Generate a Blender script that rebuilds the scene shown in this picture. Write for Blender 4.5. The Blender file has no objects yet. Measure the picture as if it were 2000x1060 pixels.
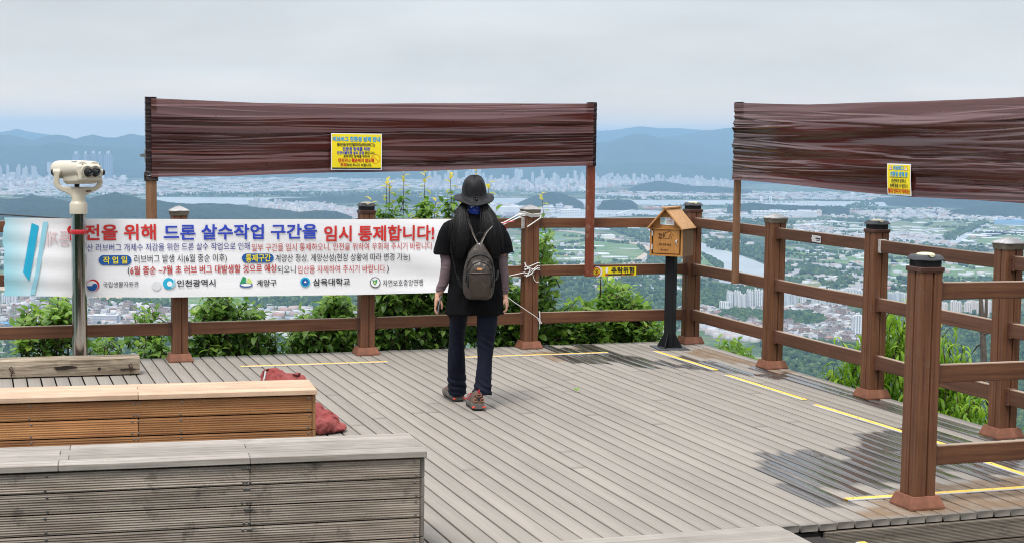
import bpy, bmesh, math, random
import numpy as np
from mathutils import Vector, Matrix, noise as mnoise
R = math.radians
scn = bpy.context.scene
COL = scn.collection

# ------------------------------------------------------------------ camera
CAM = np.array([-6.397, -13.359, 1.918])
YAW, PITCH, ROLL, FPX = 0.3308, 0.0847, 0.0124, 3020.35
_r = np.array([math.cos(YAW), -math.sin(YAW), 0.0])
_f = np.array([math.sin(YAW) * math.cos(PITCH), math.cos(YAW) * math.cos(PITCH), -math.sin(PITCH)])
_u = np.cross(_r, _f)
_r2 = _r * math.cos(ROLL) + _u * math.sin(ROLL)
_u2 = _u * math.cos(ROLL) - _r * math.sin(ROLL)
cam_d = bpy.data.cameras.new("camera")
cam = bpy.data.objects.new("camera", cam_d)
COL.objects.link(cam)
cam.matrix_world = Matrix(((_r2[0], _u2[0], -_f[0], CAM[0]), (_r2[1], _u2[1], -_f[1], CAM[1]),
                           (_r2[2], _u2[2], -_f[2], CAM[2]), (0, 0, 0, 1)))
cam_d.sensor_width = 36
cam_d.lens = FPX / 2000 * 36
cam_d.clip_start = 0.1
cam_d.clip_end = 120000
scn.camera = cam


def ray(px, py):
    return _r2 * ((px - 1000) / FPX) - _u2 * ((py - 530) / FPX) + _f


def at(px, py, z=0.0):
    """point of the horizontal plane z that is seen along a sight line"""
    d = ray(px, py)
    return Vector(CAM + d * ((z - CAM[2]) / d[2]))


HAZE = 6.3e-5
# ------------------------------------------------------------------ sky, sun, exposure
SUN_EL, SUN_AZ = 62.0, 222.0          # degrees; azimuth clockwise from +Y (behind the camera, to its left)
world = bpy.data.worlds.new("World")
scn.world = world
world.use_nodes = True
nt = world.node_tree
nt.nodes.clear()
N = nt.nodes.new
out = N("ShaderNodeOutputWorld")
bg = N("ShaderNodeBackground")
bg.inputs["Strength"].default_value = 0.1
sky = N("ShaderNodeTexSky")
sky.sky_type = 'NISHITA'
sky.sun_disc = False
sky.sun_elevation = R(SUN_EL)
sky.sun_rotation = R(SUN_AZ)
tc = N("ShaderNodeTexCoord")
sep = N("ShaderNodeSeparateXYZ")
nt.links.new(tc.outputs["Generated"], sep.inputs[0])
elev = N("ShaderNodeMapRange")       # overcast sky: brighter towards the zenith
elev.inputs["From Min"].default_value = 0.0
elev.inputs["From Max"].default_value = 1.0
elev.inputs["To Min"].default_value = 0.0
elev.inputs["To Max"].default_value = 1.0
nt.links.new(sep.outputs["Z"], elev.inputs["Value"])
ramp = N("ShaderNodeValToRGB")
STOPS = [(0.0, (1.30, 1.08, .82)), (.02, (1.10, .95, .79)), (.04, (.89, .86, .825)), (.10, (.735, .76, .785)), (.35, (1.22, 1.28, 1.35)), (1.0, (2.05, 2.1, 2.18))]
els = ramp.color_ramp.elements
els[0].position, els[0].color = STOPS[0][0], (*STOPS[0][1], 1)
els[1].position, els[1].color = STOPS[-1][0], (*STOPS[-1][1], 1)
for p, c in STOPS[1:-1]:
    els.new(p).color = (*c, 1)
nt.links.new(elev.outputs[0], ramp.inputs[0])
# cloud sheet: wide soft streaks
mp = N("ShaderNodeMapping")
mp.inputs["Scale"].default_value = (1.6, 1.6, 6.5)
mp.inputs["Rotation"].default_value = (0.0, 0.10, 0.4)
nt.links.new(tc.outputs["Generated"], mp.inputs[0])
nz = N("ShaderNodeTexNoise")
nz.inputs["Scale"].default_value = 2.2
nz.inputs["Detail"].default_value = 5
nz.inputs["Roughness"].default_value = 0.5
nz.inputs["Distortion"].default_value = 0.3
nt.links.new(mp.outputs[0], nz.inputs["Vector"])
cr = N("ShaderNodeMapRange")
cr.inputs["From Min"].default_value = 0.36
cr.inputs["From Max"].default_value = 0.64
cr.inputs["To Min"].default_value = 9.0
cr.inputs["To Max"].default_value = 11.4
nt.links.new(nz.outputs["Fac"], cr.inputs["Value"])
sc_ = N("ShaderNodeVectorMath")
sc_.operation = 'SCALE'
nt.links.new(ramp.outputs["Color"], sc_.inputs[0])
nt.links.new(cr.outputs[0], sc_.inputs["Scale"])
mx = N("ShaderNodeMix")
mx.data_type = 'RGBA'
mx.inputs["Factor"].default_value = 0.86
nt.links.new(sky.outputs["Color"], mx.inputs["A"])
nt.links.new(sc_.outputs[0], mx.inputs["B"])
nt.links.new(mx.outputs["Result"], bg.inputs["Color"])
nt.links.new(bg.outputs[0], out.inputs["Surface"])

sun_d = bpy.data.lights.new("sun", 'SUN')
sun_d.energy = 3.0
sun_d.angle = R(18)
sun_d.color = (1.0, 0.955, 0.89)
sun = bpy.data.objects.new("sun", sun_d)
COL.objects.link(sun)
_d = Vector((math.sin(R(SUN_AZ)) * math.cos(R(SUN_EL)), math.cos(R(SUN_AZ)) * math.cos(R(SUN_EL)), math.sin(R(SUN_EL))))
sun.rotation_euler = _d.to_track_quat('Z', 'Y').to_euler()
sun.location = (0, 0, 60)

vs = scn.view_settings
vs.view_transform = 'Standard'
vs.look = 'None'
vs.exposure = 0.0
vs.gamma = 1.0
vs.use_curve_mapping = False
scn.cycles.use_denoising = True
scn.cycles.use_adaptive_sampling = False
scn.cycles.pixel_filter_type = 'BLACKMAN_HARRIS'
scn.cycles.filter_width = 1.05
scn.cycles.max_bounces = 6
scn.cycles.diffuse_bounces = 3
scn.cycles.glossy_bounces = 3
scn.cycles.transparent_max_bounces = 12
scn.cycles.volume_bounces = 0
scn.cycles.caustics_reflective = False
scn.cycles.caustics_refractive = False

# ------------------------------------------------------------------ materials
def _val(nd, name, v):
    nd.inputs[name].default_value = v


class NT:
    """small helper for node graphs"""
    def __init__(self, name):
        self.m = bpy.data.materials.new(name)
        self.m.use_nodes = True
        self.t = self.m.node_tree
        self.b = self.t.nodes["Principled BSDF"]

    def n(self, kind, **kw):
        nd = self.t.nodes.new("ShaderNode" + kind)
        for k, v in kw.items():
            if hasattr(nd, k):
                setattr(nd, k, v)
            else:
                nd.inputs[k].default_value = v
        return nd

    def l(self, a, b):
        self.t.links.new(a, b)

    def coord(self, scale=(1, 1, 1), kind="Object", rot=(0, 0, 0)):
        t = self.n("TexCoord")
        m = self.n("Mapping")
        m.inputs["Scale"].default_value = scale
        m.inputs["Rotation"].default_value = rot
        self.l(t.outputs[kind], m.inputs[0])
        return m.outputs[0]

    def noise(self, vec, scale=1.0, detail=4, rough=0.55, dist=0.0):
        x = self.n("TexNoise")
        _val(x, "Scale", scale); _val(x, "Detail", detail); _val(x, "Roughness", rough); _val(x, "Distortion", dist)
        if vec is not None:
            self.l(vec, x.inputs["Vector"])
        return x.outputs["Fac"]

    def rng(self, v, a, b, c=0.0, d=1.0, smooth=False):
        x = self.n("MapRange")
        if smooth:
            x.interpolation_type = 'SMOOTHSTEP'
        _val(x, "From Min", a); _val(x, "From Max", b); _val(x, "To Min", c); _val(x, "To Max", d)
        self.l(v, x.inputs["Value"])
        return x.outputs[0]

    def mix(self, f, a, b, blend='MIX'):
        x = self.n("Mix", data_type='RGBA', blend_type=blend)
        for s, v in (("Factor", f), ("A", a), ("B", b)):
            if isinstance(v, (int, float)):
                x.inputs[s].default_value = v
            elif isinstance(v, (tuple, list)):
                x.inputs[s].default_value = (*v[:3], 1)
            else:
                self.l(v, x.inputs[s])
        return x.outputs["Result"]

    def math(self, op, a, b=0.0, c=None):
        x = self.n("Math", operation=op)
        for i, v in enumerate((a, b) if c is None else (a, b, c)):
            if isinstance(v, (int, float)):
                x.inputs[i].default_value = v
            else:
                self.l(v, x.inputs[i])
        return x.outputs[0]

    def ramp(self, v, stops):
        x = self.n("ValToRGB")
        el = x.color_ramp.elements
        el[0].position, el[0].color = stops[0][0], (*stops[0][1], 1)
        el[1].position, el[1].color = stops[-1][0], (*stops[-1][1], 1)
        for p, c in stops[1:-1]:
            q = el.new(p)
            q.color = (*c, 1)
        self.l(v, x.inputs[0])
        return x.outputs["Color"]

    def island(self):
        return self.n("NewGeometry").outputs["Random Per Island"]

    def objrand(self):
        return self.n("ObjectInfo").outputs["Random"]

    def attr(self, name):
        x = self.n("Attribute")
        x.attribute_name = name
        return x.outputs["Fac"]

    def scale_col(self, col, v):
        x = self.n("VectorMath", operation='SCALE')
        if isinstance(col, (tuple, list)):
            x.inputs[0].default_value = col[:3]
        else:
            self.l(col, x.inputs[0])
        if isinstance(v, (int, float)):
            x.inputs["Scale"].default_value = v
        else:
            self.l(v, x.inputs["Scale"])
        return x.outputs[0]

    def bump(self, h, strength=0.3, dist=0.01):
        x = self.n("Bump")
        _val(x, "Strength", strength); _val(x, "Distance", dist)
        self.l(h, x.inputs["Height"])
        self.l(x.outputs[0], self.b.inputs["Normal"])

    def set(self, col=None, rough=None, metal=None, spec=None, **kw):
        for s, v in (("Base Color", col), ("Roughness", rough), ("Metallic", metal), ("Specular IOR Level", spec)):
            if v is None:
                continue
            if isinstance(v, (int, float)):
                self.b.inputs[s].default_value = v
            elif isinstance(v, (tuple, list)):
                self.b.inputs[s].default_value = (*v[:3], 1)
            else:
                self.l(v, self.b.inputs[s])
        for k, v in kw.items():
            self.b.inputs[k].default_value = v
        return self.m


def plain(name, col, rough=0.6, var=0.12, scale=6.0, metal=0.0, spec=0.4, bump=0.0, stretch=(1, 1, 1)):
    t = NT(name)
    v = t.coord(stretch)
    f = t.noise(v, scale, 5)
    c = t.scale_col(col, t.rng(f, 0.3, 0.7, 1 - var, 1 + var))
    if bump:
        t.bump(f, bump, 0.01)
    return t.set(c, rough, metal, spec)


# ------------------------------------------------------------------ mesh helpers
def rot_z(a):
    return Matrix.Rotation(a, 4, 'Z')


class MB:
    """collects shapes and links them as one mesh object"""
    def __init__(self):
        self.v = []
        self.f = []
        self.mi = []
        self.cur = 0

    def add(self, vs, fs, mat=None):
        o = len(self.v)
        if mat is not None:
            vs = [tuple(mat @ Vector(p)) for p in vs]
        self.v.extend([tuple(p) for p in vs])
        self.f.extend([tuple(i + o for i in f) for f in fs])
        self.mi.extend([self.cur] * len(fs))
        return self

    def box(self, c, s, mat=None, bev=0.0, taper=(1, 1)):
        hx, hy, hz = s[0] / 2, s[1] / 2, s[2] / 2
        if bev <= 0:
            vs = []
            for z, k in ((-hz, (1, 1)), (hz, taper)):
                for x, y in ((-hx, -hy), (hx, -hy), (hx, hy), (-hx, hy)):
                    vs.append((c[0] + x * k[0], c[1] + y * k[1], c[2] + z))
            return self.add(vs, [(3, 2, 1, 0), (4, 5, 6, 7), (0, 1, 5, 4), (1, 2, 6, 5), (2, 3, 7, 6), (3, 0, 4, 7)], mat)
        b = min(bev, hx * .9, hy * .9, hz * .9)
        bm = bmesh.new()
        bmesh.ops.create_cube(bm, size=1)
        for q in bm.verts:
            q.co = Vector((q.co.x * s[0], q.co.y * s[1], q.co.z * s[2]))
        bmesh.ops.bevel(bm, geom=bm.edges[:], offset=b, segments=1, affect='EDGES', profile=0.5)
        bm.verts.ensure_lookup_table()
        vs = [(q.co.x + c[0], q.co.y + c[1], q.co.z + c[2]) for q in bm.verts]
        fs = [tuple(q.index for q in f.verts) for f in bm.faces]
        bm.free()
        return self.add(vs, fs, mat)

    def loft(self, rings, cap=True, closed=True, mat=None):
        n = len(rings[0])
        vs = [p for r in rings for p in r]
        fs = []
        for i in range(len(rings) - 1):
            for j in range(n if closed else n - 1):
                k = (j + 1) % n
                fs.append((i * n + j, i * n + k, (i + 1) * n + k, (i + 1) * n + j))
        if cap and closed:
            fs.append(tuple(range(n - 1, -1, -1)))
            fs.append(tuple((len(rings) - 1) * n + j for j in range(n)))
        return self.add(vs, fs, mat)

    def lathe(self, prof, seg=20, axis='Z', c=(0, 0, 0), mat=None, cap=True):
        rings = []
        for r, z in prof:
            ring = []
            for j in range(seg):
                a = 2 * math.pi * j / seg
                x, y = r * math.cos(a), r * math.sin(a)
                p = (x, y, z) if axis == 'Z' else ((z, x, y) if axis == 'X' else (y, z, x))
                ring.append((p[0] + c[0], p[1] + c[1], p[2] + c[2]))
            rings.append(ring)
        return self.loft(rings, cap, True, mat)

    def tube(self, pts, rad, seg=8, cap=True):
        pts = [Vector(p) for p in pts]
        rings = []
        up = Vector((0, 0, 1))
        prev = None
        for i, p in enumerate(pts):
            t = (pts[min(i + 1, len(pts) - 1)] - pts[max(i - 1, 0)])
            if t.length < 1e-9:
                t = Vector((0, 0, 1))
            t.normalize()
            if prev is None:
                a = t.cross(up if abs(t.z) < .9 else Vector((1, 0, 0))).normalized()
            else:
                a = (prev - t * prev.dot(t)).normalized()
            prev = a
            b = t.cross(a)
            rr = rad if (isinstance(rad, tuple) and len(rad) == 2) else (rad[i] if isinstance(rad, (list, tuple)) else rad)
            if isinstance(rr, (int, float)):
                rr = (rr, rr)
            rings.append([tuple(p + a * (rr[0] * math.cos(2 * math.pi * j / seg)) + b * (rr[1] * math.sin(2 * math.pi * j / seg))) for j in range(seg)])
        return self.loft(rings, cap)

    def prism(self, poly, y0, y1, mat=None):
        """outline in the XZ plane, given thickness along Y"""
        n = len(poly)
        vs = [(x, y0, z) for x, z in poly] + [(x, y1, z) for x, z in poly]
        fs = [tuple(range(n)), tuple(range(2 * n - 1, n - 1, -1))]
        fs += [(i + n, (i + 1) % n + n, (i + 1) % n, i) for i in range(n)]
        return self.add(vs, fs, mat)

    def build(self, name, mats, parent=None, smooth=False, loc=None, angle=None):
        me = bpy.data.meshes.new(name)
        me.from_pydata(self.v, [], self.f)
        if not isinstance(mats, (list, tuple)):
            mats = [mats]
        for m in mats:
            me.materials.append(m)
        if any(self.mi):
            me.polygons.foreach_set("material_index", self.mi)
        bm = bmesh.new()
        bm.from_mesh(me)
        bmesh.ops.recalc_face_normals(bm, faces=bm.faces[:])
        bm.to_mesh(me)
        bm.free()
        if smooth:
            me.polygons.foreach_set("use_smooth", [True] * len(me.polygons))
            if angle:
                me.set_sharp_from_angle(angle=R(angle))
        me.update()
        o = bpy.data.objects.new(name, me)
        COL.objects.link(o)
        if parent is not None:
            o.parent = parent
        if loc is not None:
            o.location = loc
        return o


def np_mesh(name, verts, faces, mats, smooth=False, parent=None, midx=None):
    """big mesh from arrays; every face has the same number of corners"""
    verts = np.asarray(verts, dtype=np.float32)
    faces = np.asarray(faces, dtype=np.int32)
    me = bpy.data.meshes.new(name)
    k = faces.shape[1]
    me.vertices.add(len(verts))
    me.vertices.foreach_set("co", verts.ravel())
    me.loops.add(faces.size)
    me.loops.foreach_set("vertex_index", faces.ravel())
    me.polygons.add(len(faces))
    me.polygons.foreach_set("loop_start", np.arange(0, faces.size, k, dtype=np.int32))
    me.polygons.foreach_set("loop_total", np.full(len(faces), k, dtype=np.int32))
    for m in (mats if isinstance(mats, (list, tuple)) else [mats]):
        me.materials.append(m)
    if midx is not None:
        me.polygons.foreach_set("material_index", np.asarray(midx, dtype=np.int32))
    if smooth:
        me.polygons.foreach_set("use_smooth", [True] * len(faces))
    me.update(calc_edges=True)
    me.validate()
    o = bpy.data.objects.new(name, me)
    COL.objects.link(o)
    if parent is not None:
        o.parent = parent
    return o


def tag(o, label=None, cat=None, group=None, kind=None):
    if label: o["label"] = label
    if cat: o["category"] = cat
    if group: o["group"] = group
    if kind: o["kind"] = kind
    return o


def empty(name, loc=(0, 0, 0), rz=0.0, label=None, cat=None, group=None):
    o = bpy.data.objects.new(name, None)
    o.empty_display_size = 0.2
    COL.objects.link(o)
    o.location = loc
    o.rotation_euler = (0, 0, rz)
    return tag(o, label, cat, group)


def kids(o):
    return [c for c in bpy.data.objects if c.parent == o]


def copy_tree(o, parent=None, _k=None):
    c = o.copy()
    COL.objects.link(c)
    c.parent = parent
    for ch in kids(o):
        copy_tree(ch, c)
    return c


def fbm(x, y, z=0.0, oct=4):
    return mnoise.fractal(Vector((x, y, z)), 1.0, 2.0, oct)

# ================================================================== the valley, 390 m below the deck
ZP = -390.0
rnd = random.Random(7)


def gp(px, py, dz=0.0):
    return at(px, py, ZP + dz)


def horizon_dir(px):
    d = ray(px, 330)
    v = np.array([d[0], d[1]])
    return v / np.linalg.norm(v)


def dist_of(py, px=1000):
    p = gp(px, py)
    return math.hypot(p.x - CAM[0], p.y - CAM[1])


# --- ground sheet
t = NT("valley_ground")
km = t.coord((0.001, 0.001, 0.001), "Object", (0, 0, 0.5))
big = t.noise(km, 0.9, 4, 0.55)
vor = t.n("TexVoronoi", feature='F1')
vm = t.n("Mapping")
vm.inputs["Scale"].default_value = (1.0, 2.1, 1.0)
t.l(km, vm.inputs[0])
t.l(vm.outputs[0], vor.inputs["Vector"])
_val(vor, "Scale", 5.5)
_val(vor, "Randomness", 0.75)
sp = t.n("SeparateColor")
t.l(vor.outputs["Color"], sp.inputs[0])
fields = t.ramp(sp.outputs[0], [(0.0, (.040, .072, .030)), (.3, (.070, .115, .045)), (.55, (.10, .15, .065)), (.72, (.055, .095, .045)), (.86, (.20, .18, .12)), (1.0, (.30, .29, .27))])
fine = t.noise(km, 45, 4, 0.6)
woods = t.noise(km, 7.0, 5, 0.6)
c = t.mix(t.rng(woods, .50, .56, 0, .85), fields, (.022, .046, .022))
c = t.mix(t.rng(fine, .55, .68, 0, .35), c, (.20, .20, .19))
c = t.scale_col(c, t.rng(fine, .3, .7, .75, 1.25))
M_GROUND = t.set(c, 0.95, 0, 0.1)
S = 29500
ground = np_mesh("ground", [(-S, -S, ZP), (S, -S, ZP), (S, S, ZP), (-S, S, ZP)], [(0, 1, 2, 3)], M_GROUND)
tag(ground, kind="structure")


def sheet(name, pix, mat, dz, kind="structure"):
    """flat sheet on the valley floor given by its outline"""
    vs = [tuple(gp(x, y, dz)) for x, y in pix]
    bm = bmesh.new()
    f = bm.faces.new([bm.verts.new(p) for p in vs])
    bmesh.ops.triangulate(bm, faces=[f])
    for q in bm.faces:
        q.normal_update()
        if q.normal.z < 0:
            q.normal_flip()
    me = bpy.data.meshes.new(name)
    bm.to_mesh(me)
    bm.free()
    me.materials.append(mat)
    o = bpy.data.objects.new(name, me)
    COL.objects.link(o)
    return tag(o, kind=kind)


def ribbon(name, pix, width, mat, dz):
    pts = [gp(x, y, dz) for x, y in pix]
    # smooth the line
    fine_ = []
    for i in range(len(pts) - 1):
        p0, p1, p2, p3 = pts[max(i - 1, 0)], pts[i], pts[i + 1], pts[min(i + 2, len(pts) - 1)]
        for k in range(8):
            s = k / 8
            fine_.append(0.5 * ((2 * p1) + (p2 - p0) * s + (2 * p0 - 5 * p1 + 4 * p2 - p3) * s * s + (3 * p1 - p0 - 3 * p2 + p3) * s ** 3))
    fine_.append(pts[-1])
    vs, fs = [], []
    for i, p in enumerate(fine_):
        d = fine_[min(i + 1, len(fine_) - 1)] - fine_[max(i - 1, 0)]
        n = Vector((-d.y, d.x, 0)).normalized() * width / 2
        vs += [tuple(p + n), tuple(p - n)]
        if i:
            fs.append((2 * i - 2, 2 * i - 1, 2 * i + 1, 2 * i))
    mb = MB()
    mb.add(vs, fs)
    o = mb.build(name, mat)
    return tag(o, kind="structure")


# --- water
t = NT("river_water")
v = t.coord((.004, .004, .004))
f = t.noise(v, 6, 4)
t.bump(f, 0.04, 1.0)
M_WATER = t.set(t.scale_col((.30, .34, .36), t.rng(t.noise(v, 1.2, 4), .3, .7, .85, 1.15)), 0.35, 0, .5)
HAN = [(-80, 399), (60, 397), (150, 394), (240, 390), (300, 385.5), (560, 386.5), (720, 388), (860, 387), (1010, 387), (1130, 389), (1240, 391), (1440, 391.5), (1520, 394), (1600, 393.5), (1800, 394), (2100, 392)]
HAN += [(2100, 402), (1800, 404), (1700, 403.5), (1600, 402.5), (1540, 401), (1460, 400), (1300, 401), (1180, 399), (1060, 400), (900, 399.5), (760, 397), (640, 394), (520, 398), (420, 402), (340, 405), (200, 407), (60, 408), (-80, 410)]
sheet("river", HAN, M_WATER, 1.0)
sheet("river", [(1125, 409), (1200, 408.5), (1270, 411), (1330, 414), (1330, 419), (1250, 421), (1170, 425), (1090, 428), (1060, 423)], M_WATER, 1.2)
sheet("canal", [(1262, 446), (1290, 449), (1330, 460), (1375, 475.5), (1405, 485), (1450, 500), (1490, 515), (1506, 530), (1500, 545), (1482, 560), (1440, 556), (1404, 550), (1403, 538), (1416, 527), (1410, 515), (1392, 503), (1372, 492), (1340, 478), (1300, 462), (1270, 452)], M_WATER, 1.2)
sheet("canal", [(1270, 557), (1320, 552), (1330, 564), (1300, 569), (1268, 568)], M_WATER, 1.2)

# --- fields
def field_mat(name, stops, sc, rz, fine_=.25):
    t = NT(name)
    km = t.coord((0.001, 0.0012, 0.001), "Object", (0, 0, rz))
    vo = t.n("TexVoronoi", feature='F1', distance='CHEBYCHEV')
    m2 = t.n("Mapping")
    m2.inputs["Scale"].default_value = (1.0, 3.4, 1.0)
    t.l(km, m2.inputs[0])
    t.l(m2.outputs[0], vo.inputs["Vector"])
    _val(vo, "Scale", sc)
    s_ = t.n("SeparateColor")
    t.l(vo.outputs["Color"], s_.inputs[0])
    c = t.ramp(s_.outputs[1], stops)
    nf = t.noise(km, 60, 4)
    c = t.scale_col(c, t.rng(nf, .3, .7, 1 - fine_, 1 + fine_))
    return t.set(c, .95, 0, .1)


GREENS = [(0, (.085, .15, .062)), (.4, (.11, .185, .075)), (.7, (.135, .20, .085)), (.88, (.17, .21, .11)), (1, (.26, .24, .16))]
M_PADDY = field_mat("green_fields", GREENS, 9, .62)
M_FIELD2 = field_mat("mixed_fields", [(0, (.06, .10, .045)), (.35, (.10, .16, .07)), (.7, (.14, .17, .09)), (1, (.24, .22, .15))], 11, .3)
M_MEADOW = plain("riverside_meadow", (.14, .165, .075), .95, .25, .004, spec=.1)
M_SOIL = plain("bare_soil", (.40, .31, .22), .95, .12, .01, spec=.1)
sheet("field", [(1050, 452), (1120, 455), (1170, 464), (1230, 474), (1262, 484), (1268, 494), (1250, 508), (1228, 524), (1180, 532), (1040, 532), (960, 520), (960, 470)], M_PADDY, .5)
sheet("field", [(1530, 482), (1620, 487), (1720, 493), (1760, 515), (1700, 522), (1620, 512), (1560, 505)], M_PADDY, .5)
sheet("field", [(1740, 500), (1860, 492), (2060, 500), (2060, 545), (1900, 556), (1740, 552)], M_PADDY, .5)
sheet("field", [(1930, 452), (2080, 448), (2080, 486), (1900, 478)], M_PADDY, .5)
sheet("field", [(1500, 432), (1680, 436), (1740, 462), (1700, 478), (1560, 470)], M_FIELD2, .5)
sheet("field", [(1735, 432), (1900, 425), (2060, 432), (2060, 446), (1880, 470), (1750, 462)], M_FIELD2, .5)
sheet("field", [(1545, 550), (1600, 541), (1660, 548), (1668, 562), (1620, 570), (1560, 566)], M_MEADOW, .6)
sheet("field", [(-60, 560), (200, 556), (330, 561), (420, 566), (330, 592), (262, 590), (180, 585)], M_SOIL, .6)
sheet("field", [(235, 575), (330, 562), (620, 565), (680, 577), (560, 590), (380, 600), (330, 590), (270, 588)], M_PADDY, .7)
sheet("field", [(-60, 660), (300, 655), (420, 690), (300, 720), (-60, 720)], M_FIELD2, .6)
sheet("field", [(1320, 510), (1372, 496), (1398, 508), (1402, 522), (1380, 535), (1310, 540)], M_PADDY, .8)

# --- roads
M_ROAD = plain("asphalt_road", (.27, .265, .27), .9, .08, .02, spec=.2)
M_ROADSOIL = plain("road_verge", (.42, .34, .27), .95, .1, .01, spec=.1)
ribbon("road", [(1085, 449), (1140, 455), (1180, 464), (1235, 472), (1268, 482), (1276, 492), (1262, 503), (1246, 516), (1228, 532)], 60, M_ROADSOIL, 1.0)
ribbon("road", [(1085, 448), (1140, 454), (1180, 463), (1238, 471), (1274, 481), (1283, 491), (1268, 503), (1252, 516), (1234, 532)], 32, M_ROAD, 1.6)
ribbon("road", [(1500, 502), (1560, 508), (1620, 521), (1662, 534), (1684, 546), (1680, 557), (1662, 567), (1640, 576)], 34, M_ROAD, 1.6)
ribbon("road", [(1490, 556), (1530, 542), (1558, 529), (1560, 521), (1554, 517)], 22, M_ROAD, 1.6)
ribbon("road", [(1500, 474), (1555, 452), (1590, 437), (1625, 427)], 40, M_ROAD, 1.6)
ribbon("road", [(1700, 441), (1735, 434), (1775, 424), (1815, 415)], 46, M_ROAD, 1.6)
ribbon("canal", [(1848, 479), (1868, 468), (1892, 452), (1917, 439)], 60, M_WATER, 1.6)
ribbon("road", [(1590, 472), (1660, 460), (1715, 448)], 26, M_ROAD, 1.6)
ribbon("road", [(120, 650), (190, 633), (300, 620), (420, 616), (560, 625), (700, 640)], 26, M_ROAD, 1.6)
ribbon("road", [(-40, 676), (60, 668), (180, 664), (330, 640)], 16, M_ROAD, 1.6)
ribbon("road", [(-40, 690), (120, 682), (260, 690)], 12, M_ROAD, 1.6)
ribbon("road", [(1360, 535), (1420, 548), (1500, 568), (1560, 580), (1640, 590)], 26, M_ROAD, 1.6)
ribbon("road", [(480, 700), (520, 668), (560, 640), (610, 628)], 14, M_ROAD, 1.6)

# --- hills
def hill_mat(name, dark, light, sc):
    t = NT(name)
    km = t.coord((0.001, 0.001, 0.001))
    a = t.noise(km, sc, 6, .65)
    b = t.noise(km, 3.0, 4, .5)
    f_ = t.math('ADD', t.math('MULTIPLY', a, .6), t.math('MULTIPLY', b, .4))
    c = t.mix(t.rng(f_, .38, .64), dark, light)
    t.bump(a, 1.0, 18)
    return t.set(c, .95, 0, .1)


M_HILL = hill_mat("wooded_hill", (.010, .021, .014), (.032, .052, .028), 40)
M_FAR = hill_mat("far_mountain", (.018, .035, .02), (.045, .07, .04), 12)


def ridge(name, prof, d, w, mat, rough=.12, step=4, seed=0, rows=17):
    """hill range whose skyline runs through the given sight lines, d metres away and w metres deep"""
    xs = np.arange(prof[0][0], prof[-1][0] + .1, step)
    tops = np.interp(xs, [p[0] for p in prof], [p[1] for p in prof])
    vs, fs = [], []
    for i, (x, ty) in enumerate(zip(xs, tops)):
        rr = ray(x, ty)
        hl = math.hypot(rr[0], rr[1])
        zt = CAM[2] + rr[2] / hl * d
        H = max(zt - ZP, 1.0)
        dx, dy = rr[0] / hl, rr[1] / hl
        for j in range(rows):
            s = j / (rows - 1) * 2 - 1
            prof_ = max(0.0, math.cos(s * math.pi / 2)) ** 1.25
            X = CAM[0] + dx * (d + s * w)
            Y = CAM[1] + dy * (d + s * w)
            k = fbm(X / (w * .55) + seed, Y / (w * .55), seed, 5)
            k2 = fbm(X / 60.0, Y / 60.0, seed, 2)
            h = H * prof_ * (1 + rough * k * (1.6 if s < 0 else 1.0) * (1 - prof_ ** 6 * .75)) + k2 * min(4.0, H * .05) * (prof_ > .02)
            vs.append((X, Y, ZP - 3 + max(0, h) + (3 if h > 0 else 0)))
    n = rows
    for i in range(len(xs) - 1):
        for j in range(n - 1):
            fs.append((i * n + j, (i + 1) * n + j, (i + 1) * n + j + 1, i * n + j + 1))
    o = np_mesh(name, vs, fs, mat, smooth=True)
    return tag(o, kind="structure")


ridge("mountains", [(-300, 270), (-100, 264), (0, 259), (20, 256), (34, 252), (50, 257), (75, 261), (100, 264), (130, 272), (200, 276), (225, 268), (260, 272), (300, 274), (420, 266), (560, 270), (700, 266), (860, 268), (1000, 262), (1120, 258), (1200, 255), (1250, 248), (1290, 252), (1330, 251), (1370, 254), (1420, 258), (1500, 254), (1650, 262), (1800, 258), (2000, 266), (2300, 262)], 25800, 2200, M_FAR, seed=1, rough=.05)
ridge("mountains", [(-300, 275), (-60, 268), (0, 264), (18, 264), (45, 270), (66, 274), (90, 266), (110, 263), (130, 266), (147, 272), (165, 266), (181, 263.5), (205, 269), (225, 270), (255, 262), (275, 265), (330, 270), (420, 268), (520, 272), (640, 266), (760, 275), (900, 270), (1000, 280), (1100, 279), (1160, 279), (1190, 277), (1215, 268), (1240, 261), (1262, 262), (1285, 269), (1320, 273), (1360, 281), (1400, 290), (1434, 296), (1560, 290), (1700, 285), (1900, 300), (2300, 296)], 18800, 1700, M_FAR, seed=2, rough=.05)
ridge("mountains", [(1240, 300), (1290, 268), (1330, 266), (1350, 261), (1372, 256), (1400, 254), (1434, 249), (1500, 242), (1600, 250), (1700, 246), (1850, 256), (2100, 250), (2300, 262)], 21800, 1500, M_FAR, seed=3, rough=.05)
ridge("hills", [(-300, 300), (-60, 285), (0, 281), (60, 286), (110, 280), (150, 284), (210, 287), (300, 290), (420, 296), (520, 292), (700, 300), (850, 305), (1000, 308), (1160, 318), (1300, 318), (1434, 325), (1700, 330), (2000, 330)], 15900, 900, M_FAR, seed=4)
ridge("hills", [(-200, 322), (40, 318), (140, 322), (240, 326), (300, 332), (380, 342)], 15500, 900, M_HILL, seed=41)
ridge("hills", [(1050, 346), (1120, 334), (1170, 328), (1200, 332), (1248, 329), (1290, 335), (1340, 339), (1380, 333), (1430, 336), (1500, 338), (1560, 346)], 15800, 700, M_HILL, seed=5)
ridge("hills", [(1225, 371), (1250, 361), (1275, 354.5), (1300, 355), (1330, 360), (1352, 364), (1400, 364), (1440, 369), (1470, 372)], 12300, 330, M_HILL, seed=6)
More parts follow.
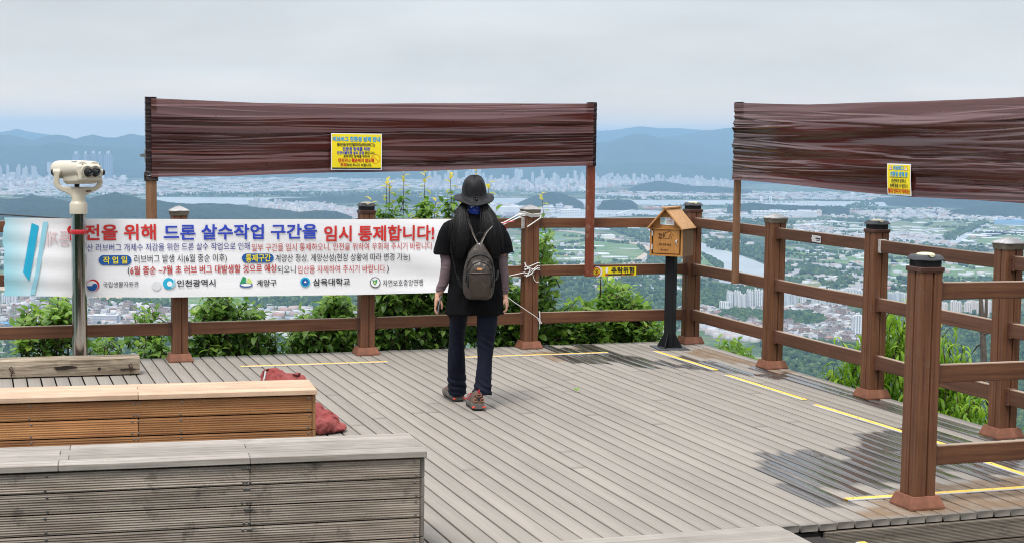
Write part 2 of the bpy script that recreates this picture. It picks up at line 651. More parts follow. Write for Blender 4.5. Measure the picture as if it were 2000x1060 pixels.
ridge("hills", [(1000, 403), (1022, 392), (1050, 381), (1075, 374.5), (1100, 379), (1120, 387), (1138, 396), (1142, 402)], 9100, 320, M_HILL, seed=7)
ridge("hills", [(1166, 402), (1178, 392), (1210, 390), (1235, 392), (1246, 401)], 9000, 200, M_HILL, seed=8)
ridge("hills", [(500, 400), (520, 392), (560, 388), (600, 388), (628, 384), (680, 382), (720, 380), (800, 384), (900, 392), (980, 398), (1010, 403)], 9700, 350, M_HILL, seed=9)
ridge("hills", [(-300, 380), (-60, 394), (0, 389), (45, 388), (62, 382.5), (80, 385), (105, 388), (140, 393), (175, 390), (205, 380.5), (225, 377), (240, 382), (277, 389), (305, 389), (327, 394), (350, 397), (380, 399), (418, 398), (447, 399), (460, 401), (489, 405), (510, 408), (552, 412), (580, 416), (600, 424), (620, 432)], 7300, 520, M_HILL, seed=10, rough=.35)
ridge("hills", [(-300, 410), (-40, 415), (40, 412), (90, 408), (150, 414), (240, 404), (300, 410), (380, 416), (460, 420), (520, 427), (600, 430)], 6500, 420, M_HILL, seed=11, rough=.4)
ridge("hills", [(560, 424), (580, 415), (600, 412.5), (636, 411), (657, 413), (675, 418), (690, 425)], 6900, 200, M_HILL, seed=12)
ridge("hills", [(1690, 415), (1709, 408), (1718, 399), (1735, 391), (1770, 382), (1850, 366), (1920, 352), (2000, 348), (2100, 340), (2300, 350)], 11000, 900, M_HILL, seed=13, rough=.3)
ridge("hills", [(1820, 430), (1860, 412), (1920, 402), (2000, 398), (2100, 392), (2300, 392)], 9300, 500, M_HILL, seed=14, rough=.3)
ridge("hills", [(1420, 404), (1440, 398), (1470, 396), (1500, 399), (1540, 401), (1600, 403), (1660, 407)], 8800, 150, M_HILL, seed=15)

# ================================================================== towns, factories, greenhouses and woods on the plain
def mpp(py, px=1000):
    """metres per photo pixel at the distance where this row meets the plain"""
    p = gp(px, py)
    return (Vector(CAM) - p).length / FPX


def apt_mat(name, wall, glass, pitch=6.5, share=.5):
    t = NT(name)
    x = t.n("TexCoord")
    s = t.n("SeparateXYZ")
    t.l(x.outputs["Object"], s.inputs[0])
    xy = t.math('ADD', s.outputs[0], s.outputs[1])
    col = t.math('FRACT', t.math('DIVIDE', xy, pitch))
    m1 = t.math('LESS_THAN', col, share)
    fl = t.math('FRACT', t.math('DIVIDE', s.outputs[2], 2.9))
    m2 = t.math('GREATER_THAN', fl, .32)
    g = t.n("NewGeometry")
    sn = t.n("SeparateXYZ")
    t.l(g.outputs["True Normal"], sn.inputs[0])
    side = t.math('LESS_THAN', sn.outputs[2], .5)
    k = t.math('MULTIPLY', t.math('MULTIPLY', m1, side), t.math('ADD', t.math('MULTIPLY', m2, .5), .5))
    r = t.objrand()
    w = t.mix(t.rng(r, 0, 1), wall, tuple(min(.9, q * .82 + .02) for q in wall))
    return t.set(t.mix(k, w, glass), .7, 0, .3)


M_APT = [apt_mat("white_apartment_wall", (.74, .74, .74), (.22, .26, .33)),
         apt_mat("grey_apartment_wall", (.62, .64, .67), (.20, .25, .33), 5.0, .45),
         apt_mat("cream_apartment_wall", (.74, .66, .60), (.30, .31, .36), 5.6, .4)]
M_ROOFTOP = plain("rooftop_concrete", (.55, .54, .54), .9, .1, .2)


def apt_proto(kind, mat):
    """unit apartment house: about 30 m wide, 12 m deep, 45 m tall"""
    b = MB()
    r = MB()
    if kind == 0:                                    # stepped slab
        b.box((-10, 0, 22.5), (10, 12, 45)); b.box((0, 1, 22), (9.98, 12, 44)); b.box((10, 0, 21), (10, 12, 42))
        r.box((-10, 0, 47), (6, 7, 4)); r.box((0, 1, 46), (6, 7, 4)); r.box((10, 0, 44), (6, 7, 4))
    elif kind == 1:                                  # tower
        b.box((0, 0, 22.5), (18, 16, 45)); b.box((11, 3, 21), (4, 10, 42)); b.box((-11, 3, 21), (4, 10, 42))
        r.box((0, 0, 47), (9, 9, 4)); r.box((3, 1, 49.5), (4, 4, 1))
    else:                                            # plain slab
        b.box((0, 0, 22.5), (34, 11, 45))
        r.box((-9, 0, 46.5), (6, 8, 3)); r.box((9, 0, 46.5), (6, 8, 3))
    return b, r


_pa = {}


def apartment(px, py, top, wpx, kind, mi, label, group, rz=None, parts=True):
    """one block whose foot is seen at (px, py); top and width as seen"""
    p = gp(px, py)
    dd = (Vector(CAM) - p).length
    k = dd / FPX
    h = (py - top) * k * 1.01
    w = wpx * k
    key = (kind, mi, parts)
    if key not in _pa:
        b, r = apt_proto(kind, mi)
        if parts:
            e = empty("apartment_block")
            b.build("wall", M_APT[mi], e)
            r.build("roof", M_ROOFTOP, e)
        else:
            b.v += []
            n0 = len(b.v)
            b.cur = 1
            b.add(r.v, r.f)
            e = b.build("apartment_block", [M_APT[mi], M_ROOFTOP])
        _pa[key] = e
        o = e
    else:
        o = copy_tree(_pa[key])
    o.location = p
    va = math.atan2(p.x - CAM[0], p.y - CAM[1])
    o.rotation_euler = (0, 0, -va + (rz if rz is not None else rnd.uniform(-.35, .35)))
    base_w = (30, 26, 34)[kind]
    o.scale = (w / base_w, max(.8, min(1.6, w / base_w)), h / 47.0)
    return tag(o, label, "apartment block", group)


L1, G1 = "white high-rise apartment block with grey window strips beside the canal woods", "apartment estate by the canal"
for a in [(1415, 603, 588, 19, 0), (1426, 602, 568.5, 13, 0), (1440, 603, 567.6, 13, 0), (1451, 607.5, 574, 13, 2), (1464, 606.5, 566, 13, 0), (1481, 605, 565, 18, 0), (1497, 604, 566, 14, 1), (1508, 602, 568, 14, 0)]:
    apartment(*a, 0, L1, G1)
L2, G2 = "pale apartment block in the dense estate behind the right railing's middle bay", "apartment estate before the highway"
for a in [(1522, 599, 571, 13, 0), (1537, 600, 572, 13, 0), (1552, 598, 574, 13, 2), (1569, 591, 577, 11, 1), (1591, 596, 582, 12, 0), (1607, 599, 580, 15, 0), (1624, 600, 583, 14, 1), (1640, 603, 584, 14, 0), (1606, 572, 560, 13, 2), (1622, 576, 563, 11, 0), (1634, 580, 565, 12, 2), (1646, 584, 566, 11, 1), (1657, 577, 562, 12, 0), (1668, 580, 563, 12, 0), (1679, 584, 566, 12, 1), (1690, 587, 570, 12, 2), (1740, 592, 571, 12, 0), (1752, 594, 570, 12, 1), (1764, 592, 572, 12, 0), (1700, 590, 570, 12, 0), (1714, 592, 571, 13, 0)]:
    apartment(*a, rnd.choice([0, 1]), L2, G2)
apartment(1674, 660, 614, 20, 1, 0, "tall lone white apartment tower above the tiled houses", None, .3)
L3, G3 = "cream and pink apartment block behind the upper right railing", "cream apartment estate on the right"
for a in [(1840, 610, 590, 18, 0), (1866, 615, 588, 20, 0), (1890, 616, 589, 14, 1), (1902, 612, 588, 18, 0), (1925, 613, 586, 20, 0), (1955, 614, 588, 18, 1), (1980, 616, 590, 18, 0)]:
    apartment(*a, 2, L3, G3)
L4, G4 = "white apartment block in the town between the wooded hill and the river", "riverside town left of the centre"
for i in range(46):
    px = rnd.uniform(484, 700)
    py = 400 + (px - 484) / 216 * 20 + rnd.uniform(-4, 5)
    hh = rnd.choice([6, 9, 12, 13, 14]) if px < 640 else rnd.choice([5, 7, 9, 11])
    apartment(px, py, py - hh, rnd.uniform(5, 9), rnd.choice([0, 1, 2]), rnd.choice([0, 0, 1]), L4, G4, parts=False)
L5, G5 = "faint tall apartment block in the hazy city behind the hiker", "hazy city in the centre distance"
for i in range(62):
    px = rnd.uniform(838, 1160)
    py = rnd.choice([352, 356, 360, 364]) + rnd.uniform(-2, 2)
    hh = rnd.uniform(11, 25)
    apartment(px, py, py - hh, rnd.uniform(4.5, 8), rnd.choice([0, 1, 1, 2]), rnd.choice([0, 0, 1]), L5, G5, parts=False)
L6, G6 = "faint white apartment block in the hazy city between the two film screens", "hazy city between the screens"
for i in range(70):
    px = 1160 + i * 4 + rnd.uniform(-2, 2)
    py = (357 if px < 1250 else 354 + (px - 1250) * .06) + rnd.uniform(-3, 4)
    hh = rnd.uniform(9, 20) if px < 1260 else rnd.uniform(9, 16)
    apartment(px, py, py - hh, rnd.uniform(4, 7), rnd.choice([0, 1, 1, 2]), rnd.choice([0, 0, 0, 1]), L6, G6, parts=False)
for px in (1305, 1316, 1325):
    apartment(px, 331, 305.5, 8, 1, 0, "one of three faint skyscrapers rising above the hazy city", "three distant skyscrapers", parts=False)
L8, G8 = "faint apartment block of the far town below the mountain slope", "far town under the mountains"
for i in range(46):
    px = 1150 + i * 6.4 + rnd.uniform(-2, 2)
    py = 333 + (px - 1160) * .02 + rnd.uniform(-2, 3)
    apartment(px, py, py - rnd.uniform(6, 13), rnd.uniform(4, 7), rnd.choice([0, 1, 2]), 0, L8, G8, parts=False)
M_APT.append(apt_mat('blue_grey_tower_wall', (.26, .30, .36), (.14, .18, .25), 6, .5))
for px, w in ((149, 15), (168, 11), (183, 15), (195, 11), (212, 17)):
    apartment(px, 350, 301 + rnd.uniform(-1, 2), w, 1, 3, "hazy grey skyscraper rising behind the coin binoculars", "skyscrapers behind the binoculars", parts=False)
L9, G9 = "hazy white apartment block in the city at the left edge", "city at the left edge"
for i in range(44):
    px = rnd.uniform(-20, 106)
    py = rnd.choice([332, 340, 346, 352]) + rnd.uniform(-2, 2)
    apartment(px, py, py - rnd.uniform(12, 28), rnd.uniform(5, 9), rnd.choice([0, 1, 2]), rnd.choice([0, 0, 1]), L9, G9, parts=False)
L10, G10 = "white apartment block under the banner's left corner", "apartment blocks under the banner"
for a in [(12, 595, 574, 17, 0), (27, 595, 575, 14, 2), (48, 588, 570, 16, 0), (64, 588, 571, 15, 0), (80, 587, 571, 14, 1)]:
    apartment(*a, 0, L10, G10)


# --- factories and halls
def hall(px, py, wpx, hpx, col, label, rz=.15, depth=1.0, bands=True, name="factory", cat="factory", roofcol=(.66, .67, .68)):
    if name == 'factory':
        for word, nm, ct in (('office', 'office_building', 'office'), ('school', 'school_building', 'school'), ('tower', 'tower_block', 'tower'), ('glass cube', 'office_building', 'office'), (' hall', 'industrial_hall', 'hall'), ('block', 'block_building', 'building'), ('building', 'block_building', 'building')):
            if word in label and 'factory' not in label:
                name, cat = nm, ct
                break
    p = gp(px, py)
    k = (Vector(CAM) - p).length / FPX
    w, h, d = wpx * k, hpx * k, wpx * k * depth
    e = empty(name, p, -math.atan2(p.x - CAM[0], p.y - CAM[1]) + rz, label, cat)
    t = NT(name + "_wall")
    x = t.n("TexCoord"); s = t.n("SeparateXYZ")
    t.l(x.outputs["Object"], s.inputs[0])
    if bands:
        fl = t.math('FRACT', t.math('DIVIDE', s.outputs[2], max(h / 3.2, 3)))
        f = t.math('MULTIPLY', t.math('GREATER_THAN', fl, .58), t.math('LESS_THAN', t.math('FRACT', t.math('DIVIDE', s.outputs[0], w / 9)), .78))
        t.set(t.mix(f, col, (.30, .34, .40)), .6, 0, .3)
    else:
        t.set(t.scale_col(col, t.rng(t.noise(None, 3), .3, .7, .9, 1.1)), .6, 0, .3)
    b = MB()
    b.box((0, d / 2, h / 2), (w, d, h))
    b.box((w * .2, d * .5, h * 1.12), (w * .35, d * .5, h * .26))
    b.build("wall", t.m, e)
    r = MB()
    r.box((0, d / 2, h + .3), (w * 1.01, d * 1.01, .6))
    for q in range(4):
        r.box((-w * .35 + q * w * .13, d * .6, h + h * .06), (w * .05, d * .25, h * .12))
    r.build("roof", plain(name + "_roof", roofcol, .8, .1, .05), e)
    return e


hall(1503, 427, 66, 13, (.70, .71, .73), "large white factory with banded windows behind the right railing", .1, .5)
hall(1560, 410, 62, 10, (.72, .72, .73), "white upper factory hall with red corner panels", .1, .3)
hall(1556, 424.5, 76, 11, (.60, .61, .66), "long pale grey factory wall in front of the white hall", .05, .25, False)
hall(1597, 421, 16, 9, (.70, .58, .46), "small cream block at the end of the factory", .2, .6)
hall(1401, 428, 32, 10, (.74, .75, .77), "white office block right of the corner post", .1, .4)
hall(1452, 428, 26, 9, (.72, .73, .75), "white hall left of the weathered hip cap", .1, .5)
hall(996, 420, 44, 15, (.70, .71, .74), "big pale hall behind the roped post", .1, .6, False)
hall(1073, 419, 20, 15, (.74, .74, .76), "white office with dark windows right of the roped post", .1, .6)
hall(1093, 414, 14, 14, (.50, .53, .60), "grey glass cube among white offices", .1, .8)
hall(1118, 421, 44, 10, (.70, .70, .70), "low white hall left of the right screen pole", .1, .5)
hall(1168, 409, 11, 17, (.56, .60, .62), "grey slab tower by the canal mouth", .2, .7)
hall(205, 632, 46, 16, (.42, .41, .44), "grey school block right of the steel pole", -.2, .4)
hall(178, 630, 14, 14, (.66, .60, .54), "cream corner block right of the steel pole", -.2, .7)
hall(16, 642, 56, 10, (.16, .25, .36), "blue warehouse left of the oak shrub", .1, .6, False, "warehouse", "warehouse", (.12, .26, .40))
hall(560, 648, 60, 12, (.46, .48, .54), "grey factory glimpsed between the shrubs", .1, .5)
hall(1295, 660, 30, 22, (.68, .68, .66), "white building behind the oak shrub's tip", .2, .7)
hall(1975, 440, 60, 8, (.25, .40, .58), "long blue roofed warehouse at the right edge", .05, .4, False, "warehouse", "warehouse", (.15, .33, .55))
hall(1598, 465, 9, 5, (.8, .8, .8), "tiny white hut in the fields right of the second post", 0, .6, False, "farm_shed", "shed")
hall(1190, 467, 24, 7, (.72, .73, .73), "white arched barn beside the dirt verge", .2, .9, False, "barn", "barn")


# --- low town houses
t = NT("house_wall")
r_ = t.objrand()
hue = t.ramp(r_, [(0, (.37, .28, .23)), (.2, (.44, .40, .36)), (.38, (.31, .19, .145)), (.5, (.48, .46, .44)), (.66, (.33, .32, .34)), (.8, (.42, .31, .28)), (.92, (.60, .59, .57)), (1, (.25, .21, .20))])
x = t.n("TexCoord"); s = t.n("SeparateXYZ")
t.l(x.outputs["Object"], s.inputs[0])
m_ = t.math('MULTIPLY', t.math('GREATER_THAN', t.math('FRACT', t.math('DIVIDE', s.outputs[2], 3.0)), .55), t.math('LESS_THAN', t.math('FRACT', t.math('DIVIDE', t.math('ADD', s.outputs[0], s.outputs[1]), 4.0)), .5))
M_HWALL = t.set(t.mix(t.math('MULTIPLY', m_, .7), hue, (.10, .11, .13)), .8, 0, .2)
t = NT("house_roof")
r_ = t.math('FRACT', t.math('MULTIPLY', t.objrand(), 7.31))
M_HROOF = t.set(t.ramp(r_, [(0, (.24, .22, .22)), (.25, (.17, .11, .095)), (.45, (.30, .28, .27)), (.6, (.13, .16, .18)), (.72, (.28, .15, .11)), (.86, (.30, .36, .33)), (1, (.44, .43, .42))]), .85, 0, .2)


def house_proto(k):
    b = MB()
    if k == 0:
        b.box((0, 0, 5), (11, 10, 10)); b.cur = 1
        b.box((0, 0, 10.2), (11.4, 10.4, .4)); b.box((2, 1.5, 11.7), (4, 4, 2.6)); b.cur = 0
    elif k == 1:
        b.box((0, 0, 3.5), (12, 9, 7)); b.cur = 1
        b.loft([[(-6.5, -5, 7), (6.5, -5, 7), (6.5, 5, 7), (-6.5, 5, 7)], [(-3.4, -.2, 9.6), (3.4, -.2, 9.6), (3.4, .2, 9.6), (-3.4, .2, 9.6)]])
        b.cur = 0
    elif k == 2:
        b.box((0, 0, 7), (13, 11, 14)); b.box((8.5, 1, 5.5), (4, 8, 11)); b.cur = 1
        b.box((0, 0, 14.2), (13.3, 11.3, .4)); b.box((-3, 1, 15.6), (4, 5, 2.4)); b.cur = 0
    else:
        b.box((0, 0, 4.5), (18, 11, 9)); b.cur = 1
        b.box((0, 0, 9.2), (18.4, 11.4, .4)); b.box((-5, 1, 10.4), (3, 3, 2)); b.cur = 0
    return b.build("town_house", [M_HWALL, M_HROOF])


_hp = [house_proto(k) for k in range(4)]
_first = [True] * 4


def house(px, py, label, group, s=1.0):
    k = rnd.choice([0, 0, 1, 1, 2, 3])
    if _first[k]:
        o = _hp[k]; _first[k] = False
    else:
        o = _hp[k].copy(); COL.objects.link(o)
    p = gp(px, py)
    o.location = p
    o.rotation_euler = (0, 0, rnd.choice([.2, .2, .2, .2 + math.pi / 2, rnd.uniform(0, 3)]) + rnd.uniform(-.1, .1))
    q = s * rnd.uniform(.85, 1.25)
    o.scale = (q, q, q * rnd.uniform(.8, 1.2))
    return tag(o, label, "house", group)


def in_poly(x, y, poly):
    c = False
    j = len(poly) - 1
    for i in range(len(poly)):
        xi, yi = poly[i]; xj, yj = poly[j]
        if (yi > y) != (yj > y) and x < (xj - xi) * (y - yi) / (yj - yi) + xi:
            c = not c
        j = i
    return c


def scatter(poly, n, gap=0.0, avoid=()):
    xs = [p[0] for p in poly]; ys = [p[1] for p in poly]
    res, tries = [], 0
    while len(res) < n and tries < n * 60:
        tries += 1
        x, y = rnd.uniform(min(xs), max(xs)), rnd.uniform(min(ys), max(ys))
        if not in_poly(x, y, poly) or any(in_poly(x, y, a) for a in avoid):
            continue
        if gap and any(abs(x - a) < gap and abs(y - b) < gap * .42 for a, b in res):
            continue
        res.append((x, y))
    return res


STRIP = [(1490, 622), (1530, 612), (1580, 612), (1612, 624), (1618, 634), (1590, 640), (1540, 640), (1490, 636)]
STRIP2 = [(1405, 612), (1440, 607), (1492, 611), (1500, 628), (1500, 640), (1450, 634), (1405, 622)]
HR = [(1366, 600), (1410, 607), (1500, 607), (1560, 600), (1640, 603), (1665, 612), (1665, 660), (1690, 664), (1690, 672), (1650, 672), (1560, 660), (1500, 655), (1430, 640), (1366, 618)]
LH, GH = "low flat roofed town house crowded below the right railing", "town houses below the right railing"
for x, y in sorted(scatter(HR, 190, 6.5, (STRIP, STRIP2)), key=lambda q: q[1]):
    house(x, y, LH, GH, 1.05)
HL = [(-10, 588), (90, 586), (170, 592), (250, 594), (345, 604), (345, 640), (250, 646), (-10, 646)]
LH2, GH2 = "small town house crowded below the left end of the banner", "town houses below the banner"
for x, y in sorted(scatter(HL, 108, 7.5), key=lambda q: q[1]):
    house(x, y, LH2, GH2, 1.1)


# --- the mass of small far buildings, greenhouses and trees, each too many to count
def boxes(name, items, mat):
    """items: (x, y, z0, w, d, h, angle)"""
    vs, fs = [], []
    for (x, y, z0, w, d, h, a) in items:
        c, s_ = math.cos(a), math.sin(a)
        o = len(vs)
        for z in (z0, z0 + h):
            for u, v_ in ((-w, -d), (w, -d), (w, d), (-w, d)):
                vs.append((x + (u * c - v_ * s_) / 2, y + (u * s_ + v_ * c) / 2, z))
        fs += [(o + 4, o + 5, o + 6, o + 7), (o, o + 1, o + 5, o + 4), (o + 1, o + 2, o + 6, o + 5), (o + 2, o + 3, o + 7, o + 6), (o + 3, o, o + 4, o + 7)]
    o = np_mesh(name, vs, fs, mat)
    return tag(o, kind="stuff")


def items_in(poly, n, w, d, h, avoid=(), ang=None, dz=0):
    r = []
    for x, y in scatter(poly, n, 0, avoid):
        p = gp(x, y)
        r.append((p.x, p.y, ZP + dz, rnd.uniform(*w), rnd.uniform(*d), rnd.uniform(*h), rnd.uniform(-.4, .4) - .3 if ang is None else ang + rnd.uniform(-.08, .08)))
    return r


t = NT("far_building")
M_FARB = t.set(t.ramp(t.island(), [(0, (.30, .31, .34)), (.3, (.46, .47, .49)), (.55, (.38, .33, .31)), (.7, (.58, .58, .58)), (.85, (.27, .30, .36)), (.93, (.40, .24, .20)), (1, (.52, .52, .50))]), .8, 0, .2)
WPOLY = [[(gp(x, y).x, gp(x, y).y) for x, y in q] for q in (HAN, [(1240, 440), (1300, 446), (1380, 470), (1440, 492), (1512, 520), (1508, 552), (1470, 566), (1390, 556), (1396, 540), (1408, 527), (1400, 512), (1350, 490), (1250, 460)], [(1125, 409), (1270, 411), (1330, 414), (1330, 419), (1250, 421), (1090, 428), (1060, 423)])]


def on_water(x, y):
    return any(in_poly(x, y, q) for q in WPOLY)


WATERS = (HAN,)
town = []
town += items_in([(-30, 336), (110, 338), (240, 344), (250, 362), (-30, 366)], 722, (12, 45), (10, 22), (7, 30))
town += items_in([(-30, 363), (280, 354), (280, 378), (100, 384), (-30, 380)], 494, (12, 60), (10, 30), (5, 12))
town += items_in([(300, 344), (830, 335), (850, 368), (300, 382)], 1178, (14, 90), (10, 30), (4, 10))
town += items_in([(480, 399), (640, 402), (700, 416), (700, 430), (620, 424), (500, 404)], 798, (10, 30), (9, 16), (8, 24))
town += items_in([(830, 340), (1160, 334), (1160, 376), (830, 372)], 1178, (14, 40), (10, 22), (8, 34))
town += items_in([(1150, 352), (1440, 352), (1440, 368), (1350, 364), (1290, 356), (1150, 372)], 798, (12, 40), (10, 22), (10, 36))
town += items_in([(1150, 324), (1440, 326), (1440, 334), (1150, 334)], 570, (20, 60), (10, 22), (14, 50))
town += items_in([(1150, 374), (1440, 372), (1440, 390), (1150, 388)], 285, (14, 110), (10, 24), (5, 10))
town += items_in([(1440, 374), (1720, 380), (1700, 392), (1440, 390)], 304, (14, 60), (10, 24), (5, 12))
town += items_in([(960, 402), (1150, 403), (1150, 420), (960, 424)], 304, (18, 60), (14, 30), (6, 22))
town += items_in([(1380, 410), (1700, 408), (1700, 420), (1380, 432)], 171, (18, 70), (14, 30), (5, 12))
town += items_in([(1690, 413), (1820, 408), (1990, 424), (2020, 432), (1850, 430), (1690, 424)], 323, (12, 34), (10, 18), (6, 14))
town += items_in([(1730, 455), (1840, 462), (1850, 482), (1730, 482)], 247, (12, 40), (10, 18), (5, 10))
town += items_in([(1560, 440), (1640, 448), (1720, 460), (1720, 478), (1600, 470), (1540, 460)], 247, (12, 36), (10, 18), (5, 10))
town += items_in([(1600, 534), (1640, 540), (1640, 552), (1590, 548)], 22, (12, 36), (10, 18), (5, 8))
town += items_in([(1366, 636), (1470, 652), (1490, 668), (1400, 662)], 114, (10, 26), (9, 14), (6, 14))
town += items_in(HR, 420, (9, 16), (8, 13), (5, 12), (STRIP, STRIP2))
town += items_in(HL, 420, (9, 18), (8, 13), (5, 10))
town += items_in([(350, 600), (700, 600), (700, 660), (350, 660)], 304, (10, 24), (8, 16), (5, 10))
for k in range(420):                                 # loose hamlets and sheds all over the plain
    x, y = rnd.uniform(-60, 2060), rnd.uniform(374, 566)
    if in_poly(x, y, HAN):
        continue
    p = gp(x, y)
    for q in range(rnd.randint(2, 9)):
        town.append((p.x + rnd.uniform(-70, 70), p.y + rnd.uniform(-70, 70), ZP, rnd.uniform(8, 28), rnd.uniform(7, 14), rnd.uniform(4, 9), rnd.uniform(-.4, .4) - .3))
town = [q for q in town if not on_water(q[0], q[1])]
boxes("distant_buildings", town, M_FARB)

t = NT("greenhouse_film")
M_GH = t.set(t.ramp(t.island(), [(0, (.64, .66, .68)), (.55, (.54, .57, .62)), (.75, (.74, .74, .74)), (.9, (.40, .45, .53)), (1, (.20, .32, .40))]), .4, 0, .4)
gh = []
for poly, n in (([(300, 346), (840, 338), (840, 374), (300, 382)], 150), ([(1150, 374), (1440, 374), (1440, 387), (1150, 386)], 50), ([(1440, 372), (1720, 380), (1690, 390), (1440, 388)], 36),
                ([(1500, 430), (1700, 432), (1730, 470), (1560, 470)], 40), ([(1735, 432), (1900, 428), (2040, 432), (1880, 470), (1750, 458)], 50), ([(1900, 446), (2040, 446), (2040, 482), (1880, 478)], 26),
                ([(1530, 484), (1720, 494), (1720, 518), (1560, 506)], 12), ([(1740, 500), (2020, 500), (2020, 545), (1760, 545)], 24), ([(1060, 456), (1230, 476), (1250, 500), (1220, 526), (1060, 526)], 16),
                ([(1140, 440), (1260, 444), (1300, 468), (1240, 468)], 14), ([(0, 364), (280, 354), (280, 378), (0, 380)], 30)):
    for x, y in scatter(poly, n):
        p = gp(x, y)
        k = rnd.choice([1, 1, 2, 4, 6])
        a = -.33 + rnd.choice([0, 0, 0, math.pi / 2]) + rnd.uniform(-.06, .06)
        L = rnd.uniform(40, 95)
        for q in range(k):
            gh.append((p.x - math.sin(a) * q * 9, p.y + math.cos(a) * q * 9, ZP + .3, L, 7.2, 2.6, a))
boxes("greenhouses", gh, M_GH)

_ico = bmesh.new()
bmesh.ops.create_icosphere(_ico, subdivisions=2, radius=1)
IV = np.array([v.co[:] for v in _ico.verts]); IF = np.array([[v.index for v in f.verts] for f in _ico.faces])
_ico.free()
_ico = bmesh.new()
bmesh.ops.create_icosphere(_ico, subdivisions=1, radius=1)
IV1 = np.array([v.co[:] for v in _ico.verts]); IF1 = np.array([[v.index for v in f.verts] for f in _ico.faces])
_ico.free()


def blobs(name, items, mat, fine=True):
    """items: (x, y, z, rx, rz) tree crowns"""
    nr = np.random.RandomState(3)
    V0, F0 = (IV, IF) if fine else (IV1, IF1)
    items = np.array(items)
    n = len(items)
    v = np.repeat(V0[None], n, 0) * (1 + nr.uniform(-.22, .22, (n, len(V0), 1)))
    v = v * np.stack([items[:, 3], items[:, 3] * nr.uniform(.8, 1.2, n), items[:, 4]], 1)[:, None, :] + items[:, None, :3]
    f = (F0[None] + (np.arange(n) * len(V0))[:, None, None]).reshape(-1, 3)
    o = np_mesh(name, v.reshape(-1, 3), f, mat, smooth=True)
    return tag(o, kind="stuff")


t = NT("tree_crowns")
v = t.coord((1, 1, 1))
nf = t.noise(v, .35, 4, .7)
isl = t.island()
c = t.ramp(isl, [(0, (.020, .045, .020)), (.4, (.034, .068, .027)), (.75, (.055, .092, .036)), (1, (.085, .125, .046))])
c = t.scale_col(c, t.rng(nf, .3, .7, .65, 1.35))
t.bump(nf, .8, 1.2)
M_CROWN = t.set(c, .95, 0, .1)


def trees_in(poly, n, r, avoid=(), tall=1.1):
    out_ = []
    for x, y in scatter(poly, n, 0, avoid):
        p = gp(x, y)
        q = rnd.uniform(*r)
        out_.append((p.x, p.y, ZP + q * .7 * tall, q, q * tall))
    return out_


wd = []
wd += trees_in([(1372, 566), (1412, 560), (1500, 566), (1500, 604), (1412, 602), (1366, 598)], 520, (4, 7))
wd += trees_in(STRIP, 420, (4, 7))
wd += trees_in(STRIP2, 420, (4, 7))
wd += trees_in([(1490, 662), (1540, 662), (1640, 672), (1700, 678), (1820, 640), (1840, 612), (2060, 612), (2060, 870), (1840, 870), (1500, 790), (1490, 720)], 5200, (3.6, 6.6))
wd += trees_in([(1060, 532), (1270, 536), (1330, 572), (1340, 604), (1320, 650), (1060, 650)], 1500, (4, 7))
wd += trees_in([(60, 590), (110, 584), (150, 592), (110, 600)], 60, (4, 6))
wd += trees_in([(170, 590), (255, 586), (330, 590), (345, 600), (250, 598)], 200, (4, 6.5))
wd += trees_in([(-30, 648), (345, 648), (345, 700), (-30, 706)], 420, (3, 6))
wd += trees_in([(480, 586), (700, 580), (700, 600), (480, 606)], 260, (4, 7))
wd += trees_in([(350, 640), (720, 640), (720, 720), (350, 720)], 500, (3, 6))
wd += trees_in(HR, 130, (2.5, 5), (STRIP, STRIP2))
wd += trees_in(HL, 130, (2.5, 5))
wd += trees_in([(1380, 488), (1425, 492), (1480, 508), (1500, 518), (1500, 500), (1460, 480), (1400, 470), (1380, 474)], 220, (4, 8))
wd += trees_in([(1370, 497), (1392, 505), (1412, 520), (1404, 530), (1396, 522), (1384, 510)], 110, (4, 7))
wd += trees_in([(1510, 520), (1545, 518), (1550, 528), (1525, 540), (1510, 544)], 120, (4, 7))
wd += trees_in([(1560, 518), (1600, 522), (1660, 540), (1665, 548), (1600, 540), (1560, 534)], 170, (4, 8))
wd += trees_in([(1535, 545), (1560, 548), (1570, 562), (1545, 568), (1520, 560)], 130, (4, 8))
wd += trees_in([(1600, 548), (1660, 550), (1650, 566), (1620, 574)], 70, (3, 7))
wd += trees_in([(1266, 500), (1290, 490), (1330, 498), (1330, 520), (1300, 524), (1266, 520)], 150, (4, 7), tall=1.6)
wd += trees_in([(1740, 470), (1850, 480), (1850, 488), (1740, 484)], 110, (4, 8))
wd += trees_in([(1840, 462), (1880, 448), (1925, 430), (1935, 434), (1890, 456), (1850, 474)], 150, (5, 9))
wd += trees_in([(1860, 484), (1920, 480), (1930, 492), (1870, 496)], 50, (4, 8))
wd += trees_in([(1740, 545), (2060, 545), (2060, 585), (1740, 570)], 260, (4, 8))
blobs("woods", wd, M_CROWN)
wf = []
for i in range(520):                                 # hedgerows and tree lines on the plain
    x, y = rnd.uniform(-60, 2060), rnd.uniform(374, 560) if rnd.random() < .7 else rnd.uniform(345, 400)
    if in_poly(x, y, HAN):
        continue
    p = gp(x, y)
    a = rnd.choice([-.33, 1.24, rnd.uniform(0, 3)])
    n = rnd.randint(8, 40)
    for q in range(n):
        X, Y = p.x + math.cos(a) * q * 11 + rnd.uniform(-7, 7), p.y + math.sin(a) * q * 11 + rnd.uniform(-7, 7)
        if on_water(X, Y):
            continue
        s_ = rnd.uniform(4, 8)
        wf.append((X, Y, ZP + s_ * .6, s_, s_))
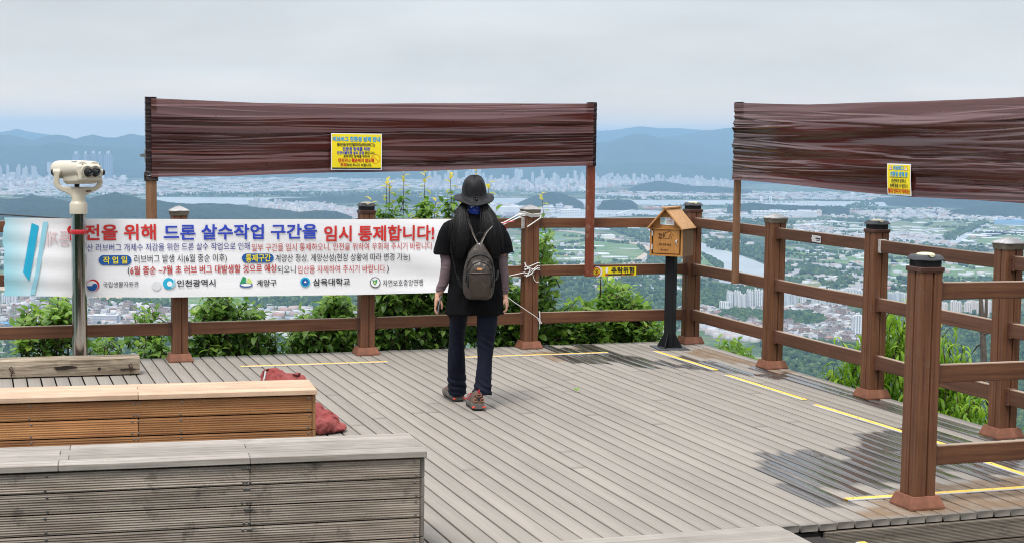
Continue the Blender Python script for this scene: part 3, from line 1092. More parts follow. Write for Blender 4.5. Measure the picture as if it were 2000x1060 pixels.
for poly, n in (([(1440, 402), (1700, 405), (1690, 412), (1440, 412)], 260), ([(1400, 428), (1530, 428), (1560, 440), (1500, 446), (1400, 440)], 240), ([(1690, 392), (1720, 402), (1700, 416), (1640, 410)], 120),
                ([(1150, 386), (1440, 386), (1440, 390), (1150, 389)], 300), ([(300, 378), (900, 376), (900, 384), (300, 384)], 500), ([(1300, 430), (1400, 440), (1380, 460), (1300, 446)], 160), ([(1170, 440), (1290, 462), (1300, 474), (1240, 468)], 140)):
    wf += [(a, b, c_, d, e_) for a, b, c_, d, e_ in trees_in(poly, n, (5, 10))]
blobs("tree_lines", wf, M_CROWN, fine=False)

# --- bridges far down the river
M_WHITE = plain("white_paint", (.80, .80, .80), .5, .05)
M_REDB = plain("faded_red_steel", (.55, .20, .18), .6, .1)
M_CONC = plain("grey_concrete", (.48, .48, .48), .9, .12, .5)


def place(px0, px1, py, name, label, cat):
    a, b = gp(px0, py), gp(px1, py)
    d = b - a
    return empty(name, a, math.atan2(d.y, d.x), label, cat), d.length


e, L = place(1206, 1266, 421.5, "arch_bridge", "white twin arched bridge over the canal mouth", "bridge")
m = MB()
for dy in (0, 14):
    m.tube([(L * i / 16, dy, 9 + 20 * math.sin(math.pi * i / 16)) for i in range(17)], 1.5, 6)
m.build("arch", M_WHITE, e)
m = MB()
for dy in (0, 14):
    for i in range(2, 15):
        m.box((L * i / 16, dy, 9 + 10 * math.sin(math.pi * i / 16)), (.7, .7, 20 * math.sin(math.pi * i / 16)))
m.build("hanger", M_WHITE, e)
m = MB()
m.box((L / 2, 7, 8), (L * 2.6, 17, 2.5))
for i in range(-4, 9):
    m.box((L / 4 * i, 7, 3.2), (3, 12, 7))
m.build("deck", M_CONC, e)
e, L = place(1272, 1312, 412.5, "cable_bridge", "faded red gate shaped bridge above the stamp box roof", "bridge")
m = MB()
for x in (.05, .78):
    m = MB()
    for dy in (0, 12):
        m.box((L * x, dy, 11), (4, 2.5, 22))
    m.box((L * x, 6, 22), (5, 16, 3))
    m.build("pylon", M_REDB, e)
m = MB()
m.tube([(-L * .3, 6, 14), (L * .05, 6, 23), (L * .42, 6, 17), (L * .78, 6, 23), (L * 1.15, 6, 14)], 1.6, 6)
m.box((L * .4, 6, 15), (L * 1.6, 10, 3))
m.build("deck", M_REDB, e)
e, L = place(1484, 1512, 396.5, "suspension_bridge", "white suspension bridge with two gate towers across the river", "bridge")
m = MB()
for x in (.15, .8):
    m = MB()
    for dy in (0, 24):
        m.box((L * x, dy, 22), (5, 4, 44))
    m.box((L * x, 12, 42), (4, 24, 4))
    m.build("pylon", M_WHITE, e)
m = MB()
m.box((L * .5, 12, 10), (L * 4.2, 26, 3))
for i in range(-5, 8):
    m.box((L * .35 * i, 12, 4), (4, 18, 9))
m.build("deck", M_CONC, e)
e, L = place(1668, 1682, 513, "billboard", "white billboard on a tall pole beside the curved highway", "billboard")
m = MB(); m.box((L / 2, 0, 24), (20, 2, 9)); m.build("panel", M_WHITE, e)
m = MB(); m.lathe([(.8, 0), (.6, 20)], 8, c=(L / 2, 0, 0)); m.build("pole", M_CONC, e)

# ================================================================== the deck
rnd = random.Random(21)


def wood(name, cols, axis=1, grain=60.0, rough=.75, isl=.18, bump=.25, spec=.25, worn_glare=None, along=1.6, ribs=None, blot=.0, blotcol=(.05, .045, .04)):
    """weathered timber; axis = direction of the grain in object space"""
    t = NT(name)
    sc = [grain, grain, grain]
    sc[axis] = along
    v = t.coord(tuple(sc))
    g = t.noise(v, 1.0, 5, .65, .3)
    big = t.noise(t.coord((3, 3, 3)), 1.3, 5, .6)
    c = t.mix(t.rng(g, .33, .67), cols[0], cols[1])
    if isl:
        rr_ = t.math('FRACT', t.math('ADD', t.island(), t.math('MULTIPLY', t.objrand(), 3.7)))
        c = t.scale_col(c, t.rng(rr_, 0, 1, 1 - isl, 1 + isl))
    c = t.scale_col(c, t.rng(big, .3, .7, .86, 1.14))
    if blot:
        bn = t.noise(t.coord((7, 7, 7)), 1.0, 6, .7)
        c = t.mix(t.rng(bn, .62 - blot * .12, .70, 0, .75), c, blotcol)
    if worn_glare:
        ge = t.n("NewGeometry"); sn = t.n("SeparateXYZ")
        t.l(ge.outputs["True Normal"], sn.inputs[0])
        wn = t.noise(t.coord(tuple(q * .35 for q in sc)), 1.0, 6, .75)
        top = t.rng(sn.outputs[2], .6, .9)  # upward faces paler: worn paint, with glare from above put into the colour
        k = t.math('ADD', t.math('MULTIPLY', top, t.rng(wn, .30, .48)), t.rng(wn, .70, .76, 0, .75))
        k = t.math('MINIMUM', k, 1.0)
        c = t.mix(k, c, worn_glare)
    h = g
    if ribs:
        x = t.n("TexCoord"); s = t.n("SeparateXYZ")
        t.l(x.outputs["Object"], s.inputs[0])
        w = t.math('SINE', t.math('MULTIPLY', s.outputs[2], 2 * math.pi / ribs))
        c = t.scale_col(c, t.rng(w, -1, 1, .74, 1.10))
        h = t.math('ADD', t.math('MULTIPLY', w, .5), t.math('MULTIPLY', g, .6))
    t.bump(h, bump, .004)
    return t.set(c, rough, 0, spec)


t = NT("weathered_deck_boards")
v = t.coord((55, 1.3, 1))
g = t.noise(v, 1.0, 5, .6)
big = t.noise(t.coord((.9, .35, 1)), 1.5, 5, .6)
spots = t.noise(t.coord((9, 5, 1)), 1.0, 6, .7)
c = t.mix(t.rng(g, .3, .7), (.240, .214, .186), (.294, .266, .234))
c = t.scale_col(c, t.rng(t.island(), 0, 1, .93, 1.06))
c = t.scale_col(c, t.rng(big, .3, .7, .90, 1.09))
c = t.mix(t.rng(spots, .66, .76, 0, .35), c, (.20, .175, .15))
dirt = t.attr("dirt")
c = t.mix(t.math('MULTIPLY', dirt, t.rng(spots, .3, .55, .35, 1)), c, (.20, .135, .085))
wet = t.attr("wet")
wn = t.noise(t.coord((9, 1.5, 1)), 1.0, 6, .6)
wk = t.rng(t.math('ADD', wet, t.math('MULTIPLY', t.math('SUBTRACT', wn, .5), .9)), .30, .52, 0, 1, True)
c = t.mix(t.math('MULTIPLY', wk, .88), c, (.062, .056, .054))
t.bump(g, .25, .003)
rr = t.rng(wk, .35, 1.0, .8, .10)
M_DECK = t.set(c, rr, 0, .35)


def P2(pix, z=0.0):
    return [(at(x, y, z).x, at(x, y, z).y) for x, y in pix]


WET = [P2([(1058, 676), (1150, 672), (1210, 690), (1330, 712), (1395, 723), (1300, 719), (1200, 713), (1108, 703)]),
       P2([(1285, 692), (1350, 697), (1500, 733), (1570, 745), (1500, 738), (1390, 724), (1320, 704)]),
       P2([(1470, 712), (1560, 735), (1700, 772), (1990, 862), (1990, 880), (1760, 806), (1560, 752), (1440, 712)]),
       P2([(1468, 905), (1500, 884), (1560, 880), (1620, 890), (1660, 880), (1700, 850), (1760, 828), (1850, 850), (2010, 890), (2010, 934), (1960, 936), (1840, 926), (1770, 945), (1660, 988), (1600, 985), (1530, 960)])]
DIRT = [P2([(1370, 676), (1500, 712), (1460, 712), (1340, 690)]), P2([(1680, 1000), (1760, 950), (2010, 930), (2010, 985), (1700, 1015)]), P2([(1030, 690), (1150, 672), (1200, 690), (1100, 705)]),
        P2([(1490, 722), (1540, 722), (1600, 745), (1540, 745)])]


def spans(poly, x):
    ys = []
    n = len(poly)
    for i in range(n):
        (x0, y0), (x1, y1) = poly[i], poly[(i + 1) % n]
        if (x0 > x) != (x1 > x):
            ys.append(y0 + (y1 - y0) * (x - x0) / (x1 - x0))
    ys.sort()
    return [(ys[i], ys[i + 1]) for i in range(0, len(ys) - 1, 2)]


PITCH_X, BW = 0.105, 0.0942
dv, df, dw, dd_ = [], [], [], []
nb = int((.105 + 7.6) / PITCH_X)
for i in range(nb):
    x1 = .105 - i * PITCH_X
    x0 = x1 - BW
    xc = (x0 + x1) / 2
    wr = random.Random(i * 13 + 5)
    wsp = []
    for k, poly in enumerate(WET):
        for a, b in spans(poly, xc):
            st = wr.choice([1, 1, 1, .75, .55])
            wsp.append((a - wr.uniform(-.10, .22), b + wr.uniform(-.10, .25), st))
    dsp = [(a, b) for poly in DIRT for a, b in spans(poly, xc)]
    cuts = [-6.585 + wr.uniform(-.006, .006)]
    y = cuts[0] + wr.uniform(1.5, 5.5)
    if y < -.6:
        cuts.append(y)
    cuts.append(.20 + wr.uniform(-.004, .004))
    dz = wr.uniform(-.0015, .0015)
    for a, b in zip(cuts[:-1], cuts[1:]):
        a2, b2 = a + .0005, b - .0005
        n = max(2, int((b2 - a2) / .07))
        o = len(dv)
        for j in range(n + 1):
            yy = a2 + (b2 - a2) * j / n
            ins = .012 * min(1.0, max(0.0, (yy + 6.56) / .2))
            for xx, zz in ((x0 + ins, -.034), (x0, -.0015), (x0 + .0015, 0), (x1 - .0015, 0), (x1, -.0015), (x1 - ins, -.034)):
                dv.append((xx, yy, zz + dz))
                w = 0.0
                for p, q, st in wsp:
                    skew = (xx - xc) / BW * .05
                    w = max(w, st * min(1.0, max(0.0, min((yy - p + skew) / .42 + .30, (q - yy + skew) / .42 + .30))))
                dw.append(w)
                dd_.append(1.0 if any(p <= yy <= q for p, q in dsp) else 0.0)
            if j:
                for k in range(5):
                    df.append((o + (j - 1) * 6 + k, o + (j - 1) * 6 + k + 1, o + j * 6 + k + 1, o + j * 6 + k))
        df.append((o + 1, o + 2, o + 3, o + 4)); df.append((o, o + 1, o + 4, o + 5))
        e_ = o + n * 6
        df.append((e_ + 4, e_ + 3, e_ + 2, e_ + 1)); df.append((e_ + 5, e_ + 4, e_ + 1, e_))
deck = np_mesh("deck", dv, df, M_DECK)
for nm, arr in (("wet", dw), ("dirt", dd_)):
    at_ = deck.data.attributes.new(nm, 'FLOAT', 'POINT')
    at_.data.foreach_set("value", np.array(arr, dtype=np.float32))
tag(deck, kind="structure")
M_UNDER = plain("dark_joists", (.025, .021, .018), .9, .2, 5)
M_FASCIA = wood("wet_ribbed_fascia", ((.10, .080, .060), (.20, .17, .135)), 0, 40, .35, .2, .4, .4, ribs=.0075, blot=.5, blotcol=(.04, .03, .024))
m = MB()
m.box((-3.75, -3.19, -.075), (7.68, 6.74, .05))
for i in range(9):
    m.box((-3.75, .12 - i * .83, -.16), (7.68, .09, .14))
tag(m.build("deck_frame", M_UNDER), kind="structure")
m = MB()
for k in range(7):
    m.box((-.95 + (k % 2) * .004, -6.588 + (k % 2) * .002, -.095 - k * .112), (2.86, .03, .106), bev=.003)
tag(m.build("deck_fascia", M_FASCIA), kind="structure")
m = MB()
m.box((-.9, -8.6, -.86), (3.0, 4.0, .06))
tag(m.build("lower_deck", wood("lower_deck_boards", ((.20, .18, .16), (.30, .27, .25)), 0)), kind="structure")
M_LAND = wood("landing_boards", ((.235, .213, .188), (.31, .284, .254)), 0, 55, .8, .10, .2)
m = MB()
for k in range(26):
    m.box((-3.55 + rnd.uniform(-.003, .003), -6.665 - k * .0945, .014), (2.28, .0885, .028), rot_z(0), bev=.002)
land = m.build("landing", M_LAND)
land.rotation_euler = (0, 0, -.020)
land.location = (-.133, -.072, 0)
tag(land, kind="structure")
m = MB()
m.box((-3.6, -7.9, -.2), (2.2, 2.3, .37))
tag(m.build("landing_frame", M_UNDER), kind="structure")

# hillside falling away from the deck
M_SLOPE = hill_mat("mountain_slope", (.02, .035, .015), (.06, .085, .035), 900)
vs, fs = [], []
nr_, na_ = 40, 72
for i in range(nr_):
    r = 9.5 + 1500 * (i / (nr_ - 1)) ** 2.4
    for j in range(na_):
        a = 2 * math.pi * j / na_
        x, y = -3.7 + r * math.cos(a), -5.5 + r * math.sin(a)
        h = -2.6 - .36 * (r - 9.5)
        back = max(0, -math.sin(a))
        h = h * (1 - .8 * back) + fbm(x / 60, y / 60, 3) * min(4, r * .02)
        vs.append((x, y, max(h, ZP - 8)))
c0 = len(vs)
vs.append((-3.7, -5.5, -2.4))
for i in range(nr_ - 1):
    for j in range(na_):
        k = (j + 1) % na_
        fs.append((i * na_ + j, (i + 1) * na_ + j, (i + 1) * na_ + k, i * na_ + k))
mb_ = MB(); mb_.add(vs, fs + [(c0, j, (j + 1) % na_) for j in range(na_)])
tag(mb_.build("hillside", M_SLOPE, smooth=True), kind="structure")

# unseen trees added behind the viewpoint to darken the film's reflections
rb = random.Random(4)
bt = []
for i in range(420):
    a = rb.uniform(R(188), R(352))
    r = rb.uniform(19, 40)
    q = rb.uniform(.7, 1.9)
    bt.append((-4.5 + r * math.cos(a), -9.5 + r * math.sin(a), rb.uniform(-3, 3.2) + (r - 19) * .08, q, q * 1.05))
blobs("added_trees", bt, M_CROWN)

# ------------------------------------------------------------------ yellow strips screwed to the deck
t = NT("yellow_strip_paint")
nf = t.noise(t.coord((14, 14, 14)), 1, 5, .65)
M_YEL = t.set(t.mix(t.rng(nf, .3, .7), (.78, .46, .045), (.86, .60, .16)), .6, 0, .3)
M_ALU = plain("aluminium_nosing", (.62, .62, .66), .4, .05, metal=.3)
M_SCREW = plain("screw_steel", (.22, .21, .20), .4, .1, metal=.8)


def strip(p, q, label):
    a, b = at(*p), at(*q)
    d = b - a
    L = d.length
    e = empty("anti_slip_strip", a, math.atan2(d.y, d.x), label, "anti-slip strip", "yellow anti-slip strips on the deck")
    mb = MB(); mb.box((L / 2, .016, .0045), (L, .039, .006), bev=.001); mb.cur = 1
    m = MB(); m.box((L / 2, -.0125, .004), (L, .012, .005)); m.build("metal_edge", M_ALU, e)
    for k in range(max(2, int(L / .22))):
        mb.lathe([(.006, .007), (.005, .0095)], 8, c=(.04 + k * (L - .08) / max(1, int(L / .22) - 1), .012, 0))
    mb.build("yellow_band", [M_YEL, M_SCREW], e)


strip((470, 716.5), (757, 707), "yellow strip on the deck left of the hiker, before the second railing post")
strip((905, 698.5), (1188, 689), "yellow strip on the deck just right of the hiker's legs")
strip((1277, 686), (1396, 723), "wet orange yellow strip beside the stamp box stand")
strip((1417, 733), (1569, 781), "dry yellow strip second from the stamp box stand")
strip((1589, 791), (1764, 845), "pale yellow strip running behind the nearest railing post")
strip((1775, 848.5), (1842, 869), "short end of yellow strip seen right of the nearest post under its lowest rail")
strip((1925, 904), (2040, 942), "yellow strip on wet boards at the right edge below the lowest rail")
strip((1655, 976.5), (2040, 951), "yellow strip along the near deck edge behind the nearest post's base")
a_ = empty("anti_slip_strip", (-2.47, -7.06, .028), R(-92), "orange strip end on the stair landing at the bottom of the photo", "anti-slip strip", "yellow anti-slip strips on the deck")
m = MB(); m.box((.28, .012, .0045), (.56, .036, .006), bev=.001); m.build("yellow_band", M_YEL, a_)
m = MB(); m.box((.28, -.0125, .004), (.56, .012, .005)); m.build("metal_edge", M_ALU, a_)

# ------------------------------------------------------------------ brown railings
BROWN = ((.088, .034, .017), (.180, .080, .040))
M_POST = wood("brown_post_paint", BROWN, 2, 45, .55, .0, .2, .3, worn_glare=None, along=1.2, blot=.35, blotcol=(.15, .115, .085))
M_RAILX = wood("brown_rail_paint_across", BROWN, 0, 45, .55, .14, .25, .3, worn_glare=(.33, .255, .19))
M_RAILY = wood("brown_rail_paint_along", ((.080, .035, .021), (.130, .060, .036)), 1, 45, .55, .14, .3, .3, worn_glare=(.33, .255, .19))
M_SHOE = plain("rusty_brown_shoe", (.20, .078, .043), .6, .30, 14, bump=.15)
M_COLLAR = plain("brown_metal_collar", (.075, .032, .022), .45, .2, 20, metal=.2)
M_BLACK = plain("black_lamp_plastic", (.010, .010, .011), .6, .2, 30)
M_LAMPROOF = plain("grey_lamp_roof", (.055, .057, .062), .5, .3, 20)
M_CREAM = plain("yellowed_lamp_dome", (.60, .55, .38), .35, .12, 20)
M_CAPW = wood("flaking_cap_paint", ((.30, .29, .29), (.55, .54, .54)), 0, 30, .85, 0, .6, .2, blot=.5, blotcol=(.12, .10, .085))
M_CAPS = wood("weathered_cap_side", ((.10, .085, .062), (.17, .145, .11)), 0, 30, .8, 0, .3, .2, blot=.5, blotcol=(.42, .41, .40))
M_BRACK = plain("brown_bracket", (.105, .047, .03), .5, .25, 30, bump=.2)
M_BRACKW = plain("peeled_bracket", (.50, .48, .46), .6, .3, 40, bump=.3)


def post_body():
    """square post with a groove down each face"""
    h, g0, g1, dp = .065, .004, .016, .012
    face = [(-h, -h), (g0, -h), (g0, -h + dp), (g1, -h + dp), (g1, -h)]
    pts = []
    for k in range(4):
        a = k * math.pi / 2
        for x, y in face:
            pts.append((x * math.cos(a) - y * math.sin(a), x * math.sin(a) + y * math.cos(a)))
    m = MB()
    m.loft([[(x, y, z) for x, y in pts] for z in (.02, 1.258)])
    return m


def cap_solar(e):
    m = MB()
    m.box((0, 0, 1.269), (.146, .146, .026), bev=.003)
    c = m.build("collar", M_COLLAR, e)
    m = MB()
    m.box((0, 0, 1.300), (.118, .118, .038))
    for k in range(11):
        for s in (-1, 1):
            m.box((-.05 + k * .01, s * .060, 1.300), (.004, .003, .034)); m.box((s * .060, -.05 + k * .01, 1.300), (.003, .004, .034))
    m.build("lamp", M_BLACK, e)
    m = MB()
    sq = lambda r, z, k=6: [(r * x, r * y, z - (abs(abs(x) - abs(y)) * .004 if k else 0)) for x, y in [(-1, -1), (-.5, -1), (0, -1), (.5, -1), (1, -1), (1, -.5), (1, 0), (1, .5), (1, 1), (.5, 1), (0, 1), (-.5, 1), (-1, 1), (-1, .5), (-1, 0), (-1, -.5)]]
    m.loft([sq(.060, 1.319, 0), sq(.071, 1.319), sq(.0705, 1.323), sq(.062, 1.337, 0), sq(.054, 1.345, 0)])
    m.build("lamp_roof", M_LAMPROOF, e)
    m = MB()
    m.lathe([(.050, 1.344), (.047, 1.350), (.030, 1.355), (.0, 1.356)], 20, cap=False)
    m.prism([(-.024, 1.346), (-.012, 1.334), (.004, 1.334), (.014, 1.346)], -.0685, -.055)
    m.build("lamp_dome", M_CREAM, e, smooth=True, angle=40)


def cap_hip(e):
    m = MB()
    m.box((0, 0, 1.262), (.142, .142, .036), taper=(1.07, 1.07))
    m.build("cap_skirt", M_CAPS, e)
    m = MB()
    q = lambda r, z, j=0: [(r * x + rnd.uniform(-j, j), r * y + rnd.uniform(-j, j), z + rnd.uniform(-j, j) * .7) for x, y in [(-1, -1), (-.5, -1), (0, -1), (.5, -1), (1, -1), (1, -.5), (1, 0), (1, .5), (1, 1), (.5, 1), (0, 1), (-.5, 1), (-1, 1), (-1, .5), (-1, 0), (-1, -.5)]]
    m.loft([q(.075, 1.2795, .001), q(.082, 1.283, .003), q(.079, 1.290, .002), q(.055, 1.302, .002), q(.028, 1.316, .002), q(.006, 1.325, .001)])
    m.build("cap_roof", M_CAPW, e)


def make_post(kind, parent, loc, rz=0.0):
    """post > shoe and cap pieces"""
    p = post_body().build("post", M_POST, parent)
    p.location = loc
    p.rotation_euler = (0, 0, rz)
    m = MB()
    sq = lambda r, z: [(-r, -r, z), (r, -r, z), (r, r, z), (-r, r, z)]
    m.loft([sq(.104, .002), sq(.104, .012), sq(.083, .068), sq(.080, .070), sq(.064, .066)])
    m.build("shoe", M_SHOE, p)
    (cap_solar if kind == 's' else cap_hip)(p)
    return p


def rail(parent, a, b, z0, z1, mat, peel=(0, 0), dz=0.0):
    """plank between two points of one line, with a bracket at each end; coordinates in the railing's own frame"""
    a, b = Vector((*a, 0)), Vector((*b, 0))
    d = (b - a)
    L = d.length
    ang = math.atan2(d.y, d.x)
    alongy = abs(d.y) > abs(d.x)
    m = MB()
    h, tck = z1 - z0, .045
    n = 10
    rings = []
    wob = rnd.uniform(-.004, .004)
    for i in range(n + 1):
        s = i / n
        x = .012 + (L - .024) * s
        zz = wob * math.sin(s * 3.14) + dz * s
        rings.append([(x, -tck / 2 + .004, -h / 2 + zz), (x, tck / 2 - .004, -h / 2 + zz), (x, tck / 2, -h / 2 + .004 + zz), (x, tck / 2, h / 2 - .004 + zz), (x, tck / 2 - .004, h / 2 + zz), (x, -tck / 2 + .004, h / 2 + zz), (x, -tck / 2, h / 2 - .004 + zz), (x, -tck / 2, -h / 2 + .004 + zz)])
    M_ = rot_z(ang)
    m.loft([[tuple(M_ @ Vector(p)) for p in r] for r in rings])
    o = m.build("rail", mat, parent)
    o.location = (a.x, a.y, (z0 + z1) / 2)
    for k, x in enumerate((.017, L - .017)):
        m = MB()
        zz = dz if k else 0
        m.box((x, 0, zz), (.034, tck + .012, h + .010), M_, bev=.002)
        for q in (-.3, .3):
            m.lathe([(.005, 0), (.004, .003)], 6, axis='Y', c=(x, 0, 0), mat=M_ @ Matrix.Translation((0, -tck / 2 - .007, zz + q * h)) @ Matrix.Rotation(math.pi, 4, 'Z') @ Matrix.Translation((-2 * x, 0, 0)))
        b_ = m.build("bracket", M_BRACKW if peel[k] else M_BRACK, o)
        if peel[k]:
            b_["label"] = "bracket with its paint peeled to white"
    return o


LV = ((1.112, 1.203), (.668, .765), (.225, .330))
fl = [(-6.47, .005, 's'), (-4.812, .004, 'h'), (-3.173, .019, 's'), (-1.612, .071, 'h'), (.017, .030, 's')]
o0 = fl[1]
rf = empty("railing", (o0[0], o0[1], 0), 0, "brown timber railing along the far deck edge, carrying the white banner", "railing")
for x, y, k in fl:
    make_post(k, rf, (x - o0[0], y - o0[1], 0))
for (x0, y0, _), (x1, y1, _) in zip(fl[:-1], fl[1:]):
    for i, (a, b) in enumerate(LV):
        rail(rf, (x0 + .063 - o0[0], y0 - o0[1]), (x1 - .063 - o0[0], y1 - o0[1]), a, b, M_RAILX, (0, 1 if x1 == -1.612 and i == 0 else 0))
rl = [(.002, -1.629, 'h'), (.004, -3.206, 's'), (-.013, -4.821, 'h'), (0, -6.45, 's')]
rr_ = empty("railing", (rl[0][0], rl[0][1], 0), 0, "brown timber railing running down the right deck side above the houses", "railing")
for x, y, k in rl:
    make_post(k, rr_, (x - rl[0][0], y - rl[0][1], 0))
seq = [(.017, .030)] + [(x, y) for x, y, _ in rl]
for j, ((x0, y0), (x1, y1)) in enumerate(zip(seq[:-1], seq[1:])):
    for i, (a, b) in enumerate(LV):
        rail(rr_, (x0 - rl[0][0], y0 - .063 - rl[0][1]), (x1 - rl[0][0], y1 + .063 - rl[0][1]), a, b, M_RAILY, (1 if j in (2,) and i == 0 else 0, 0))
rn = empty("railing", (-1.696, -6.378, 0), 0, "nearest brown railing post with three rails reaching the right edge", "railing")
make_post('s', rn, (0, 0, 0))
for a, b in LV:
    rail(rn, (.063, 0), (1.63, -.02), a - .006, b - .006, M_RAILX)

# ------------------------------------------------------------------ film screens on poles
t = NT("brown_stretch_film")
x = t.n("TexCoord"); s = t.n("SeparateXYZ")
t.l(x.outputs["Object"], s.inputs[0])
w1 = t.noise(t.coord((.42, .42, 27)), 1.0, 2.5, .55, .8)
w2 = t.noise(t.coord((.8, .8, 75)), 1.0, 1, .5, .3)
thin = t.attr("thin")
lay = t.noise(t.coord((.30, .30, 6)), 1.0, 2, .5, .2)
base = t.mix(t.rng(lay, .40, .60), (.036, .0075, .0065), (.080, .022, .018))
base = t.mix(thin, base, (.125, .052, .047))
vo = t.n("TexVoronoi", feature='F1')
t.l(t.coord((11, 11, 15)), vo.inputs["Vector"])
_val(vo, "Scale", 1.0)
sc_ = t.n("SeparateColor")
t.l(vo.outputs["Color"], sc_.inputs[0])
bug = t.math('MULTIPLY', t.math('LESS_THAN', vo.outputs["Distance"], .085), t.math('GREATER_THAN', sc_.outputs[0], .50))
base = t.mix(bug, base, (.006, .005, .004))
t.bump(t.math('ADD', t.math('MULTIPLY', w1, 1.0), t.math('MULTIPLY', w2, .10)), .35, .012)
t.set(base, t.rng(thin, 0, 1, .12, .26), 0, .55)
tr = t.n("BsdfTransparent")
tr.inputs["Color"].default_value = (.62, .40, .40, 1)
ms = t.n("MixShader")
t.l(t.rng(thin, 0, 1, .0, .16), ms.inputs[0])
t.l(t.b.outputs[0], ms.inputs[1]); t.l(tr.outputs[0], ms.inputs[2])
t.l(ms.outputs[0], t.t.nodes["Material Output"].inputs["Surface"])
M_FILM = t.m
M_POLEWRAP = plain("film_wrapped_pole", (.020, .009, .010), .25, .3, 18, spec=.5, bump=.3, stretch=(1, 1, 4))
M_POLER = wood("red_brown_pole", ((.13, .032, .018), (.20, .055, .030)), 2, 40, .5, 0, .3, .3, along=1.5, blot=.5, blotcol=(.30, .22, .16))
M_POLET = wood("peeling_tan_pole", ((.15, .075, .042), (.26, .145, .08)), 2, 40, .7, 0, .35, .2, along=1.3, blot=.6, blotcol=(.10, .06, .04))


def film(e, top, bot, n=220, m_=220, depth=.10, flip=False):
    """sheet stretched between two poles; top/bot: height as functions of the way along; local X along, wrinkles across"""
    L = top[-1][0]
    nr = np.random.RandomState(int(L * 1000) % 977)
    tx, tz = zip(*top); bx, bz_ = zip(*bot)
    X = np.linspace(0, L, n + 1)[:, None] * np.ones((1, m_ + 1))
    Q = np.ones((n + 1, 1)) * np.linspace(0, 1, m_ + 1)[None, :]
    ZT, ZB = np.interp(X, tx, tz), np.interp(X, bx, bz_)
    Z = ZB + (ZT - ZB) * Q
    Wd = np.zeros_like(X)
    # broad soft folds, then many tapering creases pulled out from the poles
    for k in range(9):
        Wd += nr.uniform(.0012, .0026) * np.sin(Q * nr.uniform(10, 34) + X * nr.uniform(-1.2, 1.2) + nr.uniform(0, 6) + 1.2 * np.sin(X * nr.uniform(.4, 1.3) + nr.uniform(0, 6)))
    for k in range(110):
        end = k % 3
        ln = nr.uniform(.35, 1.5)
        x0 = nr.uniform(0, L) if end == 2 else (nr.uniform(-.1, .35) if end == 0 else L - nr.uniform(-.1, .35))
        q0, sl = nr.uniform(.02, .98), nr.uniform(-.045, .045)
        wd = nr.uniform(.007, .020) * (1.0 if end == 2 else .75)
        am = nr.uniform(.0026, .0082) * nr.choice([1, 1, -1])
        c = q0 + sl * (X - x0) + .012 * np.sin(X * nr.uniform(1, 3) + k)
        t_ = np.clip(1 - ((X - x0) / ln) ** 2, 0, 1)
        Wd += am * t_ * np.exp(-((Q - c) / wd) ** 2)
    Wd += .012 * np.sin(Q * math.pi) * np.sin(X * 1.3 + 1) * np.minimum(1, X / .5) * np.minimum(1, (L - X) / .5)
    EZ = .004 * np.sin(X * 2.3 + (Q > .5) * 2) * (np.abs(Q - .5) * 2) ** 6
    vs = np.stack([X, Wd, Z + EZ], -1).reshape(-1, 3)
    lo = .17 + .05 * np.sin(X * .8) + .02 * np.sin(X * 2.7)
    th = np.where(Q > .5, 1 - np.clip((1 - Q - lo) / .012, 0, 1), 1 - np.clip((Q - .06) / .012, 0, 1)).ravel()
    fs = []
    for i in range(n):
        for j in range(m_):
            a = i * (m_ + 1) + j
            fs.append((a, a + m_ + 1, a + m_ + 2, a + 1))
    o = np_mesh("film", vs, fs, M_FILM, smooth=True, parent=e)
    k = o.data.attributes.new("thin", 'FLOAT', 'POINT')
    k.data.foreach_set("value", np.array(th, dtype=np.float32))
    o.location = (0, -.052, 0)
    return o


def pole(parent, x, z0, z1, zs, w, mat, wrapmat=None):
    m = MB()
    m.box((x, 0, (z0 + zs) / 2), (w, .05, zs - z0), bev=.003)
    p = m.build("pole", mat, parent)
    m = MB()
    rings = []
    n = 60
    for i in range(n + 1):
        z = zs + (z1 - zs) * i / n
        k = .003 + .003 * fbm(z * 40, x, 2, 3)
        rings.append([(x - w / 2 - k, -.026 - k, z), (x + w / 2 + k, -.026 - k, z), (x + w / 2 + k, .026 + k, z), (x - w / 2 - k, .026 + k, z)])
    m.loft(rings)
    m.build("wrapped_film", M_POLEWRAP, p)
    return p


f1 = empty("film_screen", (-5.05, -.085, 0), 0, "dark brown stretch film screen above the banner, with a big yellow notice", "insect film screen", "film screens")
pole(f1, 0.0, .62, 2.238, 1.575, .086, M_POLET)
pole(f1, 3.966, .667, 2.27, 1.688, .074, M_POLER)
m = MB()
for k in range(9):
    m.tube([(math.cos(a) * .055, math.sin(a) * .038, 1.545 + k * .008 + .006 * math.sin(a * 3 + k)) for a in np.linspace(0, 6.28, 14)], .006, 5)
m.build("tied_film", M_POLEWRAP, f1)
m = MB()
m.box((-.047, -.01, 1.75), (.012, .03, .115), bev=.002); m.prism([(-.053, 1.735), (-.085, 1.738), (-.095, 1.75), (-.085, 1.762), (-.053, 1.765)], -.012, -.006)
m.build("hasp", plain("grey_hasp_steel", (.25, .27, .25), .4, .2, 30, metal=.7), f1)
film(f1, [(0, 2.222), (.9, 2.207), (1.8, 2.214), (2.7, 2.232), (3.966, 2.262)], [(0, 1.571), (.66, 1.577), (1.5, 1.616), (2.5, 1.640), (3.966, 1.690)])
f2 = empty("film_screen", (-.09, -1.085, 0), R(-90), "dark brown stretch film screen on the right, with a small yellow notice", "insect film screen", "film screens")
pole(f2, 0.0, .675, 2.273, 1.592, .05, M_POLET)
pole(f2, 4.55, .05, 2.30, 1.592, .06, M_POLET)
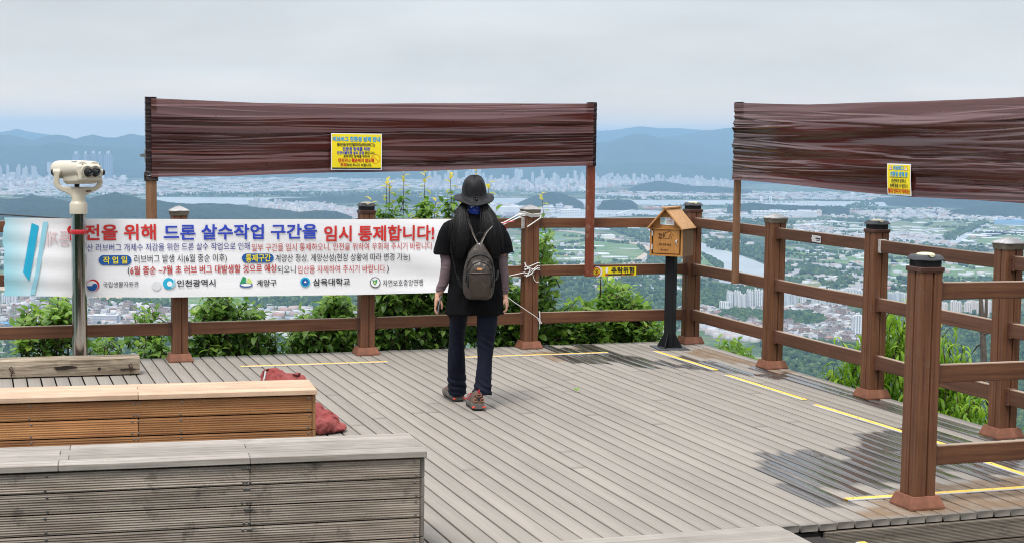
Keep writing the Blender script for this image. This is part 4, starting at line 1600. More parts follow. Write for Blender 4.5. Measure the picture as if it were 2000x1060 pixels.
film(f2, [(0, 2.262), (1.3, 2.232), (2.8, 2.220), (3.93, 2.232), (4.55, 2.245)], [(0, 1.592), (1.4, 1.574), (2.83, 1.547), (3.98, 1.556), (4.55, 1.562)])

# ------------------------------------------------------------------ lettering
def text_mesh(body, fit=None, h=1.0, bold=0.0, align='LEFT'):
    """flat glyph outlines in XZ; fit = wanted width; h = height of a syllable block"""
    cu = bpy.data.curves.new("lettering", 'FONT')
    cu.body = body
    cu.size = 1.0
    cu.resolution_u = 3
    ob = bpy.data.objects.new("lettering", cu)
    COL.objects.link(ob)
    dg = bpy.context.evaluated_depsgraph_get()
    me = bpy.data.meshes.new_from_object(ob.evaluated_get(dg))
    bpy.data.objects.remove(ob)
    bpy.data.curves.remove(cu)
    n = len(me.vertices)
    co = np.empty(n * 3, dtype=np.float32)
    me.vertices.foreach_get("co", co)
    co = co.reshape(-1, 3)
    fs = [tuple(p.vertices) for p in me.polygons]
    bpy.data.meshes.remove(me)
    x0, x1 = co[:, 0].min(), co[:, 0].max()
    y0, y1 = (-.075, .835) if any(ord(q) > 0x1100 for q in body) else (co[:, 1].min(), co[:, 1].max())
    sx = (fit / (x1 - x0)) if fit else h / (y1 - y0)
    X = (co[:, 0] - x0) * sx
    Z = (co[:, 1] - y0) / (y1 - y0) * h
    return X, Z, fs


def STEP(fmap):
    p, q, r = (Vector(fmap(*k)) for k in ((0, 0), (.01, 0), (0, .01)))
    n = (q - p).cross(r - p)
    return n.normalized() * .0004


def lettering(items, mat, parent, fmap, name="lettering"):
    """items: (text, x, z_bottom, width, height, bold); fmap turns panel coordinates into a point"""
    for body, x, z, w, h, bold in items:
        m = MB()
        X, Z, fs = text_mesh(body, w, h)
        if bold < .0145: bold = 0
        d = bold * h * .75                     # heavier strokes: the outlines laid over each other a hair apart
        for q, (ox, oz) in enumerate([(0, 0)] if not bold else [(-d, -d), (d, -d), (d, d), (-d, d), (0, 0)]):
            m.add([tuple(Vector(fmap(x + a + ox, z + b + oz)) + q * STEP(fmap)) for a, b in zip(X, Z)], fs)
        me = bpy.data.meshes.new(name)
        me.from_pydata(m.v, [], m.f)
        me.materials.append(mat)
        o = bpy.data.objects.new(name, me)
        COL.objects.link(o)
        o.parent = parent


def ink(name, col):
    return plain(name, col, .55, .05, 8, spec=.3)


INK_RED, INK_BLUE, INK_NAVY, INK_BLACK = ink("red_ink", (.62, .035, .03)), ink("blue_ink", (.035, .07, .52)), ink("navy_ink", (.03, .04, .25)), ink("black_ink", (.03, .03, .035))
INK_RED2, INK_YEL, INK_OVAL = ink("brick_red_ink", (.50, .05, .045)), ink("yellow_ink", (.85, .72, .05)), ink("oval_blue_ink", (.015, .10, .34))
INK_CYAN, INK_LCYAN, INK_PALE, INK_GHOST = ink("cyan_ink", (.02, .40, .62)), ink("light_cyan_ink", (.30, .62, .74)), ink("pale_cyan_ink", (.42, .70, .78)), ink("show_through_ink", (.80, .58, .60))
INK_GREEN, INK_LIME, INK_GREYGHOST = ink("green_ink", (.03, .30, .12)), ink("lime_ink", (.55, .68, .20)), ink("grey_show_through", (.68, .69, .71))

# ------------------------------------------------------------------ the long banner
t = NT("banner_cloth")
nf = t.noise(t.coord((1.2, 1.2, 10)), 1, 4)
t.bump(nf, .25, .01)
x = t.n("TexCoord"); s = t.n("SeparateXYZ")
t.l(x.outputs["Object"], s.inputs[0])
fade = t.rng(t.math('ADD', s.outputs[0], t.math('MULTIPLY', s.outputs[2], .18)), -1.93, -1.50, 0, 1, True)   # printed blue fade at the left end
cc = t.mix(fade, (.30, .62, .72), (.84, .84, .86))
M_BANNER = t.set(t.scale_col(cc, t.rng(nf, .3, .7, .95, 1.02)), .6, 0, .25)
t.b.inputs["Subsurface Weight"].default_value = 0.0
BX0, BX1 = -6.235, -2.34
PXM = (-6.252, 895 / (BX1 + 6.252))


def b_x(px):
    """along the banner, from its photo-scale design column"""
    return float(np.interp(px, [2, 143, 400, 860, 895], [-6.252, -5.686, -4.612, -2.536, -2.362]))


def b_top(x):
    return float(np.interp(x, [-6.25, -5.69, -4.61, -2.54, -2.2], [1.241, 1.228, 1.217, 1.208, 1.207]))


def b_bot(x):
    return float(np.interp(x, [-6.21, -5.69, -5.04, -3.28, -2.53, -2.2], [.602, .588, .566, .551, .557, .552]))


def b_y(x, z):
    q = (z - .55) / .67
    w = .010 * math.sin(x * 2.1 + q * 2.2) + .004 * math.sin(q * 7 + x * 1.2)
    left = max(0.0, min(1.0, (-5.55 - x) / .25))
    w += left * .003 * math.sin(q * 24 + x * 3)
    w += .006 * math.exp(-((x + 5.64) / .10) ** 2)
    crease = max(0, 1 - abs(x + 2.75) / .5)
    w += crease * .006 * math.sin(q * 14 + x * 4)
    return -.160 - w


ban = empty("banner", (-4.3, -.160, .55), 0, "long white banner with red and blue lettering tied along the far railing", "banner")
LB = (4.3, .160, -.55)
vs, fs = [], []
NX, NZ = 300, 40
for i in range(NX + 1):
    x = BX0 + (BX1 - BX0) * i / NX
    for j in range(NZ + 1):
        z = b_bot(x) + (b_top(x) - b_bot(x)) * j / NZ
        xx = x + (.02 * fbm(1, z * 7, 4, 3) if i == 0 else 0)
        vs.append((xx + LB[0], b_y(x, z) + LB[1], z + LB[2]))
for i in range(NX):
    for j in range(NZ):
        a = i * (NZ + 1) + j
        fs.append((a, a + NZ + 1, a + NZ + 2, a + 1))
np_mesh("cloth", vs, fs, M_BANNER, smooth=True, parent=ban)


def bz(py, px=400):
    """height on the banner for a photo-scale design row"""
    x = b_x(px)
    bot = float(np.interp(px, [15, 143, 300, 700, 860], [577, 578, 580, 575, 570]))
    top = float(np.interp(px, [2, 143, 400, 860], [424, 427, 428, 428]))
    return b_bot(x) + (b_top(x) - b_bot(x)) * (bot - py) / (bot - top)


def bmap(off):
    return lambda x, z: (x + LB[0], b_y(x, z) - off - .004 + LB[1], z + LB[2])


def row(txt, px0, px1, py_bot, py_top, bold, off=.003):
    x0, x1 = b_x(px0), b_x(px1)
    z0, z1 = bz(py_bot, px0), bz(py_top, px0)
    return (txt, x0, z0, x1 - x0, z1 - z0, bold)


SK = 0.0


def brow(items, mat, off=.003, name="lettering"):
    its = []
    lettering([row(*i) for i in items], mat, ban, bmap(off), name)


brow([("안전을 위해", 131, 301, 469, 439, .035)], INK_RED)
brow([("드론 살수작업 구간을", 318, 611, 468, 439, .035)], INK_BLUE)
brow([("임시 통제합니다!", 626, 844, 470.5, 441, .035)], INK_RED)
brow([("산 러브버그 개체수 저감을 위한 드론 살수 작업으로 인해", 168, 483, 491, 476, .012)], INK_NAVY)
brow([("일부 구간을 임시 통제하오니, 안전을 위하여 우회해 주시기 바랍니다.", 487, 844, 490.5, 475.5, .012)], INK_RED2)
brow([("러브버그 발생 시(6월 중순 이후)", 259, 440, 513, 497, .012), ("계양산 정상, 계양산성(현장 상황에 따라 변경 가능)", 532, 796, 511.5, 496, .012)], INK_BLACK)
brow([("(", 246, 250, 536, 520, .012), ("되오니", 536, 571, 533, 518, .012), (")", 750, 754, 533, 517, .012)], INK_BLACK)
brow([("6월 중순 ~7월 초 러브 버그 대발생할 것으로 예상", 251, 535, 535, 519, .018), ("입산을 자제하여 주시기 바랍니다.", 575, 749, 533, 518, .014)], INK_RED2)
brow([("국립생물자원관", 198, 267, 560, 549, .006), ("인천광역시", 343, 418, 559, 545, .022), ("계양구", 496, 534, 558, 545, .018), ("삼육대학교", 605, 677, 557, 543, .022), ("자연보호중앙연맹", 742, 823, 558, 545, .004)], INK_BLACK)


def shape(pix, mat, name, off=.003, sub=1):
    m = MB()
    pts = [(b_x(x), bz(y, x)) for x, y in pix]
    bm = bmesh.new()
    f = bm.faces.new([bm.verts.new((x, 0, z)) for x, z in pts])
    bmesh.ops.triangulate(bm, faces=[f])
    bmesh.ops.subdivide_edges(bm, edges=bm.edges[:], cuts=3, use_grid_fill=True)
    bm.verts.ensure_lookup_table()
    g = bmap(off)
    o = MB()
    o.add([g(v.co.x, v.co.z) for v in bm.verts], [tuple(v.index for v in f.verts) for f in bm.faces])
    bm.free()
    return o.build(name, mat, ban)


def disc(cx, cy, r, a0=0, a1=360, n=28, k=1.0):
    return [(cx + r * math.cos(R(a0 + (a1 - a0) * i / n)), cy - r * k * math.sin(R(a0 + (a1 - a0) * i / n))) for i in range(n if a1 - a0 >= 360 else n + 1)]


def pill(x0, x1, y0, y1):
    r = (y1 - y0) / 2
    return disc(x0 + r, (y0 + y1) / 2, r, 90, 270, 12) + disc(x1 - r, (y0 + y1) / 2, r, -90, 90, 12)


shape(pill(190, 253.5, 498, 517), INK_OVAL, "label_pill")
shape(pill(468.5, 529, 495, 512.5), INK_OVAL, "label_pill")
brow([("작 업 일", 199, 245, 514.5, 500.5, .03), ("통제구간", 476, 523, 511, 496.5, .03)], INK_YEL, .006)
# left end: printed colour field, two slanted bars, show-through of the folded back
shape([(61, 435), (75, 441), (55, 548), (43, 530)], INK_CYAN, "printed_bar")
shape([(83, 433), (93, 433), (73, 540), (65, 574), (56, 575), (67, 530)], INK_LCYAN, "printed_bar")
X_, Z_, F_ = text_mesh("통제", 44, 30, .035)
g_ = bmap(.003)
mg = MB()
x0g = [135 - a for a in X_]; y0g = [480 - b for b in Z_]
mg.add([g_(b_x(a), bz(b, a)) for a, b in zip(x0g, y0g)], F_)
mg.build("show_through", INK_GHOST, ban)
shape(disc(302, 557, 9), INK_GREYGHOST, "show_through", .002)
# printed emblems
shape(disc(179, 556, 12), INK_RED, "emblem", .002); shape(disc(177, 557.5, 10.6), M_BANNER, "emblem", .0035)
shape(disc(177, 557, 10, 180, 360, 16) + disc(182, 557, 5, 0, 180, 10) [::1], INK_OVAL, "emblem", .005)
shape(disc(326, 552.5, 11.2), INK_CYAN, "emblem", .003); shape(disc(328, 553, 5.2), M_BANNER, "emblem", .0045)
for q in range(3):
    shape([(330 + q * 2, 560 - q), (338, 543 + q * 4), (339.5, 545 + q * 4), (332 + q * 2, 562 - q)], INK_LCYAN, "emblem", .006)
shape([(464, 553), (470, 539), (476, 541), (475, 553)], INK_GREEN, "emblem"); shape([(476.5, 553), (480, 541), (486, 546), (488, 553)], INK_LIME, "emblem")
shape(disc(476, 556, 12.5, 0, 360, 28, .34), INK_OVAL, "emblem"); shape(disc(476, 555.4, 10, 0, 360, 28, .26), M_BANNER, "emblem", .0045)
shape(disc(589.5, 550, 9.5), INK_CYAN, "emblem"); shape(disc(589.5, 550, 6.6), INK_OVAL, "emblem", .0045); shape([(589.5, 546.5), (592.3, 551.5), (586.7, 551.5)], M_BANNER, "emblem", .006)
shape(disc(727, 550.5, 10.3), INK_BLACK, "emblem"); shape(disc(727, 550.5, 8.9), M_BANNER, "emblem", .0045)
shape([(721, 545), (726, 547), (731, 544), (730, 551), (726, 556), (723, 552)], INK_GREEN, "emblem", .006); shape([(724, 548), (728, 549), (726.5, 554), (724, 552)], INK_LIME, "emblem", .0075)

# ------------------------------------------------------------------ notices
M_NOTY = plain("yellow_notice_paper", (.84, .68, .012), .5, .05, 4)
M_NOTW = plain("white_notice_edge", (.82, .82, .84), .5, .04, 4)
INK_SKY = ink("sky_blue_ink", (.05, .38, .72))
INK_ORANGE = ink("orange_ink", (.75, .30, .03))


def notice(loc, rz, w, h, label, curl=0.0, name="notice"):
    e = empty(name, loc, rz, label, "notice")
    fm = lambda off: (lambda x, z: (x + (z / h) * curl, -off - .004 * math.sin(z / h * 3.1), z))

    def sheet_(x0, x1, z0, z1, mat, nm, off):
        m = MB()
        vs, fs = [], []
        n = 8
        for i in range(n + 1):
            for x in (x0, x1):
                vs.append(fm(off)(x, z0 + (z1 - z0) * i / n))
            if i:
                fs.append((2 * i - 2, 2 * i - 1, 2 * i + 1, 2 * i))
        m.add(vs, fs)
        return m.build(nm, mat, e)
    return e, fm, sheet_


e, fm, sh = notice((-3.539, -.188, 1.640), R(.9), .452, .314, "large yellow notice with blue title stuck on the left film screen")
sh(0, .452, 0, .316, M_NOTW, "paper", 0)
sh(.007, .445, .018, .309, M_NOTY, "yellow_ground", .002)
sh(.009, .443, .008, .020, INK_BLACK, "footer_band", .003)
lettering([("러브버그 친환경 방제 안내", .014, .246, .42, .042, .05)], INK_SKY, e, fm(.0035))
lettering([("붉은등우단털파리(러브버그)", .052, .204, .335, .030, .025), ("중입니다.", .296, .137, .094, .023, .02), ("효과적인 방제를 위하여", .108, .107, .232, .023, .02), ("하여 주시기 바랍니다.", .138, .030, .222, .026, .02)], INK_BLACK, e, fm(.0035))
lettering([("친환경 방제를 위한", .102, .166, .242, .032, .035), ("끈끈이롤트랩 설치 운영", .052, .134, .236, .027, .035)], INK_BLUE, e, fm(.0035))
lettering([("만지거나 훼손하지 않도록", .064, .066, .318, .034, .04), ("주의", .082, .028, .052, .034, .04)], INK_RED, e, fm(.0035))
m = MB()
ring = [fm(.003)(.396 + r * math.cos(a), .098 + r * math.sin(a)) for a in np.linspace(0, 2 * math.pi, 33)[:-1] for r in (.036, .042)]
m.add(ring, [(2 * i, 2 * i + 1, (2 * i + 3) % 64, (2 * i + 2) % 64) for i in range(32)])
m.add([fm(.003)(x, z) for x, z in ((.366, .120), (.371, .125), (.426, .075), (.421, .070))], [(0, 1, 2, 3)])
m.build("prohibition_sign", INK_ORANGE, e)
e, fm, sh = notice((-.158, -3.590, 1.555), R(-90), .306, .226, "small yellow warning notice curling on the right film screen", -.020)
sh(0, .306, 0, .226, M_NOTW, "paper", 0)
sh(.009, .297, .010, .218, M_NOTY, "yellow_ground", .002)
sh(.035, .265, .126, .129, INK_BLACK, "rule", .0035)
lettering([("러브버그", .085, .178, .135, .035, .05), ("친환경 방제 중", .050, .134, .22, .035, .05)], INK_SKY, e, fm(.0035))
lettering([("끈끈이가 옷이나", .062, .090, .185, .028, .02), ("손에 묻을 수 있으니", .044, .055, .22, .028, .02)], INK_BLACK, e, fm(.0035))
lettering([("절대 만지지 마세요!", .014, .014, .275, .034, .04)], INK_RED, e, fm(.0035))
m = MB()
for cx in (.052, .250):
    m.add([fm(.003)(x, z) for x, z in ((cx - .022, .180), (cx + .022, .180), (cx, .214))], [(0, 1, 2)])
m.build("warning_triangle", INK_RED2, e)
m = MB()
for cx in (.052, .250):
    m.add([fm(.0045)(x, z) for x, z in ((cx - .016, .183), (cx + .016, .183), (cx, .208))], [(0, 1, 2)])
m.build("triangle_ground", M_NOTW, e)
m = MB()
for cx in (.052, .250):
    m.add([fm(.006)(x, z) for x, z in ((cx - .002, .190), (cx + .002, .190), (cx + .002, .201), (cx - .002, .201))], [(0, 1, 2, 3)])
m.build("exclamation_mark", INK_BLACK, e)
# fall hazard plate on the middle rail
e = empty("warning_plate", (-1.012, .012, .659), R(.6), "yellow fall warning plate fixed to the middle rail left of the stamp box", "warning sign")
fp = lambda off: (lambda x, z: (x, -off, z))


def flat(e, pts, mat, nm, off, thick=0.0):
    m = MB()
    if thick:
        m.prism(pts, -off, -off + thick)
    else:
        m.add([(x, -off, z) for x, z in pts], [tuple(range(len(pts)))])
    return m.build(nm, mat, e)


def circ(cx, cz, r, n=28, a0=0, a1=360):
    return [(cx + r * math.cos(R(a0 + (a1 - a0) * i / n)), cz + r * math.sin(R(a0 + (a1 - a0) * i / n))) for i in range(n if a1 - a0 >= 360 else n + 1)]


flat(e, [(.035, 0), (.446, 0), (.446, .086), (.035, .086)] , M_NOTY, "plate", .004, .003)
flat(e, circ(.050, .043, .050), M_NOTW, "white_disc", .0055, .0015)
flat(e, circ(.038, .043, .043), INK_RED, "red_ring", .0065)
flat(e, circ(.038, .043, .035), M_NOTY, "ring_ground", .0075)
m = MB()
for pts in ([(.020, .012), (.058, .012), (.058, .0145), (.020, .0145)], [(.036, .014), (.041, .014), (.041, .030), (.036, .030)], [(.038, .028), (.046, .030), (.050, .052), (.040, .056)], [(.040, .046), (.026, .030), (.029, .027), (.044, .042)], [(.048, .050), (.058, .040), (.060, .043), (.050, .054)], [(.042, .055), (.036, .064), (.039, .066), (.046, .056)], circ(.054, .062, .0055, 12)):
    m.add([(x, -.0085, z) for x, z in pts], [tuple(range(len(pts)))])
m.build("falling_figure", INK_BLACK, e)
flat(e, [(.010, .066), (.014, .072), (.066, .020), (.062, .014)], INK_RED, "red_bar", .0095)
flat(e, [(.133, .080), (.155, .080), (.155, .050), (.162, .050), (.144, .026), (.126, .050), (.133, .050)], M_NOTW, "arrow", .0065)
flat(e, [(.128, .007), (.418, .007), (.418, .021), (.128, .021)], INK_BLACK, "footer_band", .0065)
for x0, x1 in ((.130, .154), (.300, .326), (.396, .416)):
    flat(e, [(x0, .009), (x1, .009), (x1, .019), (x0, .019)], INK_RED, "footer_patch", .0075)
lettering([("추락위험", .190, .028, .232, .054, .05)], INK_BLACK, e, fp(.0065))
# sticker on the top rail and a half hidden yellow plate
e = empty("sticker", (-.024, -2.285, 1.126), R(-90), "white notched sticker on the top rail right of the second hip capped post", "sticker")
flat(e, [(.008, 0), (.150, -.004), (.155, .006), (.152, .046), (.146, .052), (.030, .054), (.010, .056), (.012, .036), (.002, .030), (.002, .020), (.012, .014)], plain("grey_sticker", (.55, .55, .55), .5, .1, 8), "paper", .0035)
flat(e, [(.070, .024), (.145, .022), (.145, .034), (.070, .036)], INK_BLACK, "printed_line", .0045); flat(e, [(.080, .012), (.145, .010), (.145, .015), (.080, .017)], INK_BLACK, "printed_line", .0045)
e = empty("warning_plate", (-.024, -3.875, .640), R(-90), "yellow plate half hidden behind the nearest post on the middle rail", "warning sign")
flat(e, [(0, 0), (.235, 0), (.245, .01), (.245, .10), (.235, .11), (0, .11)], M_NOTY, "plate", .004, .003)
lettering([("요", .190, .035, .045, .05, .05)], INK_BLACK, e, fp(.0065))

# ================================================================== benches, beam, sack
rnd = random.Random(5)
M_GREYT = wood("grey_bench_top", ((.195, .173, .152), (.37, .335, .30)), 0, 50, .8, .16, .3, .2, blot=.25, blotcol=(.24, .21, .185))
M_GREYF = wood("grey_ribbed_boards", ((.205, .165, .132), (.42, .358, .298)), 0, 38, .85, .22, .6, .2, ribs=.0108, blot=.42, blotcol=(.07, .06, .052), along=2.2)
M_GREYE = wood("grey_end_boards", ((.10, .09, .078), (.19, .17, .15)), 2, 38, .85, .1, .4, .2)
M_TANT = wood("new_bench_top", ((.42, .275, .185), (.56, .41, .29)), 0, 40, .65, .12, .2, .25)
M_TANF = wood("new_ribbed_boards", ((.27, .115, .045), (.41, .20, .078)), 0, 34, .6, .30, .5, .25, ribs=.0128, along=1.6)
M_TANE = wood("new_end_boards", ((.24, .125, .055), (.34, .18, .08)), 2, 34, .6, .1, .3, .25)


def bench(loc, rz, L, dep, h, nboard, mats, label, joints, gap=.0055):
    """local X runs left from the right front top corner; Y is away from the camera"""
    mt, mf, me = mats
    e = empty("timber_bench", loc, rz, label, "bench")
    z = h
    m = MB()
    pw = dep / 4
    for k in range(4):
        cuts = [0] + joints[k % 2] + [L]
        for a, b in zip(cuts[:-1], cuts[1:]):
            m.box((-(a + b) / 2, pw * (k + .5), z - .015 + rnd.uniform(-.001, .001)), (b - a - .002, pw - .005, .030), bev=.003)
    m.build("seat", mt, e)
    bh = (h - .036) / nboard
    xs = [.05] + [j for q in joints[2:] for j in q] + [j + .03 for q in joints[2:] for j in q] + [L * .30, L * .62, L * .8]
    for k in range(nboard):
        zc = h - .036 - bh * (k + .5)
        cuts = [.028] + joints[2 + k % 2] + [L]
        for a, b in zip(cuts[:-1], cuts[1:]):
            m = MB()
            m.box((-(a + b) / 2, .022 + .012, zc), (b - a - .003, .022, bh - gap), bev=.002)
            m.cur = 1
            for x in xs:
                if a < x <= b:
                    for s in (-.33, .33):
                        m.lathe([(.0062, 0), (.0062, .0025), (.003, .0035)], 8, axis='Y', mat=Matrix.Translation((-x + rnd.uniform(-.006, .006), .0228, zc + bh * s)) @ Matrix.Rotation(math.pi, 4, 'X'))
            m.build("front_board", [mf, M_SCREW], e)
    m = MB()
    n = 5
    for k in range(nboard):
        zc = h - .036 - bh * (k + .5)
        m.box((-.0165, dep / 2 + .02, zc), (.022, dep - .03, bh - .003), bev=.002)
    m.build("end_board", me, e)
    m = MB()
    m.box((-L / 2 - .02, dep / 2 + .03, (h - .04) / 2), (L - .06, dep - .06, h - .05))
    m.build("inner_frame", M_UNDER, e)
    return e


bench((-4.489, -6.645, 0), R(-4.6), 2.7, .44, .5, 5, (M_GREYT, M_GREYF, M_GREYE), "weathered grey timber bench in the foreground with ribbed front boards", ([.80, 1.62], [1.58], [.80], []))
bench((-4.554, -4.509, 0), R(-4.2), 2.6, .40, .45, 4, (M_TANT, M_TANF, M_TANE), "new orange brown timber bench behind the weathered grey bench", ([1.02], [], [], [1.02]), .007)

# old beam
t = NT("old_beam_timber")
v = t.coord((1.5, 24, 30))
g = t.noise(v, 1.0, 6, .65, 1.2)
b2 = t.noise(t.coord((3, 6, 6)), 1.0, 5, .6)
c = t.mix(t.rng(g, .32, .66), (.12, .085, .052), (.43, .36, .275))
c = t.scale_col(c, t.rng(b2, .3, .7, .75, 1.2))
t.bump(g, .8, .012)
M_BEAM = t.set(c, .85, 0, .2)
be = empty("timber_beam", (-5.217, -.737, 0), R(-2.8), "old grey split timber beam lying in front of the steel pole", "beam")
m = MB()
Lb, hb, db = 1.45, .150, .17
rings = []
for i in range(61):
    x = -Lb * i / 60
    k = .006 * fbm(x * 4, 1, 0, 3)
    r = .014
    rings.append([(x, 0 + k, .012), (x, -.002 + k * 1.5, hb * .45), (x, 0 + k, hb - r), (x, r, hb + k * .4), (x, db - r, hb + k * .6), (x, db, hb - r), (x, db, .012)])
m.loft(rings)
m.build("timber", M_BEAM, be, smooth=True, angle=40)
m = MB()
def hollow(cx, cz, rx, rz_):
    pts = [(cx + rx * (1 + .25 * math.sin(3 * a + 1)) * math.cos(a), -.0095, cz + rz_ * (1 + .3 * math.sin(2 * a)) * math.sin(a)) for a in np.linspace(0, 2 * math.pi, 25)[:-1]]
    ctr = [(cx + rx * .75 * math.cos(a), .02, cz + rz_ * .6 * math.sin(a)) for a in np.linspace(0, 2 * math.pi, 25)[:-1]]
    m.loft([pts, ctr], cap=True)
hollow(-.585, .078, .085, .016); hollow(-.315, .064, .013, .010); hollow(-.10, .055, .06, .004)
m.build("rot_hole", plain("rotten_dark_wood", (.022, .014, .009), .95, .3, 40), be)
M_WIRE = plain("rusty_wire", (.045, .022, .014), .7, .3, 40)
for x0 in (-.075, -.985):
    m = MB()
    m.tube([(x0, -.012, 0), (x0 + .004, -.016, .05), (x0 - .012, -.016, .085), (x0 + .003, -.018, .10), (x0 + .018, -.016, .075), (x0 + .004, -.014, .03), (x0 - .004, -.02, -.0)], .0035, 6)
    m.tube([(x0 - .014, -.012, .09), (x0 + .02, -.02, .055), (x0 + .03, -.022, .045)], .003, 6)
    m.build("wire_tie", M_WIRE, be)
for x0 in (-.25, -1.2):
    m = MB(); m.box((x0, .085, .006), (.05, .15, .012)); m.build("packing_strip", M_UNDER, be)


def remesh(parts, name, mat, parent, voxel=.01, smooth=3, disp=None, dsc=8.0, loc=None):
    """fuse several closed shapes into one continuous surface"""
    m = MB()
    for p in parts:
        m.add(p.v, p.f)
    o = m.build(name, mat)
    md = o.modifiers.new("r", 'REMESH'); md.mode = 'VOXEL'; md.voxel_size = voxel
    if smooth:
        md = o.modifiers.new("s", 'SMOOTH'); md.iterations = smooth; md.factor = .5
    dg = bpy.context.evaluated_depsgraph_get()
    me = bpy.data.meshes.new_from_object(o.evaluated_get(dg))
    old = o.data
    o.modifiers.clear()
    o.data = me
    bpy.data.meshes.remove(old)
    me.name = name
    if disp:
        me.update()
        for v in me.vertices:
            d = disp(v.co, v.normal)
            v.co = v.co + v.normal * d
    me.polygons.foreach_set("use_smooth", [True] * len(me.polygons))
    if not len(me.materials):
        me.materials.append(mat)
    me.update()
    o.parent = parent
    if loc is not None:
        o.location = loc
    return o


def ball(c, r, seg=16):
    m = MB()
    if isinstance(r, (int, float)):
        r = (r, r, r)
    rings = []
    for i in range(1, 10):
        a = math.pi * i / 10
        rings.append([(c[0] + r[0] * math.sin(a) * math.cos(2 * math.pi * j / seg), c[1] + r[1] * math.sin(a) * math.sin(2 * math.pi * j / seg), c[2] - r[2] * math.cos(a)) for j in range(seg)])
    return m.loft(rings)


def limb(pts, rad, seg=14):
    m = MB()
    # smooth the polyline a little
    P = [Vector(p) for p in pts]
    Q, Rr = [], []
    rd = [(q, q) if isinstance(q, (int, float)) else ((q[1], q[0]) if abs((P[-1] - P[0]).normalized().z) > .6 else q) for q in rad]
    for i in range(len(P) - 1):
        p0, p1, p2, p3 = P[max(i - 1, 0)], P[i], P[i + 1], P[min(i + 2, len(P) - 1)]
        for k in range(5):
            s = k / 5
            Q.append(0.5 * ((2 * p1) + (p2 - p0) * s + (2 * p0 - 5 * p1 + 4 * p2 - p3) * s * s + (3 * p1 - p0 - 3 * p2 + p3) * s ** 3))
            Rr.append(tuple(rd[i][q] * (1 - s) + rd[i + 1][q] * s for q in (0, 1)))
    Q.append(P[-1]); Rr.append(rd[-1])
    m.tube(Q, Rr, seg)
    return m


# red mesh sack slumped behind the orange bench
t = NT("red_mesh_sack")
v = t.coord((150, 150, 150))
w = t.n("TexWave"); _val(w, "Scale", 1.0); _val(w, "Distortion", 1.5)
t.l(v, w.inputs["Vector"])
nf = t.noise(t.coord((9, 9, 9)), 1, 6, .65)
c = t.mix(t.rng(nf, .3, .7), (.44, .080, .075), (.64, .19, .18))
c = t.scale_col(c, t.rng(w.outputs["Fac"], 0, 1, .75, 1.15))
t.bump(t.math('ADD', nf, t.math('MULTIPLY', w.outputs["Fac"], .15)), .8, .03)
M_SACK = t.set(c, .75, 0, .2)
sk = empty("mesh_sack", (-4.42, -3.5, 0), 0, "crumpled red mesh sack slumped behind the new bench", "sack")
parts = [ball((-.05, .08, .09), (.20, .20, .13)), ball((-.18, .12, .22), (.13, .15, .17)), ball((.08, .02, .06), (.15, .16, .085)), ball((.15, .0, .028), (.12, .11, .035)),
         limb([(-.16, .12, .28), (-.21, .11, .36), (-.24, .10, .415)], [.13, .075, .03]), limb([(-.12, .12, .3), (-.06, .12, .33), (.0, .1, .29)], [.08, .055, .05])]


def sackd(co, n):
    a = fbm(co.x * 8, co.y * 8, co.z * 8, 4)
    b = abs(fbm(co.x * 13 + 4, co.y * 13, co.z * 9, 2))
    c_ = abs(fbm(co.x * 28, co.y * 28 + 3, co.z * 22, 2))
    return a * .018 + (.22 - b) * .034 + (.2 - c_) * .010


so = remesh(parts, "sack_body", M_SACK, sk, .012, 2, sackd)
for v_ in so.data.vertices:
    if v_.co.z < .004: v_.co.z = .004
m = MB(); m.tube([(-.275, .07, .30), (-.262, .055, .36), (-.252, .06, .41)], .006, 6); m.build("drawstring", plain("pale_cord", (.6, .6, .58), .7), sk)

# ================================================================== coin binoculars
M_STEEL = NT("brushed_steel")
M_STEEL.set((.52, .50, .475), .2, 1.0, .5)
nf = M_STEEL.noise(M_STEEL.coord((60, 60, 1.5)), 1, 3)
M_STEEL.l(M_STEEL.rng(nf, .3, .7, .07, .16), M_STEEL.b.inputs["Roughness"])
M_STEEL = M_STEEL.m
M_BEIGE = plain("cream_enamel", (.52, .47, .37), .38, .05, 4, spec=.5)
M_BEIGE2 = plain("cream_enamel_head", (.53, .485, .395), .35, .05, 4, spec=.5)
M_RUB = plain("black_rubber", (.016, .016, .018), .5, .1, 30)
M_LENS = plain("dark_lens", (.01, .012, .016), .08, .0, spec=.8)
sc0 = empty("coin_binoculars", (-5.652, -.284, 0), 0, "cream coin operated binoculars on a polished steel pole before the banner", "binoculars")
m = MB(); m.lathe([(.11, 0), (.11, .012), (.0605, .014)], 32); m.build("base_plate", M_STEEL, sc0, smooth=True, angle=30)
m = MB(); m.lathe([(.0605, .01), (.0605, 1.29)], 40); m.build("pole", M_STEEL, sc0, smooth=True, angle=30)
m = MB(); m.lathe([(.0620, 1.108), (.0635, 1.11), (.0635, 1.144), (.0620, 1.146)], 32, cap=False); m.build("red_tape", plain("red_tape", (.48, .02, .03), .3, .08, 10, spec=.5), sc0, smooth=True, angle=40)
